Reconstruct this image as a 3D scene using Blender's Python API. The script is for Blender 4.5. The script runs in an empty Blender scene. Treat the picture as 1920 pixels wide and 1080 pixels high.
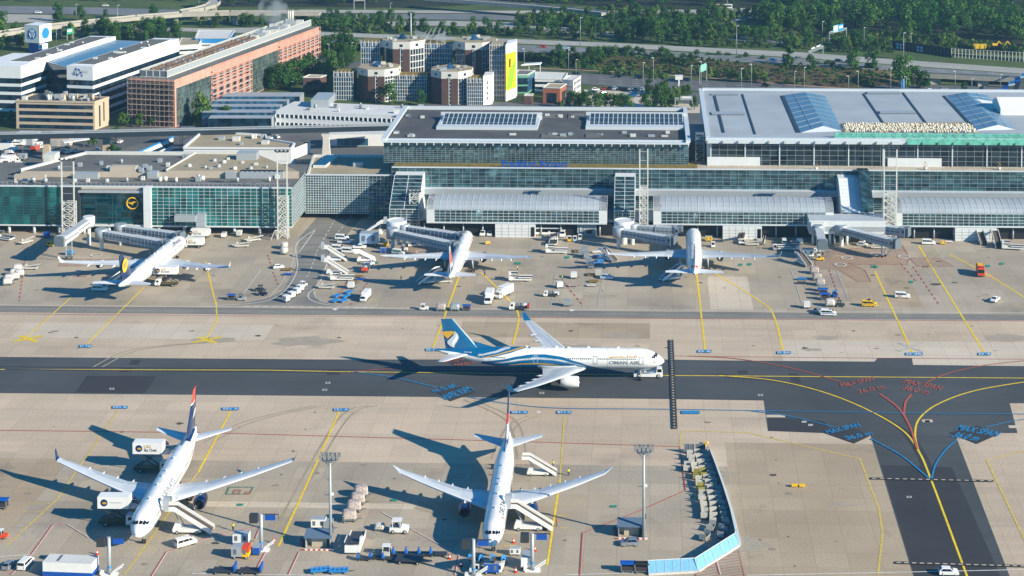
import bpy, math, random, bmesh
from mathutils import Vector, Matrix
random.seed(11)
R = math.radians
SC = bpy.context.scene
COL = SC.collection
F = 3326.; CH = 182.; TH = R(3.); AL = R(1.72); PX = 1120.; PY = -460 + F * math.tan(TH)
def _ray(px, py):
 xc = (px - PX) / F; yc = (PY - py) / F
 a = math.cos(TH) + yc * math.sin(TH); b = -math.sin(TH) + yc * math.cos(TH)
 c, s = math.cos(AL), math.sin(AL)
 return (c * xc - s * a, s * xc + c * a, b)
def P(px, py, z=0.):
 d = _ray(px, py); t = (z - CH) / d[2]
 return Vector((d[0] * t, d[1] * t, z))
def V(px, py, Y):
 d = _ray(px, py); t = Y / d[1]
 return Vector((d[0] * t, Y, CH + d[2] * t))
def H(base, px, py):
 return V(px, py, base[1])[2]
MATS = {}
def srgb(h):
 if isinstance(h, str):
  h = h.lstrip('#'); v = [int(h[i:i+2], 16) / 255 for i in (0, 2, 4)]
  return tuple(x / 12.92 if x <= .04045 else ((x + .055) / 1.055) ** 2.4 for x in v)
 return tuple(h)
def mat(name, col=None, rough=.6, metal=0., var=.08, scale=1.5, spec=.5, bump=0., coat=0., emit=0.):
 if name in MATS: return MATS[name]
 m = bpy.data.materials.new(name); m.use_nodes = True
 nt = m.node_tree; b = nt.nodes['Principled BSDF']
 c = srgb(col)
 b.inputs['Roughness'].default_value = rough; b.inputs['Metallic'].default_value = metal
 b.inputs['Specular IOR Level'].default_value = spec
 b.inputs['Coat Weight'].default_value = coat
 if var > 0:
  tc = nt.nodes.new('ShaderNodeTexCoord'); n = nt.nodes.new('ShaderNodeTexNoise')
  n.inputs['Scale'].default_value = scale; n.inputs['Detail'].default_value = 4
  nt.links.new(tc.outputs['Object'], n.inputs['Vector'])
  mr = nt.nodes.new('ShaderNodeMapRange')
  mr.inputs['From Min'].default_value = .3; mr.inputs['From Max'].default_value = .7
  mr.inputs['To Min'].default_value = 1 - var; mr.inputs['To Max'].default_value = 1 + var * .6
  nt.links.new(n.outputs['Fac'], mr.inputs['Value'])
  mx = nt.nodes.new('ShaderNodeVectorMath'); mx.operation = 'SCALE'
  mx.inputs[0].default_value = c
  nt.links.new(mr.outputs['Result'], mx.inputs['Scale'])
  nt.links.new(mx.outputs['Vector'], b.inputs['Base Color'])
  if bump:
   bp = nt.nodes.new('ShaderNodeBump'); bp.inputs['Strength'].default_value = bump
   nt.links.new(n.outputs['Fac'], bp.inputs['Height']); nt.links.new(bp.outputs['Normal'], b.inputs['Normal'])
 else:
  b.inputs['Base Color'].default_value = (*c, 1)
 MATS[name] = m
 return m
class MB:
 def __init__(s): s.v = []; s.f = []; s.m = []; s.mats = []; s.sm = []
 def mi(s, m):
  if m not in s.mats: s.mats.append(m)
  return s.mats.index(m)
 def poly(s, pts, m, smooth=False):
  n = len(s.v); s.v += [tuple(p) for p in pts]; s.f.append(list(range(n, n + len(pts)))); s.m.append(s.mi(m)); s.sm.append(smooth)
 def box(s, x0, x1, y0, y1, z0, z1, m, top=None):
  s.prism([(x0, y0), (x1, y0), (x1, y1), (x0, y1)], z0, z1, m, top)
 def prism(s, pl, z0, z1, m, top=None, bottom=True):
  a = sum(pl[i][0] * pl[(i + 1) % len(pl)][1] - pl[(i + 1) % len(pl)][0] * pl[i][1] for i in range(len(pl)))
  if a < 0: pl = pl[::-1]
  n = len(s.v); k = len(pl)
  s.v += [(p[0], p[1], z0) for p in pl] + [(p[0], p[1], z1) for p in pl]
  for i in range(k):
   j = (i + 1) % k
   s.f.append([n + i, n + j, n + k + j, n + k + i]); s.m.append(s.mi(m)); s.sm.append(False)
  s.f.append([n + k + i for i in range(k)]); s.m.append(s.mi(top or m)); s.sm.append(False)
  if bottom:
   s.f.append([n + i for i in range(k)][::-1]); s.m.append(s.mi(m)); s.sm.append(False)
 def rings(s, rs, m, closed=True, cap=(True, True), smooth=True):
  n = len(s.v); k = len(rs[0])
  for r in rs: s.v += [tuple(p) for p in r]
  mm = m if isinstance(m, (list, tuple)) else [m] * (len(rs) - 1)
  for a in range(len(rs) - 1):
   for i in range(k if closed else k - 1):
    j = (i + 1) % k
    s.f.append([n + a * k + i, n + a * k + j, n + (a + 1) * k + j, n + (a + 1) * k + i]); s.m.append(s.mi(mm[a])); s.sm.append(smooth)
  if cap[0]: s.f.append([n + i for i in range(k)][::-1]); s.m.append(s.mi(mm[0])); s.sm.append(False)
  if cap[1]: s.f.append([n + (len(rs) - 1) * k + i for i in range(k)]); s.m.append(s.mi(mm[-1])); s.sm.append(False)
 def tube(s, p0, p1, r0, r1=None, n=8, m=None, cap=(True, True), smooth=True):
  p0, p1 = Vector(p0), Vector(p1); r1 = r0 if r1 is None else r1
  d = (p1 - p0).normalized()
  u = d.cross(Vector((0, 0, 1)) if abs(d.z) < .9 else Vector((1, 0, 0))).normalized(); w = d.cross(u)
  def ring(c, r): return [c + (u * math.cos(2 * math.pi * i / n) + w * math.sin(2 * math.pi * i / n)) * r for i in range(n)]
  s.rings([ring(p0, r0), ring(p1, r1)], m, cap=cap, smooth=smooth)
 def bar(s, p0, p1, w, h, m):
  p0, p1 = Vector(p0), Vector(p1); d = (p1 - p0).normalized()
  u = d.cross(Vector((0, 0, 1)) if abs(d.z) < .95 else Vector((0, 1, 0))).normalized() * (w / 2); k = u.cross(d).normalized() * (h / 2)
  r = lambda c: [c - u - k, c + u - k, c + u + k, c - u + k]
  s.rings([r(p0), r(p1)], m, smooth=False)
 def lathe(s, prof, m, n=16, o=(0, 0, 0), axis='z', cap=(True, True)):
  rs = []
  for r, h in prof:
   q = []
   for i in range(n):
    a = 2 * math.pi * i / n; c, sn = r * math.cos(a), r * math.sin(a)
    q.append((o[0] + c, o[1] + sn, o[2] + h) if axis == 'z' else (o[0] + h, o[1] + c, o[2] + sn) if axis == 'x' else (o[0] + c, o[1] + h, o[2] + sn))
   rs.append(q)
  s.rings(rs, m, cap=cap)
 def build(s, name, parent=None, loc=None):
  me = bpy.data.meshes.new(name)
  me.from_pydata(s.v, [], s.f)
  for m in s.mats: me.materials.append(m)
  me.polygons.foreach_set('material_index', s.m)
  me.polygons.foreach_set('use_smooth', s.sm)
  bm = bmesh.new(); bm.from_mesh(me); bmesh.ops.recalc_face_normals(bm, faces=bm.faces) if len(s.f) < 60000 and not getattr(s, 'keep', False) else None
  bm.to_mesh(me); bm.free()
  me.update()
  o = bpy.data.objects.new(name, me); COL.objects.link(o)
  if parent: o.parent = parent
  if loc is not None: o.location = loc
  return o
def tag(o, label, cat, group=None, kind=None):
 if label: o['label'] = label
 if cat: o['category'] = cat
 if group: o['group'] = group
 if kind: o['kind'] = kind
 return o
def thing(name, label, cat, loc=(0, 0, 0), rz=0., group=None):
 o = bpy.data.objects.new(name, None); COL.objects.link(o); o.empty_display_size = .5
 o.location = loc; o.rotation_euler = (0, 0, rz)
 return tag(o, label, cat, group)
def copy_tree(o, parent=None):
 c = o.copy(); COL.objects.link(c)
 if parent: c.parent = parent
 for ch in list(o.children): copy_tree(ch, c)
 return c
def place(proto, loc, rz, label, group=None, paint=None, scale=1.):
 """First call moves the prototype itself, later calls copy it; paint recolours slot 0 of named parts."""
 if proto.get('used'):
  o = copy_tree(proto)
  def clean(q):
   for ch in q.children:
    for sl in getattr(ch, 'material_slots', ()): sl.link = 'DATA'
    clean(ch)
  clean(o)
 else: o = proto
 if o is proto: proto['used'] = 1
 if 'used' in o and o is not proto: del o['used']
 o.location = loc; o.rotation_euler = (0, 0, rz); o.scale = (scale,) * 3
 o['label'] = label
 if group: o['group'] = group
 if paint:
  def rec(q):
   for ch in q.children:
    key = ch.name.split('.')[0]
    if key in paint and ch.type == 'MESH':
     ch.material_slots[0].link = 'OBJECT'; ch.material_slots[0].material = paint[key]
    rec(ch)
  rec(o)
 return o
def struct(mb, name, kind='structure'):
 o = mb.build(name); o['kind'] = kind
 return o
FONT_CACHE = {}
def glyphs(text, size=1., bold=0., cuts=0.):
 cu = bpy.data.curves.new('t', 'FONT'); cu.body = text; cu.size = size; cu.offset = bold; cu.resolution_u = 3
 ob = bpy.data.objects.new('t', cu); COL.objects.link(ob)
 me = ob.to_mesh(); bm = bmesh.new(); bm.from_mesh(me); ob.to_mesh_clear()
 bpy.data.objects.remove(ob); bpy.data.curves.remove(cu)
 bmesh.ops.triangulate(bm, faces=bm.faces)
 if cuts:
  ys = [v.co.y for v in bm.verts]; y = min(ys) + cuts
  while y < max(ys):
   bmesh.ops.bisect_plane(bm, geom=bm.verts[:] + bm.edges[:] + bm.faces[:], plane_co=(0, y, 0), plane_no=(0, 1, 0)); y += cuts
 vs = [tuple(v.co[:2]) for v in bm.verts]; bm.verts.index_update()
 fs = [[v.index for v in f.verts] for f in bm.faces]; bm.free()
 return vs, fs
def put_text(mb, text, fn, m, size=1., bold=0., cuts=0., normalise=False):
 vs, fs = glyphs(text, size, bold, cuts)
 if normalise:
  x0 = min(v[0] for v in vs); x1 = max(v[0] for v in vs); y0 = min(v[1] for v in vs); y1 = max(v[1] for v in vs)
  vs = [((a - x0) / (x1 - x0), (b - y0) / (y1 - y0)) for a, b in vs]
 n = len(mb.v); mb.v += [tuple(fn(a, b)) for a, b in vs]
 for f in fs: mb.f.append([n + i for i in f]); mb.m.append(mb.mi(m)); mb.sm.append(False)
white = mat('white paint', '#e6e6e2', .35, var=.05, scale=.6)
white_d = mat('weathered white paint', '#cfcfc8', .5, var=.12, scale=1.2)
offwhite = mat('cream render', '#d9d4c6', .7, var=.06, scale=.3)
lgrey = mat('light grey metal', '#a9b0b4', .45, .2, var=.08)
mgrey = mat('mid grey metal', '#6f777d', .5, .2, var=.1)
dgrey = mat('dark grey metal', '#3a3f45', .5, .2, var=.12)
black = mat('black rubber', '#15161a', .8, var=.1)
dkglass = mat('dark window glass', '#0c1219', .08, 0, var=0, spec=.9)
steel = mat('galvanised steel', '#8d949a', .4, .6, var=.08)
yellow = mat('yellow paint', '#e8b80a', .5, var=.06)
orange = mat('orange paint', '#d9481c', .5, var=.06)
red = mat('red paint', '#b52a1c', .5, var=.06)
blue = mat('strong blue paint', '#0b4fa8', .45, var=.06)
skyblue = mat('sky blue paint', '#2a86c8', .5, var=.06)
navy = mat('navy paint', '#10264f', .4, var=.05)
green = mat('green paint', '#1c8a5a', .6, var=.06)
# ================================================================== setting: ground, apron, taxiway, roads, markings
def world_noise(nt, scale, detail=4, vec=None, rough=.55):
 n = nt.nodes.new('ShaderNodeTexNoise'); n.inputs['Scale'].default_value = scale; n.inputs['Detail'].default_value = detail
 n.inputs['Roughness'].default_value = rough
 if vec is None:
  g = nt.nodes.new('ShaderNodeNewGeometry'); vec = g.outputs['Position']
 nt.links.new(vec, n.inputs['Vector']); return n
def mixc(nt, fac, a, b, mode='MIX'):
 m = nt.nodes.new('ShaderNodeMix'); m.data_type = 'RGBA'; m.blend_type = mode
 for sock, v in ((m.inputs[0], fac), (m.inputs[6], a), (m.inputs[7], b)):
  if hasattr(v, 'is_linked') or hasattr(v, 'links'): nt.links.new(v, sock)
  elif isinstance(v, (int, float)): sock.default_value = v
  else: sock.default_value = (*v[:3], 1)
 return m.outputs[2]
def ramp(nt, sock, a, b, lo=0., hi=1.):
 r = nt.nodes.new('ShaderNodeMapRange'); r.inputs['From Min'].default_value = a; r.inputs['From Max'].default_value = b
 r.inputs['To Min'].default_value = lo; r.inputs['To Max'].default_value = hi
 nt.links.new(sock, r.inputs['Value']); return r.outputs['Result']
def scaled(nt, sx, sy, sz=1.):
 g = nt.nodes.new('ShaderNodeNewGeometry'); mp = nt.nodes.new('ShaderNodeMapping')
 mp.inputs['Scale'].default_value = (sx, sy, sz); nt.links.new(g.outputs['Position'], mp.inputs['Vector'])
 return mp.outputs['Vector']
def surf(name, c1, c2, scale=.05, rough=.85, slab=None, streak=None, joint=.5, tint=.1, stain=None, fine=.12):
 """Outdoor paving: broad patches, fine grain, optional cast slabs with joints and traffic streaks along x."""
 m = bpy.data.materials.new(name); m.use_nodes = True; nt = m.node_tree; b = nt.nodes['Principled BSDF']
 b.inputs['Roughness'].default_value = rough; b.inputs['Specular IOR Level'].default_value = .3
 col = mixc(nt, ramp(nt, world_noise(nt, scale, 5).outputs['Fac'], .32, .68), srgb(c1), srgb(c2))
 if slab:
  br = nt.nodes.new('ShaderNodeTexBrick'); br.offset = 0.; br.inputs['Scale'].default_value = 1.
  br.inputs['Brick Width'].default_value = slab[0]; br.inputs['Row Height'].default_value = slab[1]
  br.inputs['Mortar Size'].default_value = slab[2]; br.inputs['Mortar Smooth'].default_value = .3
  br.inputs['Color1'].default_value = (1 + tint,) * 3 + (1,); br.inputs['Color2'].default_value = (1 - tint,) * 3 + (1,)
  br.inputs['Mortar'].default_value = (joint,) * 3 + (1,)
  nt.links.new(scaled(nt, 1, 1), br.inputs['Vector'])
  col = mixc(nt, 1., col, br.outputs['Color'], 'MULTIPLY')
  b2 = nt.nodes.new('ShaderNodeTexBrick'); b2.offset = .37; b2.inputs['Scale'].default_value = 1.
  b2.inputs['Brick Width'].default_value = slab[0] * 7; b2.inputs['Row Height'].default_value = slab[1] * 2
  b2.inputs['Mortar Size'].default_value = 0.
  b2.inputs['Color1'].default_value = (1 + tint * .8,) * 3 + (1,); b2.inputs['Color2'].default_value = (1 - tint * .9, 1 - tint * .85, 1 - tint * .7, 1)
  nt.links.new(scaled(nt, 1, 1), b2.inputs['Vector'])
  col = mixc(nt, 1., col, b2.outputs['Color'], 'MULTIPLY')
 if streak:
  n = world_noise(nt, 1., 4, scaled(nt, streak[0], streak[1]))
  k = ramp(nt, n.outputs['Fac'], .42, .72, 0., streak[2])
  col = mixc(nt, k, col, (.05, .05, .055))
 if stain:
  n = world_noise(nt, stain[0], 6, None, .65)
  k = ramp(nt, n.outputs['Fac'], .58, .75, 0., stain[1])
  col = mixc(nt, k, col, (.06, .055, .05))
 k = ramp(nt, world_noise(nt, 1.8, 3).outputs['Fac'], .3, .7, 1 - fine, 1 + fine)
 vm = nt.nodes.new('ShaderNodeVectorMath'); vm.operation = 'SCALE'
 nt.links.new(col, vm.inputs[0]); nt.links.new(k, vm.inputs['Scale'])
 nt.links.new(vm.outputs['Vector'], b.inputs['Base Color'])
 MATS[name] = m
 return m
concrete = surf('apron concrete', '#b8a68f', '#c8b69e', .018, slab=(7.5, 7.5, .07), tint=.05, stain=(.035, .3), streak=(.02, .22, .14), joint=.78)
concrete_d = surf('grey apron concrete', '#a39784', '#b2a692', .025, slab=(7.5, 7.5, .07), tint=.07, stain=(.03, .45), streak=(.05, .03, .2), joint=.74)
concrete_s = surf('stained apron concrete', '#a08f77', '#b1a087', .03, slab=(7.5, 7.5, .07), tint=.06, stain=(.04, .6), joint=.76)
concrete_l = surf('pale concrete strip', '#bfb29e', '#c9bca8', .05, slab=(7.5, 7.5, .08), tint=.04, joint=.7)
asphalt = surf('taxiway asphalt', '#404446', '#505456', .03, tint=.05, streak=(.006, .3, .45), fine=.09, stain=(.05, .25))
asphalt_n = surf('fresh asphalt', '#343537', '#3b3c3e', .04, fine=.06)
asphalt_road = surf('worn road asphalt', '#7a7872', '#8b887f', .06, streak=(.01, .5, .45), fine=.08)
asphalt_hw = surf('motorway asphalt', '#6c7073', '#7d7f80', .03, streak=(.006, .35, .3), fine=.06)
hw_conc = surf('motorway concrete', '#9d9c96', '#acaaa2', .03, streak=(.006, .45, .25), fine=.06)
roadside = surf('landside tarmac', '#55585a', '#686866', .03, fine=.1, stain=(.05, .4))
grass_m = surf('rough grass and scrub', '#384f22', '#54602e', .035, rough=.95, fine=.3, stain=(.02, .5))
bank_m = surf('bank of dry scrub', '#4a3d2e', '#56522f', .06, rough=.95, fine=.3, stain=(.05, .5))
gravel_m = surf('pale gravel', '#b3aa98', '#c2b9a8', .06, rough=.95, fine=.12)
forest_floor_m = surf('forest floor', '#1c2414', '#2c3018', .04, rough=1., fine=.3)
yel_line = mat('yellow marking paint', '#ecca14', .7, var=.25, scale=.9)
yel_pale = mat('faded yellow marking paint', '#cfb65a', .7, var=.25, scale=.9)
wht_line = mat('white marking paint', '#d6d6d0', .7, var=.2, scale=.9)
wht_faint = mat('worn white marking paint', '#b4b0a8', .8, var=.12, scale=.5)
red_line = mat('red marking paint', '#c0483c', .7, var=.2, scale=.9)
red_faint = mat('worn red marking paint', '#a8665a', .8, var=.2, scale=.9)
ora_line = mat('orange marking paint', '#b4583f', .7, var=.2, scale=.9)
blu_line = mat('blue marking paint', '#1f80b6', .7, var=.2, scale=.9)
grn_line = mat('green marking paint', '#1e8a72', .7, var=.2, scale=.9)
pink_line = mat('pink marking paint', '#d8917c', .7, var=.2, scale=.9)
def sheet(name, pxs, z, m, world=None):
 mb = MB(); mb.poly([(p[0], p[1], z) for p in (world or [P(*q) for q in pxs])], m)
 return struct(mb, name)
g = MB(); g.poly([(-6000, -300, -.30), (6000, -300, -.30), (6000, 9000, -.30), (-6000, 9000, -.30)], grass_m); struct(g, 'ground')
g = MB(); g.poly([(-420, 60, -.02), (420, 60, -.02), (420, 700, -.02), (-420, 700, -.02)], concrete)
g.poly([(-420, 700, -.02), (420, 700, -.02), (420, 705, -.3), (-420, 705, -.3)], concrete); struct(g, 'apron')
g = MB(); Z = -.014
g.poly([(-420, 573, Z), (420, 573, Z), (420, 690, Z), (-420, 690, Z)], concrete_d)
for zi, (x0, x1, y0, y1, m) in enumerate(((-420, -150, 397, 446, concrete_s), (-150, 30, 340, 446, concrete_d), (-112, -40, 418, 421, concrete_l), (20, 70, 375, 462, concrete_s),
       (40, 130, 523, 545, concrete_l), (-60, 0, 545, 560, concrete_s), (-200, -120, 540, 555, concrete_l), (66, 90, 580, 640, concrete_s), (20, 34, 575, 612, concrete_l))):
 z = Z + .0012 * (zi + 1); g.poly([(x0, y0, z), (x1, y0, z), (x1, y1, z), (x0, y1, z)], m)
struct(g, 'apron_slabs')
g = MB(); g.poly([(-420, 564.5, 0), (420, 566.5, 0), (420, 573.2, 0), (-420, 571.5, 0)], asphalt_road); struct(g, 'service_road')
lr = [(690, 398), (600, 398), (592, 410), (562, 445), (555, 500), (530, 545), (500, 560), (440, 571), (640, 574), (600, 566), (586, 550), (596, 525), (625, 470), (672, 415)]
g = MB(); g.poly([(*P(*p)[:2], .002) for p in lr], asphalt_road); struct(g, 'apron_road')
Zt = .006
tx = [P(-400, 666), P(600, 674), P(1240, 674), P(1370, 676), P(1640, 678), P(1645, 671), P(1710, 671), P(1712, 684), P(2400, 692), P(2400, 756), P(1920, 756), P(1893, 756), P(1908, 812), P(1790, 812), P(2016, 1400),
  P(1810, 1400), P(1632, 815), P(1545, 812), P(1440, 808), P(1432, 751), P(1240, 748), P(0, 737), P(-400, 733)]
g = MB(); g.poly([(p[0], p[1], Zt) for p in tx], asphalt); struct(g, 'taxiway')
g = MB(); Z = Zt + .004
for q in ([(1652, 872), (1785, 876), (2018, 1400), (1812, 1400)], [(1440, 782), (1545, 789), (1560, 812), (1440, 808)], [(1478, 700), (1496, 700), (1503, 718), (1486, 718)],
   [(163, 705), (293, 705), (272, 737), (140, 736)], [(247, 675), (266, 675), (258, 684), (240, 684)], [(229, 690), (254, 690), (246, 698), (222, 698)], [(615, 694), (640, 694), (636, 703), (612, 703)],
   [(1382, 695), (1402, 695), (1402, 701), (1384, 701)]):
 g.poly([(*P(*p)[:2], Z) for p in q], asphalt_n)
struct(g, 'asphalt_patches')
RK = [0]
def ribbon(mb, pts, w, m, z, dash=None):
 if not dash: RK[0] += 1; z += (RK[0] % 13) * .0007
 pts = [Vector((p[0], p[1], 0)) for p in pts]
 if dash:
  segs = []; on = True; left = dash[0]; cur = [pts[0]]
  i = 0; p = pts[0]
  while i < len(pts) - 1:
   d = (pts[i + 1] - p).length
   if d <= left:
    left -= d; p = pts[i + 1]; i += 1; cur.append(p)
   else:
    p = p + (pts[i + 1] - p).normalized() * left; cur.append(p)
    if on: segs.append(cur)
    cur = [p]; on = not on; left = dash[0] if on else dash[1]
  if on and len(cur) > 1: segs.append(cur)
  for s in segs: ribbon(mb, s, w, m, z)
  return
 L = [];
 for i, p in enumerate(pts):
  a = pts[max(0, i - 1)]; b = pts[min(len(pts) - 1, i + 1)]
  d = (b - a)
  if d.length < 1e-6: d = Vector((1, 0, 0))
  n = Vector((-d.y, d.x, 0)).normalized() * (w / 2); L.append((p + n, p - n))
 for a, b in zip(L, L[1:]):
  mb.poly([(a[0].x, a[0].y, z), (a[1].x, a[1].y, z), (b[1].x, b[1].y, z), (b[0].x, b[0].y, z)], m)
def curve(pxs, n=8):
 w = [P(*p) for p in pxs]; out = []
 for i in range(len(w) - 1):
  p0, p1, p2, p3 = w[max(0, i - 1)], w[i], w[i + 1], w[min(len(w) - 1, i + 2)]
  for k in range(n):
   t = k / n
   out.append(.5 * ((2 * p1) + (p2 - p0) * t + (2 * p0 - 5 * p1 + 4 * p2 - p3) * t * t + (3 * p1 - p0 - 3 * p2 + p3) * t ** 3))
 out.append(w[-1]); return out
def line(mb, pxs, w, m, z, dash=None, smooth=False):
 ribbon(mb, curve(pxs) if smooth else [P(*p) for p in pxs], w, m, z, dash)
ZA, ZB, ZC = .016, .022, .028
ZA, ZB, ZC = .02, .031, .042
my = MB()
line(my, [(-300, 692), (500, 694), (640, 697), (1250, 704), (1930, 709), (2300, 712)], .45, yel_line, ZA)
line(my, [(1350, 704), (1450, 713), (1540, 734), (1620, 765), (1690, 805), (1722, 845), (1748, 905), (1815, 1085), (1932, 1400)], .5, yel_line, ZB, smooth=True)
line(my, [(1935, 714), (1830, 732), (1760, 757), (1724, 785), (1716, 815), (1722, 845)], .5, yel_line, ZB, smooth=True)
for a in ([(135, 556), (47, 635)], [(272, 537), (163, 645)], [(405, 565), (407, 600), (385, 638)]):
 line(my, a, .4, yel_line, ZA)
line(my, [(385, 490), (405, 572)], .45, yel_line, ZA)
for q in ([(862, 515), (812, 652)], [(903, 512), (945, 553), (972, 590), (962, 645)], [(1306, 510), (1322, 657)], [(1340, 512), (1425, 565), (1450, 590), (1468, 657)],
   [(1640, 508), (1711, 662)], [(1722, 460), (1845, 660)], [(1780, 477), (1840, 508), (1925, 560)]):
 line(my, q, .55, yel_line, ZA, smooth=len(q) > 2)
for q in ([(432, 772), (372, 885)], [(636, 772), (604, 845), (522, 1025)], [(1050, 900), (1026, 1060)]):
 line(my, q, .5, yel_line, ZA)
for q in ([(222, 768), (108, 935), (14, 1022)], [(372, 885), (233, 1078)]):
 line(my, q, .4, yel_pale, ZA)
line(my, [(1058, 780), (1050, 900)], .4, yel_pale, ZA)
for x, y, w in ((54, 944, 46), (40, 960, 46), (24, 979, 46), (530, 950, 46), (522, 966, 46), (512, 985, 48), (280, 1007, 24), (254, 1031, 40), (945, 1023, 22), (1045, 967, 22), (1048, 990, 18), (928, 1039, 40)):
 line(my, [(x, y), (x + w, y)], .22, yel_pale if x < 560 else yel_line, ZB)
for x, y, w in ((1716, 469, 32), (1718, 474, 32), (1720, 478, 32), (1728, 484, 34), (1630, 513, 30), (1632, 521, 34), (1788, 486, 26), (1806, 491, 20)):
 line(my, [(x, y), (x + w, y)], .22, yel_line, ZB, dash=(.9, .5))
line(my, [(1275, 838), (1277, 808), (1400, 811), (1612, 860), (1648, 955), (1655, 1000), (1646, 1078)], .5, yel_pale, ZA)
line(my, [(1940, 840), (1850, 863), (1925, 1020)], .5, yel_pale, ZA)
for cx, cy in ((52, 636), (388, 638)):
 for a in ((-26, 4, 27, -6), (-14, -6, 16, 5)):
  line(my, [(cx + a[0], cy + a[1]), (cx + a[2], cy + a[3])], 1.7, yel_line, ZB, dash=(.5, .12))
struct(my, 'yellow_markings')
ZA, ZB, ZC = .053, .064, .075
mw = MB()
for y0, y1 in ((572, 587), (590, 601)):
 line(mw, [(-200, y0), (0, y0 if y0 > 580 else 572), (1920, y1)], .3, wht_line, ZA)
line(mw, [(-100, 580), (1920, 595)], .2, wht_faint, ZA, dash=(4, 4))
line(mw, [(460, 575), (700, 577)], .4, wht_line, ZB, dash=(1.5, 1.5))
for q in ([(592, 430), (556, 458), (558, 500), (545, 532), (520, 556), (480, 568), (400, 573)], [(590, 433), (560, 474)], [(700, 576), (635, 574), (590, 566), (578, 552), (600, 528), (625, 465), (650, 445)]):
 line(mw, q, .32, wht_line, ZA, smooth=True)
for q in ([(553, 475), (545, 503), (525, 535), (505, 558)], [(490, 505), (448, 562)], [(588, 545), (592, 558), (620, 570)], [(565, 448), (582, 448)], [(560, 456), (577, 456)]):
 line(mw, q, .22, wht_line, ZA)
for q in ([(660, 404), (620, 452)], [(632, 404), (595, 470), (583, 505), (575, 520)]):
 line(mw, q, .25, wht_line, ZA, dash=(3, 2.4))
line(mw, [(1180, 1076), (1200, 1074)], .3, wht_line, ZA)
for q in ([(0, 1044), (60, 1040)], [(360, 1076), (650, 1080)], [(1400, 1079), (1700, 1073), (1930, 1068)], [(1060, 1078), (1220, 1074)]):
 line(mw, q, .3, wht_line, ZA)
for q in ([(1042, 510), (1033, 575)], [(1130, 522), (1120, 575)], [(1483, 505), (1505, 573)], [(1555, 506), (1578, 570)], [(1568, 506), (1590, 560)], [(115, 500), (38, 566)], [(1685, 652), (1725, 640)]):
 line(mw, q, .28, wht_faint, ZA)
for a in ((-22, -9, 24, 9), (24, -9, -20, 8)):
 line(mw, [(1706 + a[0], 651 + a[1]), (1706 + a[2], 651 + a[3])], 1.2, wht_faint, ZA)
for x, y in ((606, 465), (628, 580), (1072, 582), (1010, 773)):
 mw.poly([(*P(x + dx, y + dy)[:2], ZB) for dx, dy in ((-6, 0), (0, -2.4), (6, 0), (0, 2.4))], wht_line)
for x, y in ((210, 729), (609, 731), (1016, 737), (615, 718), (1426, 741), (1739, 790), (1705, 932), (1520, 797), (1508, 791)):
 mw.poly([(*P(x + dx, y + dy)[:2], ZB) for dx, dy in ((-4.5, -1.6), (4.5, -1.6), (4.2, 1.8), (-5, 1.8))], wht_faint)
for x, y in ((210, 729), (609, 731), (1016, 737), (615, 718), (1426, 741), (1705, 932)):
 mw.poly([(*P(x + dx, y + dy)[:2], ZC) for dx, dy in ((-2.2, -.8), (2.2, -.8), (2, .9), (-2.4, .9))], asphalt_n)
for q in ([(1437, 778), (1472, 778), (1472, 783), (1437, 783)], [(1728, 787), (1748, 787), (1749, 792), (1730, 792)], [(1890, 798), (1920, 798), (1922, 803), (1892, 803)]):
 mw.poly([(*P(*p)[:2], ZB) for p in q], concrete_l)
struct(mw, 'white_markings')
ZA, ZB, ZC = .086, .097, .108
mr = MB()
line(mr, [(-200, 586), (0, 589), (1920, 602)], .28, red_line, ZB)
line(mr, [(-100, 806), (400, 812), (1000, 829), (1275, 838), (1285, 920), (1200, 958), (1092, 1000), (1087, 1080)], .25, red_line, ZB)
for q in ([(98, 985), (58, 1040), (20, 1078)], [(98, 983), (125, 983), (165, 1008)], [(365, 1018), (408, 1003), (487, 987), (478, 1010)], [(284, 1080), (312, 1035), (330, 1030)], [(500, 1030), (480, 1068)], [(560, 1035), (540, 1078)], [(675, 968), (714, 960), (860, 1042), (852, 1078)],
   [(1340, 1042), (1350, 1078)]):
 line(mr, q, .28, red_line, ZA); line(mr, [(x + 1.5, y + .6) for x, y in q], .2, wht_line, ZB)
for q in ([(502, 478), (510, 500)], [(512, 510), (522, 535)], [(1058, 530), (1092, 572)], [(48, 480), (36, 565)], [(1712, 500), (1745, 548), (1760, 570)], [(1690, 495), (1720, 530)], [(655, 525), (630, 560)], [(690, 530), (655, 575)], [(1555, 506), (1576, 565)]):
 line(mr, q, .3, red_line, ZA, dash=(2.5, 2))
def hatch(mb, pxs, m, step, w, z, ang=.35):
 pl = [P(*p) for p in pxs]; c, s = math.cos(ang), math.sin(ang)
 q = [(p.x * c + p.y * s, -p.x * s + p.y * c) for p in pl]
 y = min(b for a, b in q) + step / 2
 while y < max(b for a, b in q):
  xs = []
  for (x0, y0), (x1, y1) in zip(q, q[1:] + q[:1]):
   if (y0 - y) * (y1 - y) < 0: xs.append(x0 + (x1 - x0) * (y - y0) / (y1 - y0))
  xs.sort()
  for a, b in zip(xs[::2], xs[1::2]):
   if b - a > .3: ribbon(mb, [(a * c - y * s, a * s + y * c), (b * c - y * s, b * s + y * c)], w, m, z)
  y += step
 ribbon(mb, [(p.x, p.y) for p in pl + pl[:1]], w, m, z)
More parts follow.
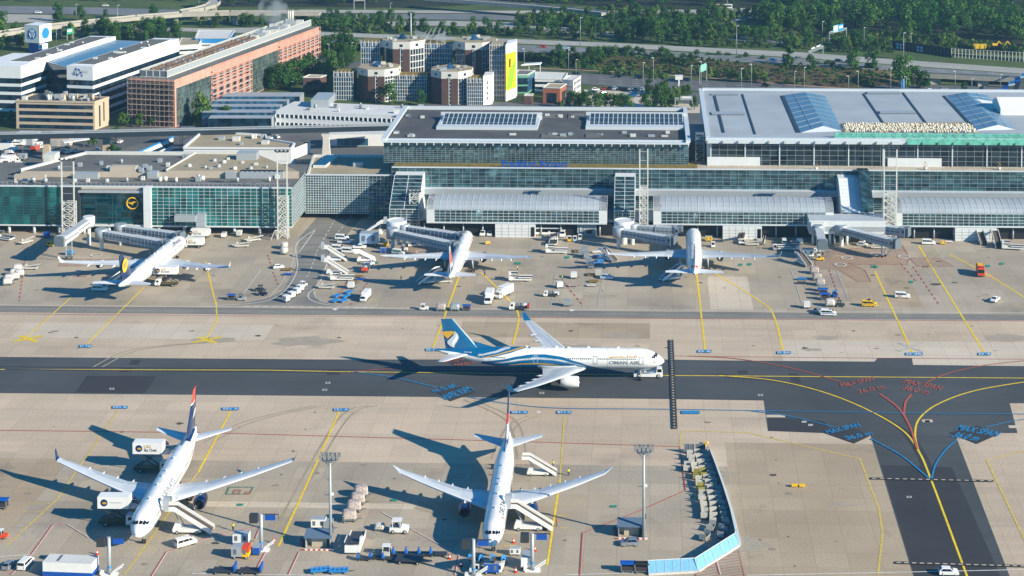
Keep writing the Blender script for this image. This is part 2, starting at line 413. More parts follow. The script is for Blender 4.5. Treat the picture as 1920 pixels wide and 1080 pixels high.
for q in ([(1528, 490), (1545, 472), (1660, 460), (1692, 460), (1706, 484), (1700, 496), (1603, 496), (1590, 493), (1622, 507), (1633, 528), (1610, 529), (1570, 505), (1532, 505)],
   [(1706, 484), (1760, 484), (1790, 500), (1720, 500)], [(760, 462), (800, 462), (796, 474), (770, 474)], [(108, 499), (125, 486), (230, 486), (210, 499)], [(137, 519), (160, 508), (172, 508), (160, 519)],
   [(1305, 1076), (1385, 1032), (1398, 1090), (1300, 1090)]):
 hatch(mr, q, red_faint, 1.3, .22, ZA)
struct(mr, 'red_markings')
for cx, cy in ((1588, 484), (1576, 497), (1695, 482), (1642, 477), (790, 472), (180, 479)):
 pass
ZA, ZB, ZC = .119, .130, .141
mo = MB()
line(mo, [(1290, 668), (1380, 673), (1480, 690), (1560, 712), (1600, 726)], .4, ora_line, ZB, smooth=True)
line(mo, [(1649, 739), (1675, 757), (1692, 775), (1708, 805), (1720, 843)], .6, ora_line, ZB, smooth=True)
line(mo, [(1709, 740), (1698, 755), (1695, 780)], .6, ora_line, ZB, smooth=True)
line(mo, [(1738, 717), (1780, 700), (1850, 685), (1930, 676)], .4, ora_line, ZB, smooth=True)
line(mo, [(660, 697), (700, 694), (760, 690)], .35, ora_line, ZB)
line(mo, [(1260, 668), (1640, 672), (1920, 674)], .22, red_line, ZA)
mbk = MB()
ZA, ZB, ZC = .150, .161, .172
line(mbk, [(665, 698), (740, 709), (818, 727)], .45, blu_line, ZB, smooth=True)
line(mbk, [(878, 745), (950, 757), (1050, 766), (1255, 768), (1700, 775), (1930, 777)], .35, blu_line, ZB, smooth=True)
line(mbk, [(1400, 770), (1480, 781), (1565, 802)], .4, blu_line, ZB, smooth=True)
line(mbk, [(1632, 823), (1690, 855), (1742, 898)], .45, blu_line, ZB, smooth=True)
line(mbk, [(1747, 898), (1755, 870), (1775, 842), (1795, 825)], .45, blu_line, ZB, smooth=True)
line(mbk, [(1848, 802), (1900, 790), (1935, 785)], .4, blu_line, ZB, smooth=True)
def gtext(mb, text, o, r, u, m, z, bold=0.):
 o, r, u = P(*o), P(*r), P(*u)
 put_text(mb, text, lambda a, b: (o.x + (r.x - o.x) * a + (u.x - o.x) * b, o.y + (r.y - o.y) * a + (u.y - o.y) * b, z), m, bold=bold, normalise=True)
gd = MB(); ZA = .108
for q in ([(815, 733), (850, 720), (893, 736), (845, 753)], [(1545, 812), (1590, 797), (1632, 818), (1602, 832)], [(1780, 812), (1832, 798), (1872, 815), (1832, 833)], [(832, 676), (900, 668), (905, 676), (850, 684)]):
 gd.poly([(*P(*p)[:2], ZA) for p in q], asphalt_n)
struct(gd, 'marking_ground')
gtext(mo, 'MAX SPAN', (1578, 727), (1640, 714), (1575, 720), ora_line, ZB, .0)
gtext(mo, '36.0 m', (1612, 739), (1660, 729), (1606, 732), ora_line, ZB, .0)
gtext(mo, 'MAX SPAN', (1692, 719), (1762, 733), (1700, 711), ora_line, ZB, .0)
gtext(mo, '36.0 m', (1690, 731), (1738, 741), (1698, 723), ora_line, ZB, .0)
gtext(mo, '36.0 m', (872, 670), (832, 679), (880, 674), ora_line, ZB, .0)
gtext(mo, 'MAX SPAN', (905, 674), (850, 683), (910, 679), ora_line, ZB, .0)
gtext(mbk, 'MAX SPAN', (890, 732), (838, 751), (874, 725), blu_line, ZB, .02)
gtext(mbk, '36.0 m', (862, 725), (816, 737), (850, 720), blu_line, ZB, .02)
gtext(mbk, 'MAX SPAN', (1553, 815), (1615, 800), (1546, 808), blu_line, ZB, .02)
gtext(mbk, '36.0 m', (1590, 826), (1638, 816), (1582, 819), blu_line, ZB, .02)
gtext(mbk, 'MAX SPAN', (1790, 806), (1868, 820), (1802, 797), blu_line, ZB, .02)
gtext(mbk, '36.0 m', (1782, 820), (1830, 828), (1796, 811), blu_line, ZB, .02)
struct(mo, 'orange_markings'); struct(mbk, 'blue_markings')
ZA, ZB, ZC = .13, .181, .186
mn = MB()
def plate(x, y, w, text, flip, faint=False):
 h = 2.6
 q = [(x - w / 2, y - h), (x + w / 2, y - h), (x + w / 2, y + h), (x - w / 2, y + h)]
 mn.poly([(*P(*p)[:2], ZB) for p in q], blu_line)
 if flip: gtext(mn, text, (x + w * .44, y - h * .7), (x - w * .44, y - h * .7), (x + w * .44, y + h * .7), wht_line, ZC, .01)
 else: gtext(mn, text, (x - w * .44, y + h * .7), (x + w * .44, y + h * .7), (x - w * .44, y - h * .7), wht_line, ZC, .01)
for a in ((225, 764.5, 29, 'V 123', 1), (432, 767.5, 32, 'V 122', 1), (640, 769, 29, 'V 121', 1), (974, 774, 32, 'V 120', 1), (1058, 774, 28, 'V 118', 1),
   (160, 650, 23, 'C 16', 0), (811, 656.5, 26, 'D 20', 0), (1321, 659.5, 26, 'D 6', 0), (1470, 662, 26, 'D 8A', 0), (1714, 664.5, 32, 'D 4B', 0), (1846, 664.5, 24, 'D 4', 0)):
 plate(*a)
mn.poly([(*P(*p)[:2], ZB) for p in ((1277, 771), (1312, 771), (1312, 777), (1278, 777))], blu_line)
struct(mn, 'stand_number_markings')
mg = MB()
for x, y, w in ((700, 493, 16), (970, 494, 12), (1063, 483, 9), (1405, 496, 8), (1642, 501, 8), (1708, 529, 8), (1637, 500, 7), (738, 938.5, 12), (1150, 950, 12), (450, 947, 11), (1852, 499, 8), (1878, 495, 8), (1297, 929, 7), (1388, 497, 7)):
 mg.poly([(*P(x + dx, y + dy)[:2], ZA) for dx, dy in ((-w / 2 + 1, -2), (w / 2 + 1, -2), (w / 2, 2), (-w / 2, 2))], grn_line)
line(mg, [(430, 914), (475, 914), (468, 927), (424, 927), (430, 914)], .35, grn_line, ZA)
struct(mg, 'green_markings')
g = MB(); hatch(g, [(440, 919), (452, 919), (449, 926), (437, 926)], red_faint, .8, .2, ZA); hatch(g, [(461, 923), (471, 923), (469, 927), (459, 927)], red_faint, .8, .2, ZA)
for cx, cy in ((1576, 497), (1588, 484), (1695, 482), (1642, 477), (790, 473), (181, 479)):
 c = P(cx, cy); ribbon(g, [(c.x + 2 * math.cos(i * .4), c.y + 2 * math.sin(i * .4)) for i in range(17)], .5, wht_line, ZB)
struct(g, 'service_pit_markings')
ZA, ZB, ZC = .19, .2, .206
g = MB()
for a, b, w, n in (((1258, 638), (1265, 805), 1.5, 34), ((1632, 898), (1863, 903), 1.1, 16), ((1678, 1056), (1925, 1063), 1.1, 17)):
 a, b = P(*a), P(*b)
 ribbon(g, [a, b], w, asphalt_n, ZB)
 for i in range(n):
  c = a.lerp(b, (i + .5) / n); d = (b - a).normalized()
  if n > 20: ribbon(g, [c - d * .3, c + d * .3], .5, concrete_l, ZC)
  else: ribbon(g, [c - d * .5, c + d * .5], .4, concrete_l, ZC)
struct(g, 'hold_line_markings')
oil = mat('oil stain', '#4a443e', .9, var=.3, scale=.7)
ZA = .013
g = MB(); rr = random.Random(3)
for x, y, w in ((520, 610, 4), (545, 770, 4), (448, 801, 4), (345, 843, 5), (230, 885, 5), (590, 773, 4), (573, 805, 4), (550, 846, 6), (527, 890, 5), (1067, 594, 4), (1065, 610, 4), (1565, 617, 4), (1570, 630, 4), (1578, 645, 4), (1578, 661, 4), (1455, 862, 4), (1460, 906, 4), (1478, 1006, 4), (1490, 1061, 4), (1447, 820, 5), (705, 600, 3), (755, 616, 4),
    (1310, 513, 12), (1285, 520, 6), (1312, 530, 9), (1325, 546, 5), (1735, 500, 14), (1755, 533, 18), (1700, 540, 8), (1790, 530, 9), (860, 537, 10), (870, 521, 6), (735, 1045, 5), (1425, 1012, 5)):
 c = P(x, y); r = w / 2 / 6.
 pts = []
 for i in range(10):
  a = i * math.pi / 5; k = r * rr.uniform(.55, 1.15)
  pts.append((c.x + k * math.cos(a) * (1.6 if w > 7 else 1), c.y + k * math.sin(a), ZA + .001))
 g.poly(pts, oil)
smut = surf('old oil and soot', '#857a6b', '#968b7b', .4, fine=.2); smut2 = surf('faint soot', '#9b907f', '#a89d8c', .3, fine=.15)
for i in range(130):
 x, y = rr.uniform(20, 1900), rr.choice([rr.uniform(455, 560), rr.uniform(455, 560), rr.uniform(610, 660), rr.uniform(790, 1060), rr.uniform(860, 1040)])
 if 1640 < x and y > 690: continue
 c = P(x, y); big = i < 26; r = rr.uniform(1.5, 5) if big else rr.uniform(.25, .9); a0 = rr.uniform(0, 6)
 g.poly([(c.x + r * rr.uniform(.6, 1.2) * math.cos(k * .45 + a0) * (2.2 if big else 1.3), c.y + r * rr.uniform(.6, 1.2) * math.sin(k * .45 + a0), .0128 - i * .00001) for k in range(14)], smut2 if big else smut if rr.random() < .7 else oil)
rub = surf('tyre rubber on concrete', '#978b77', '#a69a84', .2, fine=.2); ZA = .0145
for a in ([(0, 690), (600, 695), (1240, 702)], [(1350, 704), (1450, 713), (1540, 734), (1620, 765), (1690, 805), (1722, 845), (1748, 905), (1815, 1085)]):
 for dx in (-7, 9): line(g, [(x + dx, y + dx * .35) for x, y in a], .9, asphalt_n, ZA, smooth=True)
for a in ([(700, 760), (640, 790), (520, 1000)], [(1000, 780), (960, 800), (930, 860)], [(600, 760), (470, 790), (390, 830)], [(180, 690), (260, 655), (420, 640)], [(1760, 470), (1700, 520), (1600, 560)], [(880, 750), (960, 790), (980, 860)]):
 for dx in (-9, 8): line(g, [(x + dx, y) for x, y in a], .55, rub, ZA, smooth=len(a) > 2)
struct(g, 'pavement_stains')
# ================================================================== airliners
ac_white = mat('aircraft white', '#e6e7e5', .25, var=.07, scale=.3, coat=.3)
ac_grey = mat('aircraft grey wing', '#b4bcc2', .35, var=.06, scale=.4)
ac_wing = mat('aircraft pale wing', '#ccd2d6', .35, var=.06, scale=.4)
ac_line = mat('aircraft panel line', '#7d868d', .5, var=.1)
ac_blue = mat('aircraft teal blue', '#055f8e', .25, var=.04, coat=.3)
ac_deep = mat('aircraft deep blue', '#0d2d5c', .25, var=.04, coat=.3)
ac_silver = mat('aircraft silver', '#b3bcc4', .3, var=.04)
ac_gold = mat('aircraft gold', '#c79a2e', .35, var=.05)
ac_red = mat('aircraft red', '#c4281f', .3, var=.04)
ac_coral = mat('aircraft coral', '#d8553c', .3, var=.05)
ac_yel = mat('aircraft yellow', '#f0b400', .3, var=.03)
ac_text = mat('aircraft grey lettering', '#7c848d', .4, var=.03)
ac_navyt = mat('aircraft navy lettering', '#1b2c55', .4, var=.03)
bare = mat('polished lip metal', '#c4c8cb', .2, .8, var=.03)
fan_m = mat('engine fan', '#1b1e22', .4, .5, var=.2, scale=6)
class Fus:
 def __init__(s, L, Rr, zc, off, nose=7.6, tail=.66, up=.7):
  s.L, s.R, s.zc, s.off, s.nose, s.tail, s.up = L, Rr, zc, off, nose, tail * L, up
 def sec(s, d):
  if d < s.nose:
   t = max(0., d / s.nose); r = s.R * max(.02, (1 - (1 - t) ** 2.1)) ** .62; return s.zc - .75 * (1 - t) ** 2.2, r
  if d > s.tail:
   t = min(1., (d - s.tail) / (s.L - s.tail)); r = s.R * (1 - .90 * t ** 1.55); return s.zc + (s.R - r) * s.up, r
  return s.zc, s.R
 def pt(s, d, phi, side, off=.02):
  zc, r = s.sec(d); r += off
  return Vector((s.off - d, side * r * math.cos(R(phi)), zc + r * math.sin(R(phi))))
def fus_mesh(f, m):
 mb = MB(); ds = [0, .12, .35, .8, 1.5, 2.5, 3.6, 5, 6.3, f.nose] + [f.nose + (f.tail - f.nose) * i / 8 for i in range(1, 9)] + [f.tail + (f.L - f.tail) * i / 12 for i in range(1, 13)]
 rs = []
 for d in ds:
  zc, r = f.sec(d)
  rs.append([(f.off - d, r * math.cos(2 * math.pi * i / 32), zc + r * math.sin(2 * math.pi * i / 32)) for i in range(32)])
 mb.rings(rs, m); return mb
def strip(mb, f, lo, hi, d0, d1, side, m, off=.03, n=24, k=5):
 """Painted band between two angle curves along the fuselage."""
 rs = []
 for i in range(n + 1):
  d = d0 + (d1 - d0) * i / n; a, b = lo(d), hi(d)
  rs.append([f.pt(d, a + (b - a) * j / k, side, off) for j in range(k + 1)])
 mb.rings(rs, m, closed=False, cap=(False, False))
def lerpf(pts):
 pts = sorted(pts)
 def g(x):
  if x <= pts[0][0]: return pts[0][1]
  for (a, b), (c, d) in zip(pts, pts[1:]):
   if x <= c:
    t = (x - a) / (c - a); t = t * t * (3 - 2 * t) * .35 + t * .65
    return b + (d - b) * t
  return pts[-1][1]
 return g
def ftext(mb, f, text, d0, phi0, side, h, m, off=.045, bold=.01, stretch=1.):
 s = h / .7
 def fn(a, b):
  d = d0 - a * s * stretch if side < 0 else d0 + a * s * stretch
  return f.pt(d, phi0 + math.degrees(b * s / f.R), side, off)
 put_text(mb, text, fn, m, bold=bold, cuts=.2)
AIR = [(0, 0), (.04, .035), (.2, .062), (.45, .06), (.75, .032), (1, .004), (.75, -.012), (.45, -.04), (.2, -.042), (.04, -.024)]
def wing_ring(x, y, z, c, th=1., ax='y'):
 return [(x - c * a, y, z + c * b * th) for a, b in AIR] if ax == 'y' else [(x - c * a, y + c * b * th * .8, z) for a, b in AIR]
def interp(st, y):
 for a, b in zip(st, st[1:]):
  if y <= b[0]:
   t = (y - a[0]) / (b[0] - a[0]); return [a[i] + (b[i] - a[i]) * t for i in range(4)]
 return list(st[-1])
def wheelset(mb, x, y, z_r, n=2, w=.45, gap=.5, m=None):
 for i in range(n):
  yy = y + (i - (n - 1) / 2) * (gap + w)
  mb.lathe([(z_r * .55, -w / 2), (z_r, -w / 2 + .06), (z_r, w / 2 - .06), (z_r * .55, w / 2)], black, 12, (x, yy, z_r), 'y')
def airliner(name, label, loc, rz, L, span, Rr, fin_m, wing_m, eng_m, wl_m, body_m, engines, group, fin_h=16.9, zc=5.3, raked=False, winglet=True, tails=ac_white, sc=1., eng_r=1.55, wdrop=0., wxr=.325):
 root = thing(name, label, 'airliner', loc, rz, group); root.scale = (sc,) * 3
 off = .47 * L
 f = Fus(L, Rr, zc, off)
 body = fus_mesh(f, body_m).build('fuselage', root)
 mb = MB(); rs = []
 for i in range(11):
  t = i / 10; d = .33 * L + t * .27 * L; k = math.sin(math.pi * t) ** .5
  rs.append([(off - d, (Rr * .98 + .25 * k) * math.cos(a) * (.35 + .65 * k), zc - Rr * .62 + (-Rr * .52 * k) * math.sin(a) * -1 if False else zc - Rr * .55 - (Rr * .62 * k) * max(0, math.sin(a)) + .2) for a in [math.pi * j / 10 for j in range(11)]])
 mb.rings(rs, body_m, closed=False, cap=(False, False)); mb.build('belly_fairing', root)
 hs = span / 2; xr = off - wxr * L; rc = .185 * L if not raked else .175 * L
 rc = max(rc, 10.2); tanle = .66
 kink = hs * .34; zr = zc - Rr * .52 - wdrop
 ck = rc - (kink - Rr * .7) * tanle * .98
 yt = hs - (0 if raked else .6)
 ytip = yt * .93 if raked else yt
 st = [(Rr * .55, xr + .3, zr, rc + 1.0), (Rr * .98, xr, zr + .05, rc), (kink, xr - (kink - Rr) * tanle, zr + (kink - Rr) * .085, max(ck, 6.4)),
   (hs * .68, xr - (hs * .68 - Rr) * tanle * .97, zr + (hs * .68 - Rr) * .105, 4.5), (ytip, xr - (ytip - Rr) * tanle * .96, zr + (ytip - Rr) * .125, 2.5)]
 if raked: st.append((hs, st[-1][1] - (hs - ytip) * 1.6, zr + (hs - Rr) * .14, .5))
 for side in (1, -1):
  mb = MB(); mb.rings([wing_ring(a[1], side * a[0], a[2], a[3]) for a in st], wing_m, smooth=False); w = mb.build('wing', root)
  for nm, y0, y1, c0, c1 in (('flap', Rr * 1.15, kink, .74, .985), ('flap', kink + .2, hs * .66, .74, .985), ('aileron', hs * .69, ytip * .97, .76, .985), ('spoiler', kink + .4, hs * .62, .6, .71), ('slat', Rr * 1.5, ytip * .97, .005, .1)):
   mb = MB(); rows = []
   for q in range(5):
    y = y0 + (y1 - y0) * q / 4; a = interp(st, y)
    top = lambda c: .062 * (1 - abs(c - .3) * 1.2) if c > .15 else .035 + c * .18
    zz = lambda c: a[2] + a[3] * (.06 - max(0, c - .45) * .1 if c > .2 else .036 + c * .13) + .03
    rows.append([(a[1] - a[3] * c0, side * y, zz(c0) + (.0 if c0 > .2 else .03)), (a[1] - a[3] * c1, side * y, zz(c1) + (.0 if c0 > .2 else .03))])
   mb.rings(rows, ac_white if nm in ('slat',) else ac_wing if wing_m is ac_grey else ac_grey, closed=False, cap=(False, False), smooth=False); mb.build(nm, w)
  for q, fy in enumerate((.30, .44, .57, .7)):
   y = hs * fy; a = interp(st, y); mb = MB()
   xs = a[1] - a[3] * .55; ln = a[3] * .62 + .8
   mb.lathe([(.03, 0), (.26, ln * .15), (.36, ln * .4), (.26, ln * .75), (.03, ln)][::-1] if False else [(.03, -ln), (.26, -ln * .75), (.36, -ln * .4), (.26, -ln * .12), (.03, 0)], ac_white, 8, (xs, side * y, a[2] - .18), 'x'); mb.build('flap_fairing', w)
  if winglet:
   t = st[-1]; mb = MB()
   rs = [wing_ring(t[1], side * t[0], t[2], t[3]), wing_ring(t[1] - .7, side * (t[0] + .45), t[2] + .35, 2.0), wing_ring(t[1] - 2.1, side * (t[0] + 1.05), t[2] + 2.1, 1.0)]
   mb.rings(rs, wl_m, smooth=False); mb.build('winglet', root)
  zt = zc + Rr * .38; xt = off - .855 * L; mb = MB()
  ht = [(.3, xt + .3, zt, 6.3), (1.5, xt, zt, 5.6), (span * .162, xt - (span * .162 - 1.5) * .68, zt + (span * .162 - 1.5) * .1, 2.1)]
  mb.rings([wing_ring(a[1], side * a[0], a[2], a[3], .8) for a in ht], tails, smooth=False); tp = mb.build('tailplane', root)
  mb = MB(); rows = []
  for q in (0, 1):
   a = interp(ht, 1.7 + (span * .155 - 1.7) * q); rows.append([(a[1] - a[3] * .7, side * a_y, a[2] + a[3] * .034 + .03) for a_y in ()] or [(a[1] - a[3] * .7, side * a[0], a[2] + a[3] * .036 + .02), (a[1] - a[3] * .98, side * a[0], a[2] + .03)])
  mb.rings(rows, ac_wing if tails is ac_white else tails, closed=False, cap=(False, False), smooth=False); mb.build('elevator', tp)
  for ey, er in engines:
   a = interp(st, ey); ex = a[1] + er * 1.9; ez = a[2] - er * 1.12 + .1; mb = MB(); ln = er * 3.5
   mb.lathe([(er * .86, .12), (er * .93, 0), (er * .98, -.2), (er * 1.05, -ln * .3), (er, -ln * .6), (er * .78, -ln * .92), (er * .74, -ln * .93)], eng_m, 20, (ex, side * ey, ez), 'x', cap=(False, False))
   mb.lathe([(er * .74, -ln * .93), (er * .5, -ln * .9), (er * .42, -ln * 1.02), (er * .2, -ln * 1.1), (.03, -ln * 1.2)], dgrey, 14, (ex, side * ey, ez), 'x', cap=(False, False))
   e = mb.build('engine', root)
   mb = MB(); mb.lathe([(er * .86, .12), (er * .80, 0.02), (er * .80, -.2), (er * .93, -.02)], bare, 20, (ex, side * ey, ez), 'x', cap=(False, False)); mb.build('intake_lip', e)
   mb = MB(); mb.lathe([(er * .80, -.15), (er * .80, -.75), (er * .28, -.8), (.02, -.35)], fan_m, 20, (ex, side * ey, ez), 'x', cap=(False, False)); mb.build('fan', e)
   mb = MB(); mb.rings([[(ex - .35 * ln, side * ey - .22, ez + er), (ex - .35 * ln, side * ey + .22, ez + er), (a[1] - a[3] * .02, side * ey + .22, a[2] + .25), (a[1] - a[3] * .02, side * ey - .22, a[2] + .25)],
    [(ex - 1.0 * ln, side * ey - .2, ez + er * .3), (ex - 1.0 * ln, side * ey + .2, ez + er * .3), (a[1] - a[3] * .5, side * ey + .2, a[2] - .1), (a[1] - a[3] * .5, side * ey - .2, a[2] - .1)]], ac_white, smooth=False); mb.build('pylon', e)
  gx = off - .515 * L; mb = MB(); gy = side * 5.1
  mb.tube((gx, gy, .9), (gx, gy * .95, zr + .4), .22, .28, 8, lgrey); mb.bar((gx - 1, gy, .8), (gx + 1, gy, .8), .25, .25, mgrey)
  gr = mb.build('main_gear', root)
  for dx in (-.95, .95):
   mb = MB(); wheelset(mb, gx + dx, gy, .68, 2, .42, .55); mb.build('wheel', gr)
 gx = off - .105 * L; mb = MB(); mb.tube((gx, 0, .5), (gx, 0, zc - Rr + .3), .13, .18, 8, lgrey); mb.bar((gx, 0, 1.4), (gx + 1.0, 0, zc - Rr + .2), .14, .14, lgrey); ng = mb.build('nose_gear', root)
 mb = MB(); wheelset(mb, gx, 0, .52, 2, .32, .3); mb.build('wheel', ng)
 xf = off - .81 * L; zf = zc + Rr * .8; top = fin_h; mb = MB()
 fl = lambda z: (xf - (z - zf) * .88, 9.4 - (9.4 - 3.3) * (z - zf) / (top - zf))
 if not isinstance(fin_m, list): fin_m = [(top, fin_m)]
 zs = [zf] + [z for z, m in fin_m]; rs = []; ms = []
 rs = [wing_ring(fl(z)[0], 0, z, fl(z)[1], 1., 'z') for z in zs]
 rs = [[(x, math.copysign(abs(fl(z)[1] * .05 * math.sin(math.pi * min(1, ((fl(z)[0] - x) / fl(z)[1]) ** .6))), 1 if i <= 5 else -1), z) for i, (x, y, z) in enumerate(r)] for r in rs]
 mb.rings(rs, [m for z, m in fin_m], smooth=False); fin = mb.build('fin', root)
 mb = MB(); mb.rings([[(xf + 4.6, -.05, zf + .25), (xf + 4.6, .05, zf + .25), (xf + 4.4, 0, zf + .5)], [(xf - .8, -.22, zf), (xf - .8, .22, zf), (xf - 1.9, 0, zf + 2.3)]], fin_m[0][1], smooth=False); mb.build('dorsal_fillet', fin)
 mb = MB()
 for side in (1, -1):
  z0, z1 = zf + .5, top - .25; p = lambda z, c: (fl(z)[0] - fl(z)[1] * c, side * (fl(z)[1] * .012 + .05), z)
  mb.poly([p(z0, .7), p(z0, .985), p(z1, .985), p(z1, .7)], fin_m[min(1, len(fin_m) - 1)][1])
 mb.build('rudder', fin)
 mb = MB(); e = f.pt(L, 0, 1, 0); mb.lathe([(.24, -.3), (.2, .0), (.12, .02)], dgrey, 10, (off - L - .05, 0, f.sec(L)[0]), 'x'); mb.build('exhaust', root)
 for side in (1, -1):
  for d0, d1, p0, p1 in ((1.75, 2.55, 66, 87), (1.95, 2.95, 44, 63), (2.5, 3.5, 29, 42)):
   mb = MB(); strip(mb, f, lambda d: p0 - (d - d0) * 3, lambda d: p1 - (d - d0) * 3, d0, d1, side, dkglass, .03, 4, 3); mb.build('cockpit_window', root)
  mb = MB(); d = .115 * L
  doors = (.10, .30, .56, .80)
  while d < .80 * L:
   if min(abs(d - q * L) for q in doors) > 1.0 and not (.665 < d / L < .69):
    strip(mb, f, lambda d: 10, lambda d: 17, d, d + .27, side, dkglass, .035, 1, 1)
   d += .56
  mb.build('window_row', root)
  for q in doors:
   mb = MB(); d = q * L
   for a, b, c, e in ((d - .6, d - .5, -14, 26), (d + .5, d + .6, -14, 26), (d - .6, d + .6, 25, 28), (d - .6, d + .6, -16, -13)):
    strip(mb, f, lambda d: c, lambda d: e, a, b, side, ac_line if body_m is ac_white and q < .5 else ac_silver, .06, 2, 4)
   mb.build('door', root)
 mb = MB(); seam = mat('fuselage seam', '#b9bdc0', .4, var=.1)
 for q in (.16, .245, .36, .43, .52, .6, .69, .76):
  mb = MB()
  for side in (1, -1): strip(mb, f, lambda d: -60, lambda d: 90, q * L, q * L + .1, side, seam, .025, 1, 12)
  mb.build('seam_ring', root)
 mb = MB()
 for q in (.2, .33, .47, .6):
  b = f.pt(q * L, 90, 1, 0); mb.box(b.x - .35, b.x + .35, -.04, .04, b.z, b.z + .45, ac_white)
 b = f.pt(.42 * L, 90, 1, 0); mb.lathe([(.6, -.05), (.5, .2), (.2, .3)], ac_white, 10, (b.x, 0, b.z)); mb.build('antenna', root)
 return root, f, fl, fin
nose, tl = P(1245, 672, 4.7), P(820, 660, 6.5)
E2 = [(9.4, 1.5)]
root, f, fl, fin = airliner('airliner', 'white twin-jet with blue, silver and gold swooshes being towed along the dark taxiway', (nose.x - .47 * 63.7 * 1.045, 507.9, .02), R(0), 63.7, 59.5, 2.82,
 ac_blue, ac_grey, ac_white, ac_blue, ac_white, E2, 'airliners on the apron', sc=1.045, zc=6.25, wdrop=.95, wxr=.345)
def fp(xc, yc):
 t = max(-1, min(1, (339 - yc) / 71.)); return ((1787 - xc) / 25.25, math.degrees(math.asin(t)) + 16)
for side in (-1, 1):
 def band(name, up, lo, m, off):
  a = [fp(*q) for q in up]; b = [fp(*q) for q in lo]
  mb = MB(); d0 = max(min(q[0] for q in a), min(q[0] for q in b)); d1 = min(max(q[0] for q in a), max(q[0] for q in b))
  strip(mb, f, lerpf(b), lerpf(a), d0, d1, side, m, off, 40, 6); mb.build(name, root)
 topc = [(845, 200), (180, 200)]
 tail_lo = [(845, 268), (790, 283), (700, 312), (600, 337), (500, 360), (420, 350), (330, 330), (180, 318)]
 mb = MB(); strip(mb, f, lerpf([fp(*q) for q in tail_lo]), lambda d: 90, fp(845, 0)[0], 63.5, side, ac_blue, .03, 40, 8); mb.build('blue_tail_paint', root)
 band('silver_stripe', [(705, 268), (600, 298), (480, 333)], [(660, 268), (560, 298), (480, 322)][::1] and [(705, 280), (600, 313), (480, 345)], ac_silver, .05)
 band('gold_stripe', [(800, 270), (700, 295), (600, 325), (510, 350)], [(800, 277), (700, 303), (600, 331), (510, 355)], ac_gold, .055)
 band('blue_arch', [(510, 385), (640, 357), (760, 330), (860, 316), (950, 315), (1060, 328), (1180, 362), (1290, 395), (1350, 408)], [(510, 392), (640, 373), (760, 350), (860, 337), (950, 336), (1060, 349), (1180, 379), (1290, 405), (1350, 412)], ac_blue, .04)
 band('silver_arch', [(600, 388), (700, 366), (800, 349), (900, 340), (1000, 344), (1100, 362), (1180, 382)], [(600, 390), (700, 371), (800, 356), (900, 349), (1000, 353), (1100, 368), (1180, 384)], ac_silver, .045)
 band('lower_blue_paint', [(500, 392), (640, 377), (740, 362), (840, 352), (940, 347), (1040, 354), (1140, 374), (1240, 398), (1330, 409)], [(500, 409), (1330, 409.5)], ac_blue, .038)
 mb = MB(); strip(mb, f, lambda d: -92, lerpf([fp(540, 408), fp(1330, 409)]), fp(1330, 0)[0], fp(540, 0)[0], side, ac_blue, .036, 20, 8); mb.build('belly_paint', root)
 band('gold_arch', [(700, 388), (800, 377), (900, 373), (1000, 379), (1060, 388)], [(700, 392), (800, 384), (900, 382), (1000, 387), (1060, 392)], ac_gold, .05)
 mb = MB()
 if side < 0:
  ftext(mb, f, 'OMAN AIR', fp(1400, 0)[0], -15, side, .95, ac_text, .06, .012, 1.28); mb.build('lettering', root)
  mb = MB()
  strokes = [[(0, 0), (.3, -.12), (.5, .05), (.9, 0), (1.1, .5)], [(1.0, 0), (1.5, 0), (1.6, .35), (1.75, 0), (2.2, 0)], [(2.2, 0), (2.3, .4), (2.5, .1), (2.9, .0)], [(3.2, .75), (3.2, 0), (3.6, 0), (3.7, .3), (4.0, .0), (4.5, 0)],
     [(4.7, -.2), (4.9, .1), (5.0, -.05)], [(5.2, .8), (5.2, 0)], [(5.4, 0), (5.8, .3), (6.1, 0), (6.4, .1), (6.6, 0)], [(6.9, .8), (6.9, 0), (7.2, 0), (7.3, .75)], [(7.6, .8), (7.6, 0)], [(2.55, .5), (2.65, .5)], [(.55, -.3), (.7, -.3)], [(5.9, .55), (6.05, .55)]]
  for stk in strokes:
   for (a, b), (c, e) in zip(stk, stk[1:]):
    d0 = fp(1402, 0)[0] - a; d1 = fp(1402, 0)[0] - c; p0 = 23 + b * 15; p1 = 23 + e * 15; w = 2.6
    if abs(d0 - d1) > .12: mb.poly([f.pt(d0, p0 - w, side, .06), f.pt(d1, p1 - w, side, .06), f.pt(d1, p1 + w, side, .06), f.pt(d0, p0 + w, side, .06)], ac_gold)
    else: mb.poly([f.pt(d0 - .09, p0, side, .06), f.pt(d0 + .09, p0, side, .06), f.pt(d1 + .09, p1, side, .06), f.pt(d1 - .09, p1, side, .06)], ac_gold)
  mb.build('script_lettering', root)
  mb = MB(); ftext(mb, f, 'A4O-DB', fp(380, 0)[0], 30, side, .42, ac_white, .06, .01); mb.build('registration', root)
  mb = MB(); strip(mb, f, lambda d: -4, lambda d: 4, 2.4, 3.0, side, ac_red, .05, 2, 2); mb.build('flag_mark', root)
 y = side * .52
 def fq(xc, yc): return ((1787 - xc) / 25.25 - .9, zf_(yc))
 def zf_(yc): return 8.0 + (268 - yc) / 200. * 9.0
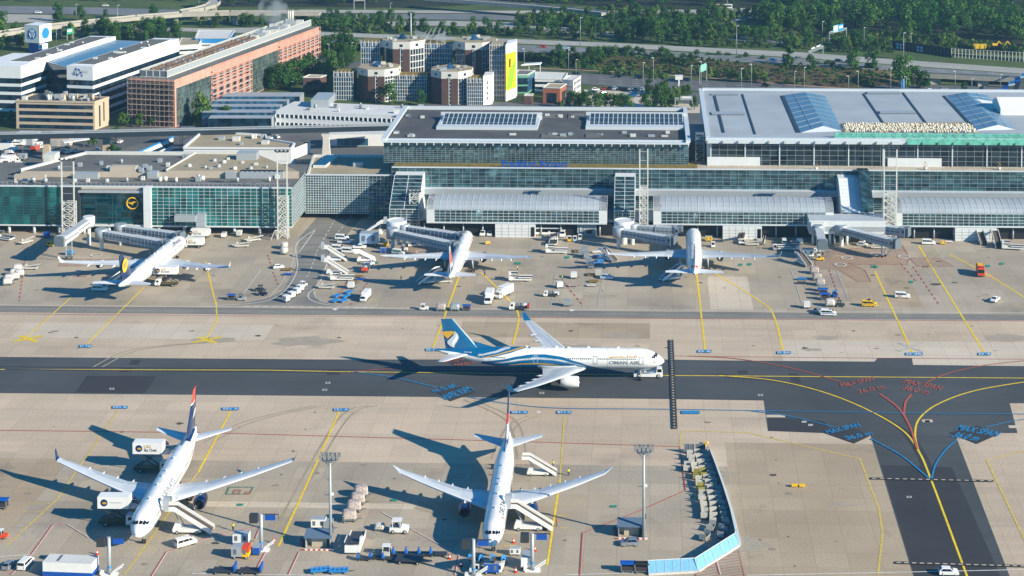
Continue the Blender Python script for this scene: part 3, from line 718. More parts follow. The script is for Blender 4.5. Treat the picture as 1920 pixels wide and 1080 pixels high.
 for pts, m, dy in (([(196, 146), (262, 143), (290, 146), (280, 160), (258, 176), (240, 190), (222, 178), (206, 162)], ac_gold, 0), ([(290, 143), (312, 160), (320, 184), (308, 208), (292, 228), (286, 248), (262, 240), (240, 222), (238, 206), (258, 190), (280, 170)], ac_silver, .03),
      ([(300, 160), (314, 178), (304, 204), (284, 224), (280, 240), (270, 226), (276, 206), (292, 188)], ac_white, .06)):
  mb = MB(); mb.poly([(f.off - q[0], y + side * dy, q[1]) for q in (fq(*p) for p in pts)], m); mb.build('plume_emblem', fin)
 mb = MB(); mb.poly([(fl(z)[0] + .05 - k * .5, side * .08, z) for z, k in ((16.6, 0), (16.6, 1), (9.6, 1), (9.6, 0))], ac_white); mb.build('leading_edge', fin)
 for ch in [c for c in root.children if c.name.startswith('engine')]:
  pass
nose = P(258, 1003, 4.8)
root, f, fl, fin = airliner('airliner', 'white twin-jet with dark blue fin and red fin tip, flanked by catering trucks', (-117.4, nose.y + .47 * 59.5, .02), R(-88.4), 59.5, 59.6, 2.82,
 [(12.2, ac_deep), (14.4, ac_deep), (14.75, ac_white), (17.6, ac_coral)], ac_wing, ac_deep, ac_deep, ac_white, E2, 'airliners on the apron', fin_h=17.6)
mb = MB(); ftext(mb, f, 'U S AIRWAYS', 10.5, 20, 1, 1.45, ac_text, .06, .008, 1.25); mb.build('lettering', root)
for side in (1, -1):
 mb = MB(); strip(mb, f, lambda d: 55, lambda d: 90, 47.5, 57, side, ac_deep, .03, 12, 5); mb.build('blue_tail_paint', root)
 mb = MB(); strip(mb, f, lambda d: -22, lambda d: -19, 14, 46, side, ac_coral, .04, 12, 1); mb.build('red_cheatline', root)
 mb = MB(); mb.poly([(fl(z)[0] - c, side * .5, z) for z, c in ((11.2, 2.4), (11.2, 4.2), (12.0, 5.0), (13.0, 4.6), (13.0, 3.0), (12.4, 2.4))], ac_silver); mb.build('fin_emblem', fin)
 mb = MB(); strip(mb, f, lambda d: -50, lambda d: -90, 5, 48, side, ac_silver, .03, 20, 4); mb.build('belly_paint', root)
nose = P(922, 1018, 4.8)
E3 = [(8.0, 1.45)]
root, f, fl, fin = airliner('airliner', 'white twin-jet with slender raked wings and deep blue engines, seen nose-on', (-36.0, nose.y + .47 * 61.4, .02), R(-89.2), 61.4, 54.2, 2.55,
 [(8.4, ac_deep), (11.4, ac_silver), (13.4, ac_red), (17.2, ac_deep)], ac_wing, ac_deep, ac_white, ac_white, E3, 'airliners on the apron', fin_h=17.2, raked=True, winglet=False, zc=5.0, tails=ac_wing)
mb = MB(); ftext(mb, f, 'DELTA', 10.2, 36, 1, 1.3, ac_navyt, .06, .01, 1.2); mb.build('lettering', root)
mb = MB(); mb.poly([f.pt(8.2, 36, 1, .06), f.pt(9.6, 32, 1, .06), f.pt(9.2, 48, 1, .06)], ac_red); mb.build('red_triangle', root)
root, f, fl, fin = airliner('airliner', 'white four-engined jet with yellow disc on its blue fin, nosed in at the left terminal', (-172.6, 605.0, .02), R(85.8), 63.5, 60.0, 2.82,
 [(9.2, ac_deep), (11.2, ac_deep), (14.8, ac_deep), (16.9, ac_deep)], ac_wing, ac_white, ac_white, ac_white, [(9.4, 1.15), (19.2, 1.15)], 'airliners on the apron')
mb = MB(); ftext(mb, f, 'Lufthansa', 9.0 + 8.2, 40, -1, 1.5, ac_navyt, .06, .012, 1.1); mb.build('lettering', root)
for side in (1, -1):
 mb = MB(); cz = 12.6; cx = fl(cz)[0] - fl(cz)[1] * .48
 mb.poly([(cx + 2.35 * math.cos(a * .3142), side * .5, cz + 2.35 * math.sin(a * .3142)) for a in range(20)], ac_yel); mb.build('yellow_disc', fin)
 mb = MB()
 for pts in ([(-1.7, .35), (-.5, .1), (.2, -.35), (.5, -.2), (-.3, .5)], [(-.4, .2), (.3, .55), (1.6, .45), (.8, .8), (.1, .8)], [(-1.2, -.3), (-.4, -.25), (.3, -.5), (-.5, -.7)]):
  mb.poly([(cx + a * side * -1, side * .54, cz + b) for a, b in pts], ac_deep)
 mb.build('crane_emblem', fin)
root, f, fl, fin = airliner('airliner', 'white twin-jet with coral red fin, nosed in beside the grey central jet bridge', (-67.4, 585.5 + .53 * 61.4, .02), R(90), 61.4, 53.5, 2.55,
 [(8.6, ac_deep), (10.4, ac_silver), (14.8, ac_coral), (16.8, ac_silver)], ac_wing, ac_deep, ac_white, ac_white, E3, 'airliners on the apron', raked=True, winglet=False, zc=5.0)
root, f, fl, fin = airliner('airliner', 'white twin-jet seen from the tail with red lettering by its tail cone, right stand', (15.6, 590.5 + .53 * 60.5, .02), R(89.0), 60.5, 60.3, 2.82,
 [(10.5, ac_white), (16.9, ac_silver)], ac_grey, ac_grey, ac_white, ac_white, E2, 'airliners on the apron')
for side in (1, -1):
 mb = MB(); strip(mb, f, lambda d: 40, lambda d: 74, 52.2, 54.2, side, ac_red, .05, 4, 4); strip(mb, f, lambda d: 25, lambda d: 55, 55.4, 56.2, side, ac_coral, .05, 4, 4); mb.build('red_tail_lettering', root)
# ================================================================== terminal buildings
def glass_mat(name, a, b, metal=.55, rough=.04, cell=(2.4, 1.3)):
 m = bpy.data.materials.new(name); m.use_nodes = True; nt = m.node_tree; bs = nt.nodes['Principled BSDF']
 bs.inputs['Roughness'].default_value = rough; bs.inputs['Metallic'].default_value = metal; bs.inputs['Specular IOR Level'].default_value = .8
 g = nt.nodes.new('ShaderNodeNewGeometry'); sx = nt.nodes.new('ShaderNodeSeparateXYZ'); nt.links.new(g.outputs['Position'], sx.inputs[0])
 ad = nt.nodes.new('ShaderNodeMath'); ad.operation = 'ADD'; nt.links.new(sx.outputs['X'], ad.inputs[0]); nt.links.new(sx.outputs['Y'], ad.inputs[1])
 cb = nt.nodes.new('ShaderNodeCombineXYZ'); nt.links.new(ad.outputs[0], cb.inputs['X']); nt.links.new(sx.outputs['Z'], cb.inputs['Y'])
 br = nt.nodes.new('ShaderNodeTexBrick'); br.offset = 0; br.inputs['Scale'].default_value = 1; br.inputs['Brick Width'].default_value = cell[0]; br.inputs['Row Height'].default_value = cell[1]
 br.inputs['Mortar Size'].default_value = 0; br.inputs['Color1'].default_value = (.4, .4, .4, 1); br.inputs['Color2'].default_value = (1.5, 1.5, 1.5, 1)
 nt.links.new(cb.outputs[0], br.inputs['Vector'])
 col = mixc(nt, ramp(nt, world_noise(nt, .09, 3).outputs['Fac'], .35, .65), srgb(a), srgb(b))
 col = mixc(nt, 1., col, br.outputs['Color'], 'MULTIPLY')
 nt.links.new(col, bs.inputs['Base Color'])
 nb = world_noise(nt, .35, 2); bp = nt.nodes.new('ShaderNodeBump'); bp.inputs['Strength'].default_value = .05; bp.inputs['Distance'].default_value = .5
 nt.links.new(nb.outputs['Fac'], bp.inputs['Height']); nt.links.new(bp.outputs['Normal'], bs.inputs['Normal'])
 MATS[name] = m; return m
gl_main = glass_mat('terminal facade glass', '#3d5f66', '#547a80', .6)
gl_up = glass_mat('hall facade glass', '#3c5c62', '#567a7c', .6, cell=(1.6, 1.0))
gl_dark = glass_mat('dark hall glass', '#26353e', '#3a4a54', .6, cell=(3.2, 2.4))
gl_teal = glass_mat('teal terminal glass', '#10565a', '#2a8580', .4, cell=(2.6, 3.6))
gl_teal_d = glass_mat('deep teal glass', '#0a2f38', '#0f4a54', .4, cell=(5, 1.2))
gl_blue = glass_mat('blue office glass', '#2c536c', '#3f7396', .5, cell=(1.8, 3.2))
frame_w = mat('white facade frame', '#ccd3d6', .45, .1, var=.05)
frame_g = mat('grey facade frame', '#a3adb3', .45, .2, var=.05)
panel = mat('white wall panel', '#d3d6d6', .5, var=.05, scale=.4)
roof_dk = surf('dark felt roof', '#4a4b4d', '#5c5b59', .08, fine=.12, stain=(.12, .4), slab=(5.5, 1.1, .04), tint=.04, joint=.85)
roof_tan = surf('gravel roof', '#968a72', '#a69a80', .1, fine=.14, stain=(.06, .35))
roof_grey = surf('grey membrane roof', '#60605d', '#71716c', .07, fine=.1, stain=(.09, .35))
roof_white = surf('pale membrane roof', '#c2c4c2', '#d2d3d0', .08, fine=.08, stain=(.1, .35))
roof_silver = surf('silver standing seam roof', '#959fa6', '#a5aeb4', .05, fine=.06, stain=(.07, .18), slab=(60, 1.2, .06), tint=.02, joint=.86)
sedum = surf('planted roof strip', '#5d5a2c', '#8f7a40', .9, fine=.35, stain=(.3, .6))
paving = surf('terrace paving', '#b0a591', '#c0b5a2', .2, fine=.08, slab=(2, 2, .04), tint=.04)
beige = mat('beige plaster', '#b8ab9a', .75, var=.06, scale=.3)
solar = mat('blue roof glazing', '#6e90a8', .35, .2, var=.15, scale=.12)
def wx(px, py, Y): return V(px, py, Y)[0]
def curtain(parent, x0, x1, Y, z0, z1, nx, nz, gm, fm, bw=.16, ax='y', name='glazing', sgn=-1):
 """Curtain wall on a plane: sheet of glass with a proud grid of frames."""
 mb = MB(); mb.keep = True
 if ax == 'y': mb.poly([(x0, Y, z0), (x1, Y, z0), (x1, Y, z1), (x0, Y, z1)], gm)
 else: mb.poly([(Y, x0, z0), (Y, x1, z0), (Y, x1, z1), (Y, x0, z1)], gm)
 o = mb.build(name, parent)
 mb = MB(); d = .14 * sgn
 def q(a0, a1, b0, b1, k):
  e = d * k
  if ax == 'y': mb.box(a0, a1, min(Y + e, Y + e - .1 * sgn), max(Y + e, Y + e - .1 * sgn), b0, b1, fm)
  else: mb.box(min(Y + e, Y + e - .1 * sgn), max(Y + e, Y + e - .1 * sgn), a0, a1, b0, b1, fm)
 for i in range(nx + 1):
  x = x0 + (x1 - x0) * i / nx; q(x - bw / 2, x + bw / 2, z0, z1, 1.)
 for j in range(nz + 1):
  z = z0 + (z1 - z0) * j / nz; q(x0, x1, z - bw / 2, z + bw / 2, 1.25)
 g = mb.build('frame_grid', o)
 return o
YF, YM, YU = 661., 684., 692.
ZT = 20.5
lt = thing('terminal_building', 'low terminal wing with teal glass bays and plant on its grey and tan roof', 'terminal', (0, 0, 0))
xl = -330.; xa, xb = wx(118, 400, 659), wx(146, 400, 659); xc_, xd = wx(270, 400, 659), wx(284, 400, 659); xe = wx(547, 400, 659)
zb = H((0, 659, 0), 400, 424); zt = H((0, 659, 0), 400, 353); print('left', zb, zt, xe)
mb = MB(); mb.box(xl, xe - .2, 662, 700, zb, zt - .2, beige, roof_grey); mb.build('wall', lt)
mb = MB(); mb.box(xl, xe - 3, 668, 698, 0, zb, mgrey); mb.build('ground_floor', lt)
for i in range(21):
 x = xe - 3 - i * 9.6; mb = MB(); mb.tube((x, 660.5, 0), (x, 660.5, zb), .55, n=10, m=panel); mb.build('pillar', lt)
mb = MB(); mb.box(xl, xe, 659.2, 662.5, zb - .5, zb, panel); mb.build('soffit_edge', lt)
curtain(lt, xl, xa, 659.4, zb, zt, 14, 15, gl_teal, mat('teal louvre', '#3d5a60', .5), .13)
curtain(lt, xd, xe, 659.4, zb, zt, 24, 11, gl_teal, frame_w, .11)
o = curtain(lt, xb, xc_, 661.2, zb, zt - 2.2, 4, 5, gl_teal_d, MATS['teal louvre'], .1)
mb = MB(); mb.prism([(xb, 659.4), (xc_, 659.4), (xc_, 663), (xb, 663)], zt - 2.2, zt - 1.4, lgrey); mb.build('canopy', lt)
mb = MB(); mb.box(xc_, xd, 658.4, 661.5, 1.2, zt + .3, panel); mb.build('white_pylon', lt)
mb = MB(); mb.box(xl, xe, 659.2, 659.9, zt, zt + .5, frame_w); mb.build('parapet', lt)
curtain(lt, 659.4, YM, xe + .05, zb, zt, 12, 11, gl_main, frame_w, .14, ax='x', sgn=1)
mb = MB(); mb.box(xa - .5, xb + .5, 659.6, 662, zb, zt, dgrey); mb.build('dark_bay', lt)
yb = (CH - zt - 3.3) * F / (297 + 460)
r0 = P(50, 328, zt); r1 = P(145, 300, zt)
x_div = wx(330, 315, 690)
mb = MB(); mb.prism([(P(30, 326, zt + 2)[0], 676), (x_div, 676), (P(352, 298, zt + 3)[0], yb), (P(140, 298, zt + 3)[0], yb)], zt - .2, zt + 2., beige, roof_grey); mb.build('roof_storey', lt)
mb = MB(); mb.prism([(x_div, 676), (xe - .5, 676), (P(470, 298, zt + 3)[0], yb), (P(352, 298, zt + 3)[0], yb)], zt - .2, zt + 2.6, beige, roof_tan); mb.build('gravel_roof_storey', lt)
mb = MB(); mb.bar((P(140, 298, zt + 3)[0], yb, zt + 2.4), (P(470, 298, zt + 3)[0], yb, zt + 2.6), 1.2, 1.6, white_d); mb.bar((P(30, 326, zt + 2)[0], 676, zt + 2.3), (P(140, 298, zt + 3)[0], yb, zt + 2.3), 1.2, 1.2, white_d)
mb.bar((x_div, 676, zt + 2.8), (P(352, 298, zt + 3)[0], yb, zt + 2.8), .5, .7, white_d); mb.build('roof_parapet', lt)
for px, py, wd, dp, h, m in ((92, 305, 4.5, 6, 3.2, white_d), (230, 322, 10, 4, 3.8, beige), (162, 326, 9, 2.5, 2.2, lgrey), (285, 325, 4, 3, 2.5, lgrey), (462, 303, 8, 5, 3.4, lgrey), (490, 325, 17, 3, 2.6, lgrey), (432, 325, 4, 3, 2.4, lgrey), (55, 327, 12, 2, 1.8, beige)):
 p = P(px, py, zt + 2); mb = MB(); mb.box(p.x - wd / 2, p.x + wd / 2, p.y, p.y + dp, zt + 1.9 if py < 320 else zt - .1, zt + 2 + h if py < 320 else zt + h, m)
 if wd > 12:
  for i in range(9): mb.box(p.x - wd / 2 + i * wd / 9 + .3, p.x - wd / 2 + i * wd / 9 + .6, p.y - .1, p.y + dp, zt + h, zt + h + .25, dgrey)
 mb.build('plant_room', lt)
rr = random.Random(5)
for px, py in ((272, 315), (280, 318), (265, 322), (268, 328), (260, 320), (85, 332), (48, 332), (300, 330), (238, 331), (385, 318), (402, 305), (150, 312), (190, 309), (205, 318), (228, 306), (110, 318), (300, 304), (315, 312), (355, 315), (410, 316), (440, 320), (455, 309), (480, 312), (500, 318), (505, 330), (330, 331), (310, 329), (140, 333), (165, 332), (200, 333), (445, 331), (520, 325), (62, 331), (30, 333), (428, 302), (420, 308), (395, 320), (470, 320), (345, 296), (352, 296), (372, 325), (380, 328), (372, 330)):
 p = P(px, py, zt + 2); z0 = zt + (2 if py < 325 else 0); r = rr.uniform(.5, 1.); mb = MB()
 if rr.random() < .5: mb.lathe([(r, z0), (r, z0 + 1.3), (r * .5, z0 + 1.7)], rr.choice([lgrey, white_d]), 10, (p.x, p.y, 0))
 else: mb.box(p.x - r, p.x + r, p.y - r * .8, p.y + r * .8, z0, z0 + 1.5, rr.choice([lgrey, white_d]))
 mb.build('roof_vent', lt)
mb = MB()
for i in range(75):
 x = xe - 2 - i * 1.8; mb.box(x - .06, x + .06, 663.0, 663.1, zt - .2, zt + .9, lgrey)
mb.box(xl + 60, xe - 1, 663.0, 663.12, zt + .85, zt + .97, lgrey); mb.build('railing', lt)
mb = MB()
a = wx(330, 410, 659); b = wx(370, 410, 659); mb.box(a, b, 656.5, 659.3, zb + 2.2, zb + 4.6, lgrey); mb.box(b, b + 3.4, 657, 659.3, zb, zb + 5, lgrey); mb.build('service_balcony', lt)
c = V(246, 383, 659.0); em = thing('airline_emblem', 'yellow ring emblem with flying crane on the deep teal glass', 'emblem', (c.x, 660.6, c.z))
mb = MB(); mb.rings([[(rad * math.cos(i * math.pi / 16), y, rad * math.sin(i * math.pi / 16)) for i in range(32)] for rad, y in ((2.35, 0), (2.35, -.3), (1.95, -.3), (1.95, 0))], ac_yel, cap=(False, False)); mb.build('ring', em)
mb = MB()
for pts in ([(-1.9, .25), (-.8, -.05), (.0, -.55), (.5, -.3), (-.2, .15), (-1.0, .35)], [(-.1, -.1), (.7, .35), (1.9, .35), (1.2, .75), (.5, .75), (-.3, .3)]):
 mb.prism([(x, -z) for x, z in pts], 0, .25, ac_yel)
o = mb.build('crane', em); o.rotation_euler = (R(-90), 0, 0); o.location = (0, -.3, 0)
lk = thing('link_building', 'glass box bridge over the apron road between wing and main terminal', 'building')
x0, x1 = xe + .4, wx(742, 360, YM); zk = H((0, YM, 0), 640, 400); zkt = H((0, YM, 0), 640, 329)
mb = MB(); mb.prism([(x0, YM + .3), (x1, YM + .3), (P(742, 292, zkt)[0], 716), (P(590, 292, zkt)[0], 716)], zk, zkt, beige, roof_tan); mb.build('wall', lk)
curtain(lk, x0, wx(690, 360, YM), YM, zk, zkt, 24, 16, gl_main, frame_w, .16)
curtain(lk, wx(692, 360, YM), x1, YM, zk - 3, zkt, 7, 14, gl_main, frame_g, .14)
mb = MB(); mb.box(x0, x1, YM - .3, YM + .3, zkt, zkt + .5, frame_w); mb.bar((x0 + 1, YM, zkt + .4), (P(590, 292, zkt)[0], 716, zkt + .4), .8, .9, white_d); mb.box(P(590, 292, zkt)[0], P(735, 292, zkt)[0], 715, 716, zkt, zkt + 1, white_d); mb.build('parapet', lk)
p = P(608, 306, zkt); mb = MB(); mb.prism([(p.x - 3, p.y - 8), (p.x + 2, p.y - 8), (p.x + 4, p.y + 10), (p.x - 1, p.y + 10)], zkt, zkt + 1.1, white_d, dkglass); mb.build('skylight', lk)
p = P(672, 312, zkt); mb = MB(); mb.box(p.x - 2, p.x + 2, p.y - 1, p.y + 1, zkt, zkt + 1.6, lgrey); mb.build('roof_vent', lk)
mb = MB(); mb.box(x0 + 5, x1, 712, 716, 0, zk, dgrey); mb.box(x0 + 15, x1 - 8, 700, 711, 0, zk, mgrey); mb.build('underpass_wall', lk)
mt = thing('terminal_building', 'long glass-fronted terminal base with planted terrace carrying both halls', 'terminal')
x0, x1 = wx(735, 340, YM), 330.
xs = wx(1308, 320, YM)
mb = MB(); mb.box(x0, x1, YM + .3, 760, 0, ZT - .1, beige); mb.build('wall', mt)
mb = MB(); mb.box(x0, xs, YM + .2, YU + 3, ZT - .1, ZT + .15, sedum); mb.build('planted_terrace', mt)
mb = MB(); mb.box(xs, x1, YM + .2, YU + 3, ZT - .1, ZT + .15, paving); mb.build('paved_terrace', mt)
mb = MB(); mb.box(x0, x1, YM - .6, YM + .4, ZT + .2, ZT + .55, frame_w); mb.build('terrace_edge', mt)
z1 = H((0, YM, 0), 1000, 352); z2 = H((0, YM, 0), 1000, 362); z3 = H((0, YM, 0), 1000, 379)
curtain(mt, x0, x1, YM, z1, ZT, 140, 5, gl_main, frame_g, .09)
mb = MB(); mb.prism([(x0, YM - 3.2), (x1, YM - 3.2), (x1, YM + .2), (x0, YM + .2)], z2, z1, lgrey, frame_w); mb.build('ledge', mt)
curtain(mt, x0, x1, YM - .2, 5.2, z2, 140, 7, gl_main, frame_g, .09)
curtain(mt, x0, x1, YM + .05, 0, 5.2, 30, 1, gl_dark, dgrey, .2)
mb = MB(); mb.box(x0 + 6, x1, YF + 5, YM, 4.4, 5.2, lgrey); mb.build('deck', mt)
mb = MB(); mb.box(x0 + 14, x1, YF + 2.2, YF + 3, 0, 4.4, mat('undercroft shade black', '#12161b', .6, var=.2)); mb.build('undercroft_shade_wall', mt)  # near-black wall painted in place of the shade inside the open undercroft
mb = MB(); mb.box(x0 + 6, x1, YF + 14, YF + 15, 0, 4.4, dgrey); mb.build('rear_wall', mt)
for i in range(60):
 x = x0 + 8 + i * 7.4
 if x < 300: mb = MB(); mb.tube((x, YF + 1.6, 0), (x, YF + 1.6, 4.4), .3, n=8, m=lgrey); mb.build('pillar', mt)
for px in (741, 826, 1528, 1624): pass
for px in (735, 826, 1733):
 pass
def planter(px, py):
 p = P(px, py, ZT + .2); t = thing('potted_shrub', 'yellow shrub in a white tub on the paved terrace', 'plant', (p.x, p.y, ZT + .15), 0, 'tubs on the paved terrace')
 mb = MB(); mb.lathe([(.55, 0), (.75, 1.1), (.6, 1.1), (.55, .9)], white_d, 10); mb.build('tub', t)
 mb = MB(); q = random.Random(px)
 for i in range(60):
  a = q.uniform(0, 6.3); h = q.uniform(1, 3); r = .75 * (1 - abs(h - 1.9) / 1.6); v = Vector((r * math.cos(a), r * math.sin(a), h)); e = .22
  mb.poly([v + Vector((q.uniform(-e, e), q.uniform(-e, e), q.uniform(-e, e))) for _ in range(3)], MATS.get('shrub') or mat('shrub', '#a8862e', .9, var=.3))
 mb.build('shrub', t)
for a in ((1530, 318), (1735, 318), (1873, 318)): planter(*a)
def pod(px0, px1, nth):
 x0, x1 = wx(px0, 405, YF), wx(px1, 405, YF)
 t = thing('gate_lounge', nth, 'gate lounge', (0, 0, 0), 0, 'vaulted gate lounges')
 z0, z1 = H((0, YF, 0), 1000, 417), H((0, YF, 0), 1000, 394)
 prof = [(YF - .2, z1), (YF + 1.2, z1 + 1.5), (YF + 3.4, z1 + 2.5), (YF + 6.4, z1 + 3.05), (YF + 10, z1 + 3.2), (YF + 13, z1 + 2.6)]
 n = int((x1 - x0) / 2.4); mb = MB()
 rs = [[(x0 + (x1 - x0) * i / n, y, z) for i in range(n + 1)] for y, z in prof]
 mb.rings(rs, roof_silver, closed=False, cap=(False, False), smooth=False)
 for i in range(n + 1):
  x = x0 + (x1 - x0) * i / n
  for (a, b), (c, d) in zip(prof, prof[1:]): mb.bar((x, a, b + .05), (x, c, d + .05), .12, .1, frame_w)
 mb.build('vaulted_roof', t)
 curtain(t, x0 + 3, x1 - 3, YF - .1, z0, z1 - .2, int((x1 - x0) / 2.2), 4, gl_main, frame_w, .13)
 for a, b in ((x0, x0 + 3), (x1 - 3, x1)):
  mb = MB(); mb.prism([(y, z) for y, z in [(YF - .25, z0 - .3)] + prof + [(YF + 13, z0 - .3)]], a, b, panel); o = mb.build('end_wall', t)
  o.matrix_local = Matrix(((0, 0, 1, 0), (1, 0, 0, 0), (0, 1, 0, 0), (0, 0, 0, 1)))
 mb = MB(); mb.box(x0, x1, YF - .4, YF + .1, z0 - .5, z0, frame_w); mb.build('sill', t)
 mb = MB(); mb.box(x0, x1, YF, YF + 14, z0 - .6, z0 - .1, lgrey); mb.build('floor_slab', t)
 return x0, x1, z0, z1
p1 = pod(800, 1138, 'vaulted silver gate lounge between the two rotundas'); p2 = pod(1225, 1563, 'vaulted silver gate lounge left of the sloping boarding hall'); p3 = pod(1677, 2030, 'vaulted silver gate lounge at the right edge of the terminal')
for px0, px1, lab in ((929, 1004, 'white panelled service block under the lounge between the rotundas'), (1355, 1428, 'white panelled service block behind the baggage loader stairs'), (1790, 1868, 'white panelled service block under the right edge lounge'), (1082, 1118, 'small grey service block with one window under the lounge')):
 x0, x1 = wx(px0, 430, YF), wx(px1, 430, YF); t = thing('service_block', lab, 'building')
 m = panel if px0 != 1082 else lgrey
 mb = MB(); mb.box(x0, x1, YF - 1.2 if px0 != 1082 else YF + 1.5, YF + 12, 0, p1[2] - .65, m); mb.build('wall', t)
 mb = MB(); y = YF - 1.24 if px0 != 1082 else YF + 1.46
 for i in range(1, 6): mb.box(x0 + (x1 - x0) * i / 6 - .04, x0 + (x1 - x0) * i / 6 + .04, y, y + .03, .1, p1[2] - .7, mgrey)
 for i in range(1, 4): mb.box(x0, x1, y - .01, y + .02, i * 1.1 - .03, i * 1.1 + .03, mgrey)
 mb.build('panel_joint_grid', t)
 mb = MB(); mb.box(x1 - 1.6, x1 - .3, y - .06, y, .4, 4, dkglass) if px0 != 1082 else mb.box(x0 + 3.5, x0 + 5.5, y - .06, y, 1, 2.4, dkglass); mb.build('window', t)
mb = MB()
uh = thing('departure_hall', 'central glass hall with blue airport name and dark roof with two light wells', 'hall')
x0, x1 = P(716, 262, 31)[0], P(1291, 262, 31)[0]; zr = H((0, YU, 0), 1000, 267); ybk = (CH - zr) * F / (212 + 460)
mb = MB(); mb.box(x0, x1, YU + .2, ybk, ZT + .1, zr, beige, roof_dk); mb.build('wall', uh)
curtain(uh, x0, x1, YU, ZT + .3, zr - .2, 74, 10, gl_up, frame_g, .075)
mb = MB(); mb.box(x0 - .4, x1 + .4, YU - 2.2, YU + .6, zr, zr + .5, frame_w)
for i in range(37):
 x = x0 + (x1 - x0) * i / 36; mb.prism([(x - .15, YU - 2.4), (x + .15, YU - 2.4), (x + .15, YU), (x - .15, YU)], zr - .9, zr, frame_w)
mb.build('eaves', uh)
mb = MB(); mb.box(x0 - 1, x0 + 1, YU - 1, ybk, zr + .5, zr + 1.5, frame_w); mb.box(x1 - 1, x1 + .8, YU - 1, ybk, zr + .5, zr + 1.5, frame_w); mb.box(x0 + 1, x1 - 1, ybk - 1.2, ybk, zr, zr + 1.4, frame_w); mb.box(x0 + 1, x1 - 1, YU + .8, YU + 2, zr, zr + .9, frame_w); mb.build('parapet', uh)
for a, b in ((818, 1008), (1098, 1287)):
 q0, q1 = P(a, 243, zr), P(b, 243, zr); yb_ = P(a, 223, zr)[1]
 mb = MB(); w_ = 1.3
 mb.box(q0.x, q1.x, q0.y, q0.y + 5, zr, zr + 1.2, frame_w); mb.box(q0.x, q1.x, yb_ - w_, yb_, zr, zr + 1.2, frame_w)
 mb.box(q0.x, q0.x + w_, q0.y + 5, yb_ - w_, zr, zr + 1.2, frame_w); mb.box(q1.x - w_, q1.x, q0.y + 5, yb_ - w_, zr, zr + 1.2, frame_w); lw = mb.build('light_well', uh)
 mb = MB(); xa_, xb_ = q0.x + w_, q1.x - w_; ya_, yc_ = q0.y + 5, yb_ - w_
 mb.poly([(xa_, ya_, zr + .1), (xb_, ya_, zr + .1), (xb_, yc_, zr + 2.6), (xa_, yc_, zr + 2.6)], mat('well glass', '#3c5058', .15, .3, var=.2, scale=.2))
 mb.build('glass_slope', lw)
 mb = MB()
 for i in range(21): x = xa_ + (xb_ - xa_) * i / 20; mb.bar((x, ya_, zr + .2), (x, yc_, zr + 2.7), .3, .1, frame_w)
 for i in range(4): t_ = i / 3; mb.bar((xa_, ya_ + (yc_ - ya_) * t_, zr + .22 + 2.5 * t_), (xb_, ya_ + (yc_ - ya_) * t_, zr + .22 + 2.5 * t_), .12, .1, frame_g)
 mb.build('frame_grid', lw)
 mb = MB(); mb.box(q0.x - .6, q1.x + .6, yb_, yb_ + .8, zr, zr + 2.9, frame_w); mb.build('upstand', lw)
for i in range(40):
 px = rr.choice([745, 760, 785, 798, 880, 960, 1120, 1150, 1220, 1262, 910, 905, 1050, 1055, 1165, 1190, 1040, 1075, 1250, 770, 1030]) + rr.uniform(-6, 6); py = rr.choice([218, 221, 250, 253, 220, 256]); p = P(px, py, zr); mb = MB(); s_ = rr.uniform(.5, 1.4)
 mb.box(p.x - s_, p.x + s_, p.y - .7, p.y + .7, zr, zr + rr.uniform(.5, 1.2), rr.choice([lgrey, white_d, mgrey])); mb.build('roof_vent', uh)
for px0, px1, py0, py1 in ((1012, 1052, 214, 221), (1014, 1060, 252, 258), (1065, 1095, 214, 222), (1098, 1126, 252, 258)):
 a, b = P(px0, py1, zr), P(px1, py0, zr); mb = MB(); mb.box(a.x, b.x, a.y, a.y + (b.y - a.y), zr, zr + .35, roof_grey); mb.build('roof_curb', uh)
c0, c1 = P(939, 319, ZT), P(1064, 319, ZT)
sg = thing('airport_sign', 'blue freestanding name lettering along the planted terrace edge', 'sign', (c0.x, YM + 1.2, ZT + .3))
mb = MB(); bl = mat('blue sign enamel', '#064a9c', .4, var=.03)
vs, fs = glyphs('Frankfurt Airport', 1., .028)
xm = max(v[0] for v in vs); sc_ = (c1.x - c0.x) / xm
n = len(vs); mb.v = [(a * sc_, 0, b * sc_ + .2) for a, b in vs] + [(a * sc_, .3, b * sc_ + .2) for a, b in vs]
ec = {}
for f_ in fs:
 mb.f.append(f_); mb.m.append(mb.mi(bl)); mb.sm.append(False); mb.f.append([n + i for i in f_][::-1]); mb.m.append(0); mb.sm.append(False)
 for i in range(len(f_)):
  e = (f_[i], f_[(i + 1) % len(f_)]); ec[frozenset(e)] = None if frozenset(e) in ec else e
for e in ec.values():
 if e: mb.f.append([e[0], e[1], n + e[1], n + e[0]]); mb.m.append(0); mb.sm.append(False)
mb.build('lettering', sg)
mb = MB(); mb.bar((0, .5, .5), (c1.x - c0.x, .5, .5), .1, .15, mgrey); [mb.bar((i * 3., .5, 0), (i * 3., .5, 2.4), .1, .1, mgrey) for i in range(9)]; mb.build('rail', sg)
rh = thing('departure_hall', 'right glass hall with silver roof, blue roof glazing and green scaffold netting', 'hall')
x0, x1 = P(1326, 258, 32)[0], 330.; zr = H((0, YU, 0), 1600, 262); ybk = (CH - zr) * F / (172 + 460)
mb = MB(); mb.box(x0, x1, YU + .2, ybk, ZT + .1, zr, panel, roof_silver); mb.build('wall', rh)
curtain(rh, x0 + 1.5, x1, YU, ZT + 2.2, zr - .4, 92, 4, gl_dark, frame_g, .1)
mb = MB()
for i in range(24):
 x = x0 + 1.5 + i * 13.5; mb.box(x - .22, x + .22, YU - .5, YU - .28, ZT + .2, zr, frame_w)
mb.build('column_rib', rh)
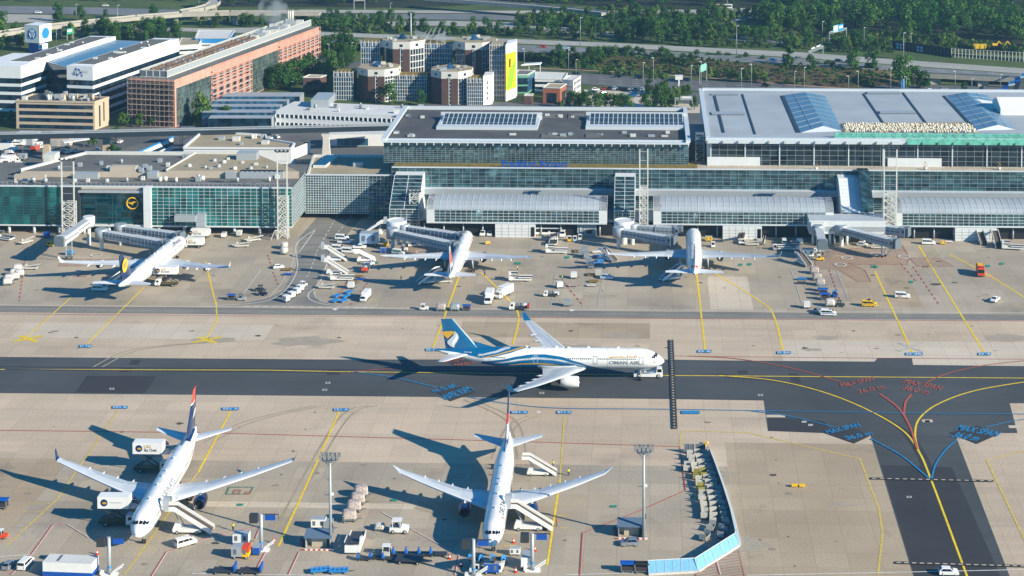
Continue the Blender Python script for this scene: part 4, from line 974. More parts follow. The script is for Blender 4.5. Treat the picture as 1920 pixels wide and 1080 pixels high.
curtain(rh, x0 + 1.5, x1, YU - .02, ZT + .2, ZT + 2.2, 92, 1, gl_dark, frame_g, .1)
for a, b in ((1326, 1425), (1664, 1765)):
 xa_, xb_ = wx(a, 310, YU - .6), wx(b, 310, YU - .6); mb = MB(); mb.box(xa_, xb_, YU - 1.2, YU - .6, ZT + .2, ZT + 3.6, panel); mb.build('blind_panel', rh)
mb = MB(); mb.box(x0 - .5, x1, YU - 1.5, YU + .8, zr, zr + .6, frame_w); mb.box(x0 - .6, x1, YU - 2.4, YU - 1.4, zr - 1.3, zr + .2, frame_w)
for i in range(40): x = x0 + i * 6.; mb.prism([(x - .1, YU - 3.2), (x + .4, YU - 2.2), (x - .1, YU - 1.4)], zr - 1.1, zr - .2, mgrey)
mb.build('eaves', rh)
mb = MB(); mb.box(x0 - .5, x0 + 1.2, YU + .8, ybk, zr, zr + .7, frame_w); mb.box(x0 + 1.2, x1, ybk - 1.5, ybk + .3, zr, zr + .9, frame_w); mb.build('parapet', rh)
def rp(px, py, dz=.03): q = P(px, py, zr + dz); return q
for a, b, w_ in (((1340, 180), (1357, 249), 1.), ((1392, 177), (1416, 252), .7), ((1619, 176), (1656, 231), .8), ((1693, 174), (1736, 231), .8), ((1467, 180), (1497, 249), 1.6), ((1770, 180), (1828, 243), 1.2)):
 a, b = rp(*a), rp(*b); mb = MB(); mb.bar(a + Vector((0, 0, .1)), b + Vector((0, 0, .1)), w_, .25, dgrey); mb.build('roof_gutter', rh)
def gable(pts_base, ridge, m, name):
 mb = MB(); A, B, C_, D = [rp(*p) for p in pts_base]; r0, r1 = rp(*ridge[0]), rp(*ridge[1]); r0.z += 1.7; r1.z += 1.7
 mb.poly([A, B, r1, r0], m); mb.poly([r0, r1, C_, D], m); mb.poly([A, r0, D], frame_w); mb.poly([B, C_, r1], frame_w); g_ = mb.build(name, rh)
 mb = MB()
 for i in range(9):
  t_ = i / 8; a, b, c = A.lerp(B, t_), r0.lerp(r1, t_), D.lerp(C_, t_); u = Vector((0, 0, .08)); mb.bar(a + u, b + u, .2, .1, frame_g); mb.bar(b + u, c + u, .2, .1, frame_g)
 for t_ in (.5,): u = Vector((0, 0, .08)); mb.bar(A.lerp(r0, t_) + u, B.lerp(r1, t_) + u, .2, .1, frame_g); mb.bar(D.lerp(r0, t_) + u, C_.lerp(r1, t_) + u, .2, .1, frame_g)
 mb.build('frame_grid', g_)
gable([(1502, 249), (1467, 179), (1547, 179), (1580, 246)], [(1545, 244), (1510, 180)], solar, 'roof_glazing')
gable([(1828, 245), (1775, 179), (1850, 177), (1905, 243)], [(1872, 242), (1812, 180)], solar, 'roof_glazing')
for a, b, c, d in (((1334, 177), (1384, 177), (1384, 179), (1334, 179)), ((1333, 211), (1395, 211), (1397, 216), (1335, 216)), ((1648, 209), (1715, 209), (1717, 214), (1650, 214)), ((1625, 173), (1688, 173), (1688, 177), (1626, 177))):
 mb = MB(); mb.prism([rp(*q)[:2] for q in (a, b, c, d)], zr, zr + .5, mgrey, lgrey); mb.build('roof_vent', rh)
q0, q1 = rp(1578, 248), rp(1575, 232); xw = rp(1822, 236).x
mb = MB(); mb.prism([rp(*q)[:2] for q in ((1580, 247), (1577, 231), (1815, 229), (1832, 245))], zr, zr + .12, roof_tan); mb.build('open_roof', rh)
rolls = mat('pale insulation roll', '#d8d2c0', .8, var=.1); tarp = mat('ochre insulation', '#c4b48f', .85, var=.2)
for j in range(8):
 y = q0.y + .8 + j * (q1.y - q0.y - 1.2) / 8; mb = MB(); n = 52
 for i in range(n):
  x = rp(1582, 240).x + (xw - rp(1582, 240).x) * (i + rr.uniform(0, .6)) / n; r = rr.uniform(.28, .5)
  if rr.random() < .8: mb.lathe([(r, 0), (r, .9), (r * .3, 1.0)], rolls if rr.random() < .93 else tarp, 7, (x, y + rr.uniform(-.7, .7), zr + .1))
  else: mb.box(x - .5, x + .5, y - .4, y + .4, zr + .1, zr + .6, tarp)
 o = mb.build('insulation_roll_row', rh); o['kind'] = 'stuff'
net = mat('green scaffold netting', '#62b39e', .8, var=.3, scale=.6)
a, b = P(1560, 250, zr)[0], x1
mb = MB(); n = int((b - a) / 2.2)
for row, (y0, y1, z0, z1) in enumerate(((YU + 2.2, YU + 3.4, .2, 2.0), (YU - 2.7, YU - 2.5, -1.2, 1.1))):
 aa = a if row == 0 else P(1690, 250, zr)[0]
 n = int((b - aa) / 2.2)
 for i in range(n):
  x = aa + i * 2.2; k = rr.uniform(-.25, .25)
  mb.poly([(x, y0, zr + z0), (x + 2.2, y0, zr + z0), (x + 2.2, y1, zr + z1 + rr.uniform(-.2, .2)), (x, y1, zr + z1 + k)], net)
mb.build('scaffold_netting', rh)
mb = MB(); n = int((b - a) / 4)
for i in range(n): x = a + i * 4; mb.bar((x, YU + 2.1, zr), (x, YU + 2.1, zr + 2.4), .08, .08, steel); mb.bar((x, YU + 3.6, zr), (x, YU + 3.6, zr + 2.4), .08, .08, steel); mb.bar((x, YU + 2.1, zr + 2.2), (x, YU + 3.6, zr + 2.2), .08, .08, steel)
mb.bar((a, YU + 2.1, zr + 2.3), (b, YU + 2.1, zr + 2.3), .08, .08, steel); mb.bar((a, YU + 2.1, zr + 1.2), (b, YU + 2.1, zr + 1.2), .08, .08, steel); mb.build('scaffold', rh)
tentm = mat('white tent fabric', '#e2e2dc', .7, var=.04)
t = thing('roof_tent', 'white gabled work tent on the silver hall roof', 'tent', rp(1868, 208)); w_, l_ = 9, 30
mb = MB(); mb.rings([[(x, -w_, 0), (x, -w_, 3), (x, 0, 6), (x, w_, 3), (x, w_, 0)] for x in (0, 5, 10, 15, 20, 25, l_)], tentm, closed=False, cap=(True, True), smooth=False); mb.build('canopy', t)
t = thing('site_cabin', 'small white site cabin in front of the roof tent', 'cabin', rp(1895, 215)); mb = MB(); mb.box(-2, 2, -1.2, 1.2, 0, 2.7, white); mb.build('body', t)
for x in (-1, 1): mb = MB(); mb.box(x - .4, x + .4, -1.24, -1.2, 1, 1.9, dkglass); mb.build('window', t)
t = thing('roof_tarpaulin', 'white sheet spread beside the tent on the blue roof glazing', 'tarpaulin'); mb = MB(); mb.rings([[rp(1822, 184, 1.5), rp(1862, 190, 1.2), rp(1888, 203, .4)], [rp(1842, 201, 1.6), rp(1860, 204, 1.), rp(1882, 206, .3)]], tentm, closed=False, cap=(False, False)); mb.build('sheet', t)
tag_o = t
st_ = thing('stair_tower', 'open steel stair tower in the dark gap between the halls', 'stair tower', (wx(1312, 300, YU + 4), YU + 4, ZT))
mb = MB()
for sx in (-1.6, 1.6):
 for sy in (-2, 2): mb.bar((sx, sy, 0), (sx, sy, 12), .2, .2, steel)
for k in range(6):
 z = k * 2.; mb.box(-1.6, 1.6, -2, 2, z + 1.8, z + 1.9, mgrey); mb.bar((-1.6, -2, z), (1.6, -2, z + 2), .1, .1, steel); mb.bar((-1.6, -2, z + 1), (1.6, -2, z + 1), .06, .06, steel)
mb.build('frame', st_)
mb = MB(); mb.box(wx(1291, 300, YU + 8), wx(1326, 300, YU + 8), YU + 8, YU + 40, ZT, ZT + 8, dgrey); o = mb.build('connector_block', None); tag(o, 'dark connecting block set back between the two halls', 'building')
def chute(px0, px1, ytop, ybot, label, white_side, Yb=YM - .5):
 x0, x1 = wx(px0, 380, YF + 6), wx(px1, 380, YF + 6); t = thing('boarding_hall', label, 'boarding hall')
 zt_ = 19.2; y1 = YM - .3; y0 = YF + 3.5
 side = [(y1, 5.2), (y1, zt_), (y1 - 5, zt_ - .3), (y0, 9.2), (y0, 5.2)]
 for x in (x0, x1):
  mb = MB(); mb.prism(side, x - .15, x + .15, gl_main if x == x0 and not white_side else panel); o = mb.build('side_wall', t); o.matrix_local = Matrix(((0, 0, 1, 0), (1, 0, 0, 0), (0, 1, 0, 0), (0, 0, 0, 1)))
 mb = MB(); mb.poly([(x0, y1, zt_ + .02), (x1, y1, zt_ + .02), (x1, y1 - 5, zt_ - .28), (x0, y1 - 5, zt_ - .28)], panel); mb.poly([(x0, y1 - 5, zt_ - .28), (x1, y1 - 5, zt_ - .28), (x1, y0, 9.25), (x0, y0, 9.25)], gl_up if not white_side else panel); mb.build('sloping_roof', t)
 mb = MB()
 for i in range(10):
  k = i / 9; a = Vector((x0, y1 - 5, zt_ - .2)).lerp(Vector((x0, y0, 9.3)), k); mb.bar(a, a + Vector((x1 - x0, 0, 0)), .14, .12, frame_w)
 for k in (0, .5, 1): x = x0 + (x1 - x0) * k; mb.bar((x, y1 - 5, zt_ - .2), (x, y0, 9.35), .2, .14, frame_w)
 mb.build('roof_rib_grid', t)
 if white_side:
  xm_ = x0 + (x1 - x0) * .64; mb = MB(); mb.prism([(y1, 5), (y1, zt_ + 2.6), (y1 - 6, zt_ + 2.6), (y0, 13), (y0, 5)], xm_, x1, gl_up); o = mb.build('glass_stair_box', t); o.matrix_local = Matrix(((0, 0, 1, 0), (1, 0, 0, 0), (0, 1, 0, 0), (0, 0, 0, 1)))
  mb = MB(); [mb.bar((x, y1 - 6, zt_ + 2.7), (x, y0, 13.1), .25, .2, frame_w) for x in (xm_, x1)]; [mb.bar((xm_, y1 - 6 + (y0 - y1 + 6) * k / 8, zt_ + 2.7 + (13.1 - zt_ - 2.7) * k / 8), (x1, y1 - 6 + (y0 - y1 + 6) * k / 8, zt_ + 2.7 + (13.1 - zt_ - 2.7) * k / 8), .2, .15, frame_w) for k in range(9)]; [mb.bar((xm_ + (x1 - xm_) * k / 3, y0 - .1, 5), (xm_ + (x1 - xm_) * k / 3, y0 - .1, 13), .15, .15, frame_w) for k in range(4)]; [mb.bar((xm_, y0 - .15, 5 + k * 1.6), (x1, y0 - .15, 5 + k * 1.6), .15, .15, frame_w) for k in range(6)]; mb.build('box_frame', o).matrix_parent_inverse = o.matrix_local.inverted()
 curtain(t, x0, x1, y0 - .1, 5.2, 9.2, 5, 4, gl_main, frame_w, .14)
 return x0, x1
chute(732, 786, 335, 410, 'sloping glass boarding hall above the left rotunda', False)
chute(1152, 1190, 335, 405, 'sloping white boarding hall above the middle rotunda', False)
chute(1578, 1636, 335, 400, 'broad sloping white boarding hall above the grey low block', True)
# ================================================================== ground vehicles and equipment (local x = forward)
silver_p = mat('silver car paint', '#9aa2aa', .3, .5, var=.03); dkblue_p = mat('dark blue car paint', '#12223f', .3, .2, var=.03); blk_p = mat('black car paint', '#14171c', .3, .2, var=.03)
red_p = mat('red car paint', '#a8301f', .3, .1, var=.03); blue_p = mat('blue car paint', '#1c5f9e', .3, .2, var=.03); ltblue_p = mat('pale blue car paint', '#a9c6dc', .3, .1, var=.03)
cart_w = mat('worn cart white', '#c4c2b8', .6, var=.15, scale=1.5); wrap = mat('plastic wrapped freight', '#cfc9c2', .45, var=.3, scale=1.6); wrap_p = mat('pink netted freight', '#b3a59d', .6, var=.45, scale=2.6)
alu = mat('container aluminium', '#aab4ba', .4, .4, var=.1); tread = mat('stair treads', '#5c5148', .8, var=.1); glow_y = mat('hi-vis yellow', '#c8dc1e', .7, var=.05)
def shell(mb, prof, w0, w1, zb, m):
 zm = max(z for x, z in prof)
 wf = lambda z: w0 / 2 if z <= zb else w0 / 2 + (w1 - w0) / 2 * (z - zb) / max(.01, zm - zb)
 cx = sum(x for x, z in prof) / len(prof); cz = sum(z for x, z in prof) / len(prof)
 rs = []
 for k, ins in ((-1, .93), (-.93, 1), (.93, 1), (1, .93)):
  rs.append([(cx + (x - cx) * (1 - (1 - ins) * .5), k * wf(z), cz + (z - cz) * ins if z > .5 else z) for x, z in prof])
 mb.rings(rs, m, smooth=False); return wf
def wheels(t, xs, y, r=.34, w=.22):
 for x in xs:
  for s in (1, -1):
   mb = MB(); mb.lathe([(r * .6, -w / 2), (r, -w / 2 + .03), (r, w / 2 - .03), (r * .6, w / 2)], black, 12, (x, s * y, r), 'y'); o = mb.build('wheel', t)
   mb = MB(); mb.lathe([(.02, 0), (r * .58, -.01), (r * .58, .01)], lgrey, 8, (x, s * (y + w / 2 + .005), r), 'y'); mb.build('rim', o)
def lamps(t, xf, xr, y, z):
 for s in (1, -1):
  mb = MB(); mb.box(xf - .03, xf + .03, s * y - .16, s * y + .16, z - .09, z + .09, bare); mb.build('headlight', t)
  mb = MB(); mb.box(xr - .03, xr + .03, s * y - .1, s * y + .1, z - .05, z + .2, red); mb.build('tail_light', t)
def auto(name, cat, prof, w0, w1, zb, glass_side, ws, rw, wxs, wr, m=white, lz=.75):
 t = thing(name, name.replace('_', ' '), cat)
 mb = MB(); wf = shell(mb, prof, w0, w1, zb, m); mb.build('body', t)
 for s in (1, -1):
  for q in glass_side:
   mb = MB(); mb.poly([(x, s * (wf(z) + .012), z) for x, z in q], dkglass); mb.build('side_window', t)
 for nm, (a, b) in (('windscreen', ws), ('rear_window', rw)):
  if a:
   d = Vector((b[1] - a[1], 0, -(b[0] - a[0]))).normalized() * .02; d = d if (d.x > 0) == (nm == 'windscreen') else -d
   mb = MB(); mb.poly([(a[0] + d.x, -wf(a[1]) * .88, a[1] + d.z), (a[0] + d.x, wf(a[1]) * .88, a[1] + d.z), (b[0] + d.x, wf(b[1]) * .86, b[1] + d.z), (b[0] + d.x, -wf(b[1]) * .86, b[1] + d.z)], dkglass); mb.build(nm, t)
 wheels(t, wxs, w0 / 2 - .11, wr); lamps(t, max(x for x, z in prof) - .02, min(x for x, z in prof) + .02, w0 / 2 - .28, lz)
 return t
hatch_c = auto('car', 'car', [(-1.9, .3), (1.95, .3), (2.0, .62), (1.85, .85), (1.0, .98), (.35, 1.48), (-1.3, 1.52), (-1.85, 1.05), (-1.95, .6)], 1.74, 1.3, .95,
 [[(.85, 1.0), (.28, 1.4), (-.3, 1.42), (-.3, 1.0)], [(-.36, 1.0), (-.36, 1.42), (-1.2, 1.42), (-1.55, 1.05)]], ((.95, 1.02), (.4, 1.44)), ((-1.36, 1.45), (-1.8, 1.1)), (1.25, -1.2), .31)
van = auto('van', 'van', [(-2.5, .35), (2.45, .35), (2.55, .75), (2.4, 1.05), (1.75, 1.3), (.95, 1.98), (-2.35, 2.02), (-2.5, 1.2)], 1.92, 1.6, 1.1,
 [[(1.5, 1.2), (.95, 1.72), (.5, 1.76), (.5, 1.2)], [(.4, 1.2), (.4, 1.76), (-.8, 1.78), (-.8, 1.2)], [(-.9, 1.2), (-.9, 1.78), (-2.15, 1.78), (-2.2, 1.2)]], ((1.7, 1.36), (1.02, 1.92)), ((-2.38, 1.85), (-2.48, 1.25)), (1.6, -1.55), .34)
pickup = auto('pickup_truck', 'pickup', [(-2.5, .4), (2.4, .4), (2.5, .8), (2.3, 1.02), (1.4, 1.12), (.9, 1.72), (-.35, 1.75), (-.5, 1.05), (-2.5, 1.0)], 1.85, 1.5, 1.05,
 [[(1.15, 1.15), (.8, 1.6), (-.25, 1.62), (-.35, 1.15)]], ((1.35, 1.16), (.95, 1.68)), ((-.38, 1.66), (-.48, 1.15)), (1.55, -1.5), .36)
def box_truck_():
 t = auto('box_truck', 'truck', [(1.9, .5), (3.9, .5), (4.0, 1.2), (3.85, 1.5), (3.5, 2.5), (1.9, 2.55)], 2.3, 2.1, 1.5, [[(3.6, 1.5), (3.3, 2.25), (2.6, 2.25), (2.6, 1.5)]], ((3.86, 1.52), (3.55, 2.4)), (None, None), (2.9, -2.4), .48)
 mb = MB(); mb.box(-4.2, 1.7, -1.25, 1.25, .95, 3.6, white); mb.build('cargo_box', t)
 mb = MB(); mb.box(-4.1, 1.9, -.45, .45, .55, .93, dgrey); mb.build('chassis', t); mb = MB(); mb.box(1.7, 2.3, -.9, .9, 2.56, 3.3, white); mb.build('wind_deflector', t); return t
box_truck = box_truck_()
def hydrant_():
 t = auto('service_truck', 'truck', [(1.6, .5), (3.3, .5), (3.4, 1.2), (3.3, 1.5), (2.95, 2.4), (1.6, 2.45)], 2.2, 2.0, 1.5, [[(3.0, 1.5), (2.7, 2.2), (2.0, 2.2), (2.0, 1.5)]], ((3.3, 1.52), (3.0, 2.3)), (None, None), (2.4, -1.9), .45)
 mb = MB(); mb.box(-3.2, 1.6, -1.05, 1.05, .7, 1.0, dgrey); mb.build('chassis', t)
 mb = MB(); mb.tube((-2.4, 0, 1.7), (-.2, 0, 1.7), .62, n=12, m=lgrey); mb.build('tank', t); mb = MB(); mb.lathe([(.55, -.4), (.55, .4)], mgrey, 12, (.7, 0, 1.7), 'y'); mb.build('hose_reel', t)
 mb = MB(); mb.box(-3.2, -2.6, -1.05, 1.05, 1.0, 2.0, white); mb.build('rear_locker', t); return t
hydrant = hydrant_()
def fire_():
 t = auto('fire_truck', 'truck', [(-3.6, .6), (3.5, .6), (3.65, 1.4), (3.45, 2.9), (2.9, 3.1), (-3.6, 3.1)], 2.5, 2.4, 2.0, [[(3.3, 1.7), (3.2, 2.6), (2.3, 2.6), (2.3, 1.7)]], ((3.66, 1.6), (3.48, 2.8)), (None, None), (2.3, -2.2), .6, orange)
 mb = MB(); mb.box(-3.0, -.3, -.9, .9, 3.1, 3.35, yellow); mb.build('roof_hatch', t); mb = MB(); mb.box(.4, 2.6, -1.0, 1.0, 3.1, 3.25, red); mb.tube((1.4, 0, 3.2), (2.9, 0, 3.6), .1, n=8, m=lgrey); mb.build('roof_monitor', t); return t
fire = fire_()
def tug_():
 t = thing('baggage_tractor', 'tug', 'tractor'); mb = MB(); shell(mb, [(-1.4, .3), (1.5, .3), (1.55, .95), (.4, 1.1), (.4, .95), (-1.4, .95)], 1.5, 1.5, 2, white); mb.build('body', t)
 mb = MB(); [mb.bar((x, y, .95), (x, y, 1.95), .08, .08, white) for x in (-.9, .3) for y in (-.65, .65)]; mb.box(-1.05, .45, -.75, .75, 1.95, 2.05, white); mb.build('cab_frame', t)
 mb = MB(); mb.poly([(.36, -.62, 1.1), (.36, .62, 1.1), (.33, .62, 1.92), (.33, -.62, 1.92)], dkglass); mb.build('windscreen', t); mb = MB(); mb.box(-.7, -.2, -.5, .5, .96, 1.35, dgrey); mb.build('seat', t); wheels(t, (1.0, -.9), .68, .33, .24); return t
tug = tug_()
def dolly_(deck=mgrey, L=3.2, W=1.7, name='flat_dolly', cat='dolly'):
 t = thing(name, 'dolly', cat); mb = MB(); mb.box(-L / 2, L / 2, -W / 2, W / 2, .42, .56, deck); mb.build('deck', t)
 mb = MB(); mb.bar((L / 2, 0, .4), (L / 2 + 1.1, 0, .32), .09, .09, dgrey); mb.build('drawbar', t); wheels(t, (L * .33, -L * .33), W / 2 - .15, .2, .14); return t
flat = dolly_()
roller = dolly_(mat('roller deck', '#8a6f2a', .6, var=.3, scale=3), 3.4, 2.2, 'roller_dolly')
trolley = dolly_(dgrey, 3.4, 1.6, 'baggage_trolley'); mb = MB(); mb.box(-1.72, -1.5, -.8, .8, .56, 1.5, blue); mb.box(-1.72, -1.2, -.2, .2, .56, 1.1, skyblue); mb.build('end_board', trolley)
bluefr = dolly_(skyblue, 3.4, 1.5, 'frame_dolly')
mb = MB(); [mb.bar((x, -.7, .58), (x, .7, .58), .1, .34, skyblue) for x in (-1.6, -.8, 0, .8, 1.6)]; [mb.bar((-1.65, y, .72), (1.65, y, .72), .1, .1, skyblue) for y in (-.7, 0, .7)]; mb.build('frame', bluefr)
def uld_():
 t = dolly_(mgrey, 2.4, 1.8, 'container_dolly'); mb = MB(); mb.keep = True
 mb.prism([(y, z) for y, z in ((-.76, .6), (.76, .6), (1.0, 1.1), (1.0, 2.2), (-1.0, 2.2), (-.76, .9))], -1.05, 1.05, alu); o = mb.build('container', t); o.matrix_local = Matrix(((0, 0, 1, 0), (1, 0, 0, 0), (0, 1, 0, 0), (0, 0, 0, 1)))
 mb = MB(); mb.poly([(-1.07, -.7, .7), (-1.07, .7, .7), (-1.07, .85, 2.1), (-1.07, -.85, 2.1)], cart_w); mb.build('door_panel', t); return t
uld = uld_()
def pallet_():
 t = dolly_(mgrey, 3.3, 2.5, 'pallet_dolly'); mb = MB(); q = random.Random(4)
 mb.rings([[(sx * (1.5 - k[1] + q.uniform(-.06, .06)), sy * (1.15 - k[1] + q.uniform(-.06, .06)), k[0] + q.uniform(-.06, .06)) for sx, sy in ((-1, -1), (-.4, -1.03), (.4, -1), (1, -1), (1.03, 0), (1, 1), (.4, 1.03), (-.4, 1), (-1, 1), (-1.03, 0))] for k in ((.58, .05), (1.1, 0), (1.7, .03), (2.1, .12), (2.35, .4))], wrap); mb.build('freight', t)
 mb = MB(); mm = wht_line
 for x in (-1, -.33, .33, 1): mb.bar((x, -1.18, .6), (x, -1.14, 2.05), .05, .05, mm); mb.bar((x, -1.1, 2.1), (x, 1.1, 2.12), .05, .05, mm)
 for z in (1., 1.5): mb.bar((-1.55, -1.2, z), (1.55, -1.2, z), .05, .05, mm)
 mb.build('net', t); return t
pallet = pallet_()
def cart_():
 t = thing('baggage_cart', 'cart', 'cart'); mb = MB()
 mb.box(-1.33, 1.33, -.72, .72, .53, .56, dgrey); mb.build('floor', t); mb = MB(); mb.box(-1.35, 1.35, -.75, .75, .42, .52, cart_w); mb.box(-1.35, 1.35, -.75, -.7, .52, 1.0, cart_w); mb.box(-1.35, 1.35, .7, .75, .52, 1.0, cart_w); mb.build('bed', t)
 for x in (-1.35, 1.3): mb = MB(); mb.box(x, x + .06, -.75, .75, .52, 1.75, cart_w); mb.build('end_board', t)
 mb = MB(); mb.bar((1.35, 0, .4), (2.2, 0, .35), .08, .08, dgrey); mb.build('drawbar', t); wheels(t, (.9, -.9), .62, .2, .14); return t
cart = cart_()
def ccart_(m, name='covered_cart'):
 t = thing(name, 'cart', 'cart'); mb = MB(); mb.box(-1.3, 1.3, -.75, .75, .4, .5, mgrey); [mb.bar((x, y, .5), (x, y, 1.75), .07, .07, lgrey) for x in (-1.2, 1.2) for y in (-.7, .7)]; mb.build('bed', t)
 mb = MB(); mb.rings([[(x, -.8, 1.7), (x, -.6, 1.9), (x, .6, 1.9), (x, .8, 1.7)] for x in (-1.4, 1.4)], m, smooth=False); mb.build('cover', t)
 mb = MB(); mb.box(-1.2, 1.2, -.65, .65, .5, 1.2, mat('stowed bags', '#3a3436', .8, var=.4, scale=3)); mb.build('load', t); wheels(t, (.9, -.9), .62, .2, .14); return t
ccart = ccart_(blue)
def stairs_(canopy=True, h=4.6, L=8.2):
 t = thing('stair_truck', 'stairs', 'stair truck'); mb = MB()
 shell(mb, [(-2.6, .45), (2.9, .45), (2.95, 1.0), (2.4, 1.15), (-2.6, 1.0)], 2.2, 2.2, 2, white); mb.build('body', t)
 mb = MB(); shell(mb, [(1.5, 1.05), (2.85, 1.05), (2.5, 2.0), (1.5, 2.0)], 1.0, .9, 1.2, white); o = mb.build('cab', t); o.location = (0, .6, 0)
 mb = MB(); mb.poly([(2.86, .2, 1.15), (2.86, 1.0, 1.15), (2.55, .98, 1.9), (2.55, .22, 1.9)], dkglass); mb.build('windscreen', t)
 mb = MB(); n = 20; x0, x1 = -L * .55, L * .30
 for i in range(n):
  x = x0 + (x1 - x0) * i / n; z = .35 + (h - .35) * i / n; mb.box(x, x + (x1 - x0) / n, -1.15, 1.15, z + .1, z + (h - .35) / n + .12, tread)
 mb.box(x1, x1 + 1.7, -1.15, 1.15, h + .02, h + .14, tread); mb.build('flight', t)
 for s in (1, -1):
  mb = MB(); y = s * 1.25; side = [(x0 - .2, .25), (x0 + .1, .25), (x1 + .1, h), (x1 + 1.8, h), (x1 + 1.8, h + .85), (x1 - .1, h + .85), (x0 - .2, 1.05)]
  mb.prism(side, y - .05, y + .05, white); o = mb.build('side_panel', t); o.matrix_local = Matrix(((1, 0, 0, 0), (0, 0, 1, 0), (0, 1, 0, 0), (0, 0, 0, 1)))
 if canopy:
  mb = MB(); rs = []
  for i in range(7):
   k = i / 6; rs.append([(x1 + 1.0 + k * 1.2, 1.4 * math.cos(a), h + .2 + 2.2 * math.sin(a) ** .7) for a in [math.pi * j / 8 for j in range(9)]])
  mb.rings(rs, lgrey, closed=False, cap=(False, False), smooth=False); mb.build('canopy', t)
 mb = MB(); [mb.bar((x1 - 1.5, y, 1.0), (x1 + .3, y, h), .14, .14, lgrey) for y in (-.6, .6)]; mb.build('lift_strut', t); mb = MB(); [mb.bar((x0 + 2.0, y, 1.0), (x0 + 1.6, y, 1.4), .14, .14, lgrey) for y in (-.6, .6)]; mb.build('lift_strut', t)
 wheels(t, (2.0, -1.8), .98, .4, .28); return t
stairs = stairs_(); stairs_o = stairs_(False, 4.3, 8.0); stairs_l = stairs_(False, 3.4, 6.6)
def cater_(h, logo=True):
 t = auto('catering_truck', 'truck', [(1.9, .5), (3.7, .5), (3.8, 1.2), (3.65, 1.5), (3.35, 2.4), (1.9, 2.45)], 2.3, 2.1, 1.5, [[(3.4, 1.5), (3.1, 2.2), (2.4, 2.2), (2.4, 1.5)]], ((3.67, 1.52), (3.38, 2.3)), (None, None), (2.8, -2.4), .48)
 mb = MB(); mb.box(-4.0, 1.9, -1.1, 1.1, .7, 1.05, dgrey); mb.box(-4.0, 1.8, -1.15, 1.15, 1.06, 1.12, mat('yellow black deck', '#6d5a10', .6, var=.5, scale=2)); mb.build('chassis', t)
 mb = MB(); mb.box(-4.0, 2.6, -1.28, 1.28, h, h + 2.5, white); mb.build('cargo_box', t)
 mb = MB(); mb.box(2.6, 4.2, -1.1, 1.1, h - .05, h + .08, lgrey); [mb.bar((4.1, y, h), (4.1, y, h + 1.1), .06, .06, lgrey) for y in (-1, 1)]; [mb.bar((2.7, y, h + 1.1), (4.1, y, h + 1.1), .06, .06, lgrey) for y in (-1, 1)]; mb.build('front_platform', t)
 for y in (-.95, .95):
  mb = MB(); mb.bar((-3.6, y, 1.1), (1.6, y, h), .16, .2, dgrey); mb.bar((-3.6, y * .9, h), (1.6, y * .9, 1.1), .16, .2, dgrey); mb.build('scissor_arm', t)
 for s in (1, -1):
  mb = MB(); y = s * 1.3
  mb.poly([(-s * -1 * (-2.5) + .75 * math.cos(a * .4488), y, h + 1.25 + .75 * math.sin(a * .4488)) for a in range(14)], ac_deep); mb.poly([(s * -1 * -2.5 * -1 * -1 + .5 * math.cos(a * .63) - .05, y * 1.008, h + 1.15 + .3 * math.sin(a * .63)) for a in range(10)], ac_gold) if False else None
  X = lambda a: a if s < 0 else -a
  mb = MB(); mb.poly([(X(-2.6) + .78 * math.cos(a * .4488), y, h + 1.25 + .78 * math.sin(a * .4488)) for a in range(14)], ac_deep); mb.build('round_emblem', t)
  mb = MB(); mb.poly([(X(-2.5) + .5 * math.cos(a * .63), y * 1.01, h + 1.2 + .26 * math.sin(a * .63)) for a in range(10)], ac_gold)
  if logo:
   put_text(mb, 'LSG', lambda a, b: (X(-1.5 + a * .95), y * 1.01, h + 1.35 + b * .95), ac_gold, bold=.02); put_text(mb, 'Sky Chefs', lambda a, b: (X(-1.5 + a * .72), y * 1.01, h + .62 + b * .85), ac_navyt, bold=.015)
  else: put_text(mb, 'SKY CATERING'[:3], lambda a, b: (X(-1.5 + a * .01), y * 1.01, h + .7 + b * .01), ac_navyt); mb.box(-1.4, 1.2, y * 1.005 - .005, y * 1.005 + .005, h + 1.2, h + 1.4, ac_silver)
  mb.build('lettering', t)
 return t
cat_hi = cater_(4.4); cat_lo = cater_(1.25); cat_p = cater_(4.0, False)
def loader_():
 t = thing('cargo_loader', 'loader', 'loader'); mb = MB(); mb.box(-4.2, 3.6, -1.5, 1.5, .5, .9, white); mb.box(2.4, 3.6, -1.5, 1.5, .9, 1.9, white); mb.build('chassis', t)
 mb = MB(); mb.box(-4.4, .4, -1.4, 1.4, 1.15, 1.3, mat('roller bed', '#4a4c50', .5, .3, var=.2, scale=4)); [mb.bar((-4.4, y, 1.45), (.4, y, 1.45), .12, .3, white) for y in (-1.5, 1.5)]; mb.build('main_platform', t)
 mb = MB(); mb.box(.6, 3.8, -1.4, 1.4, 2.5, 2.65, MATS['roller bed']); [mb.bar((.6, y, 2.7), (3.8, y, 2.7), .12, .25, white) for y in (-1.5, 1.5)]; mb.build('bridge_platform', t)
 mb = MB(); [mb.bar((a, y, .9), (b, y, 2.5), .15, .15, mgrey) for y in (-1.1, 1.1) for a, b in ((.8, 3.4), (3.4, .8))]; mb.build('scissor_arm', t)
 mb = MB(); mb.box(2.8, 3.6, 1.5, 2.1, 2.4, 3.6, white); mb.build('operator_cab', t); wheels(t, (2.8, -2.8), 1.3, .4, .3); return t
loader = loader_()
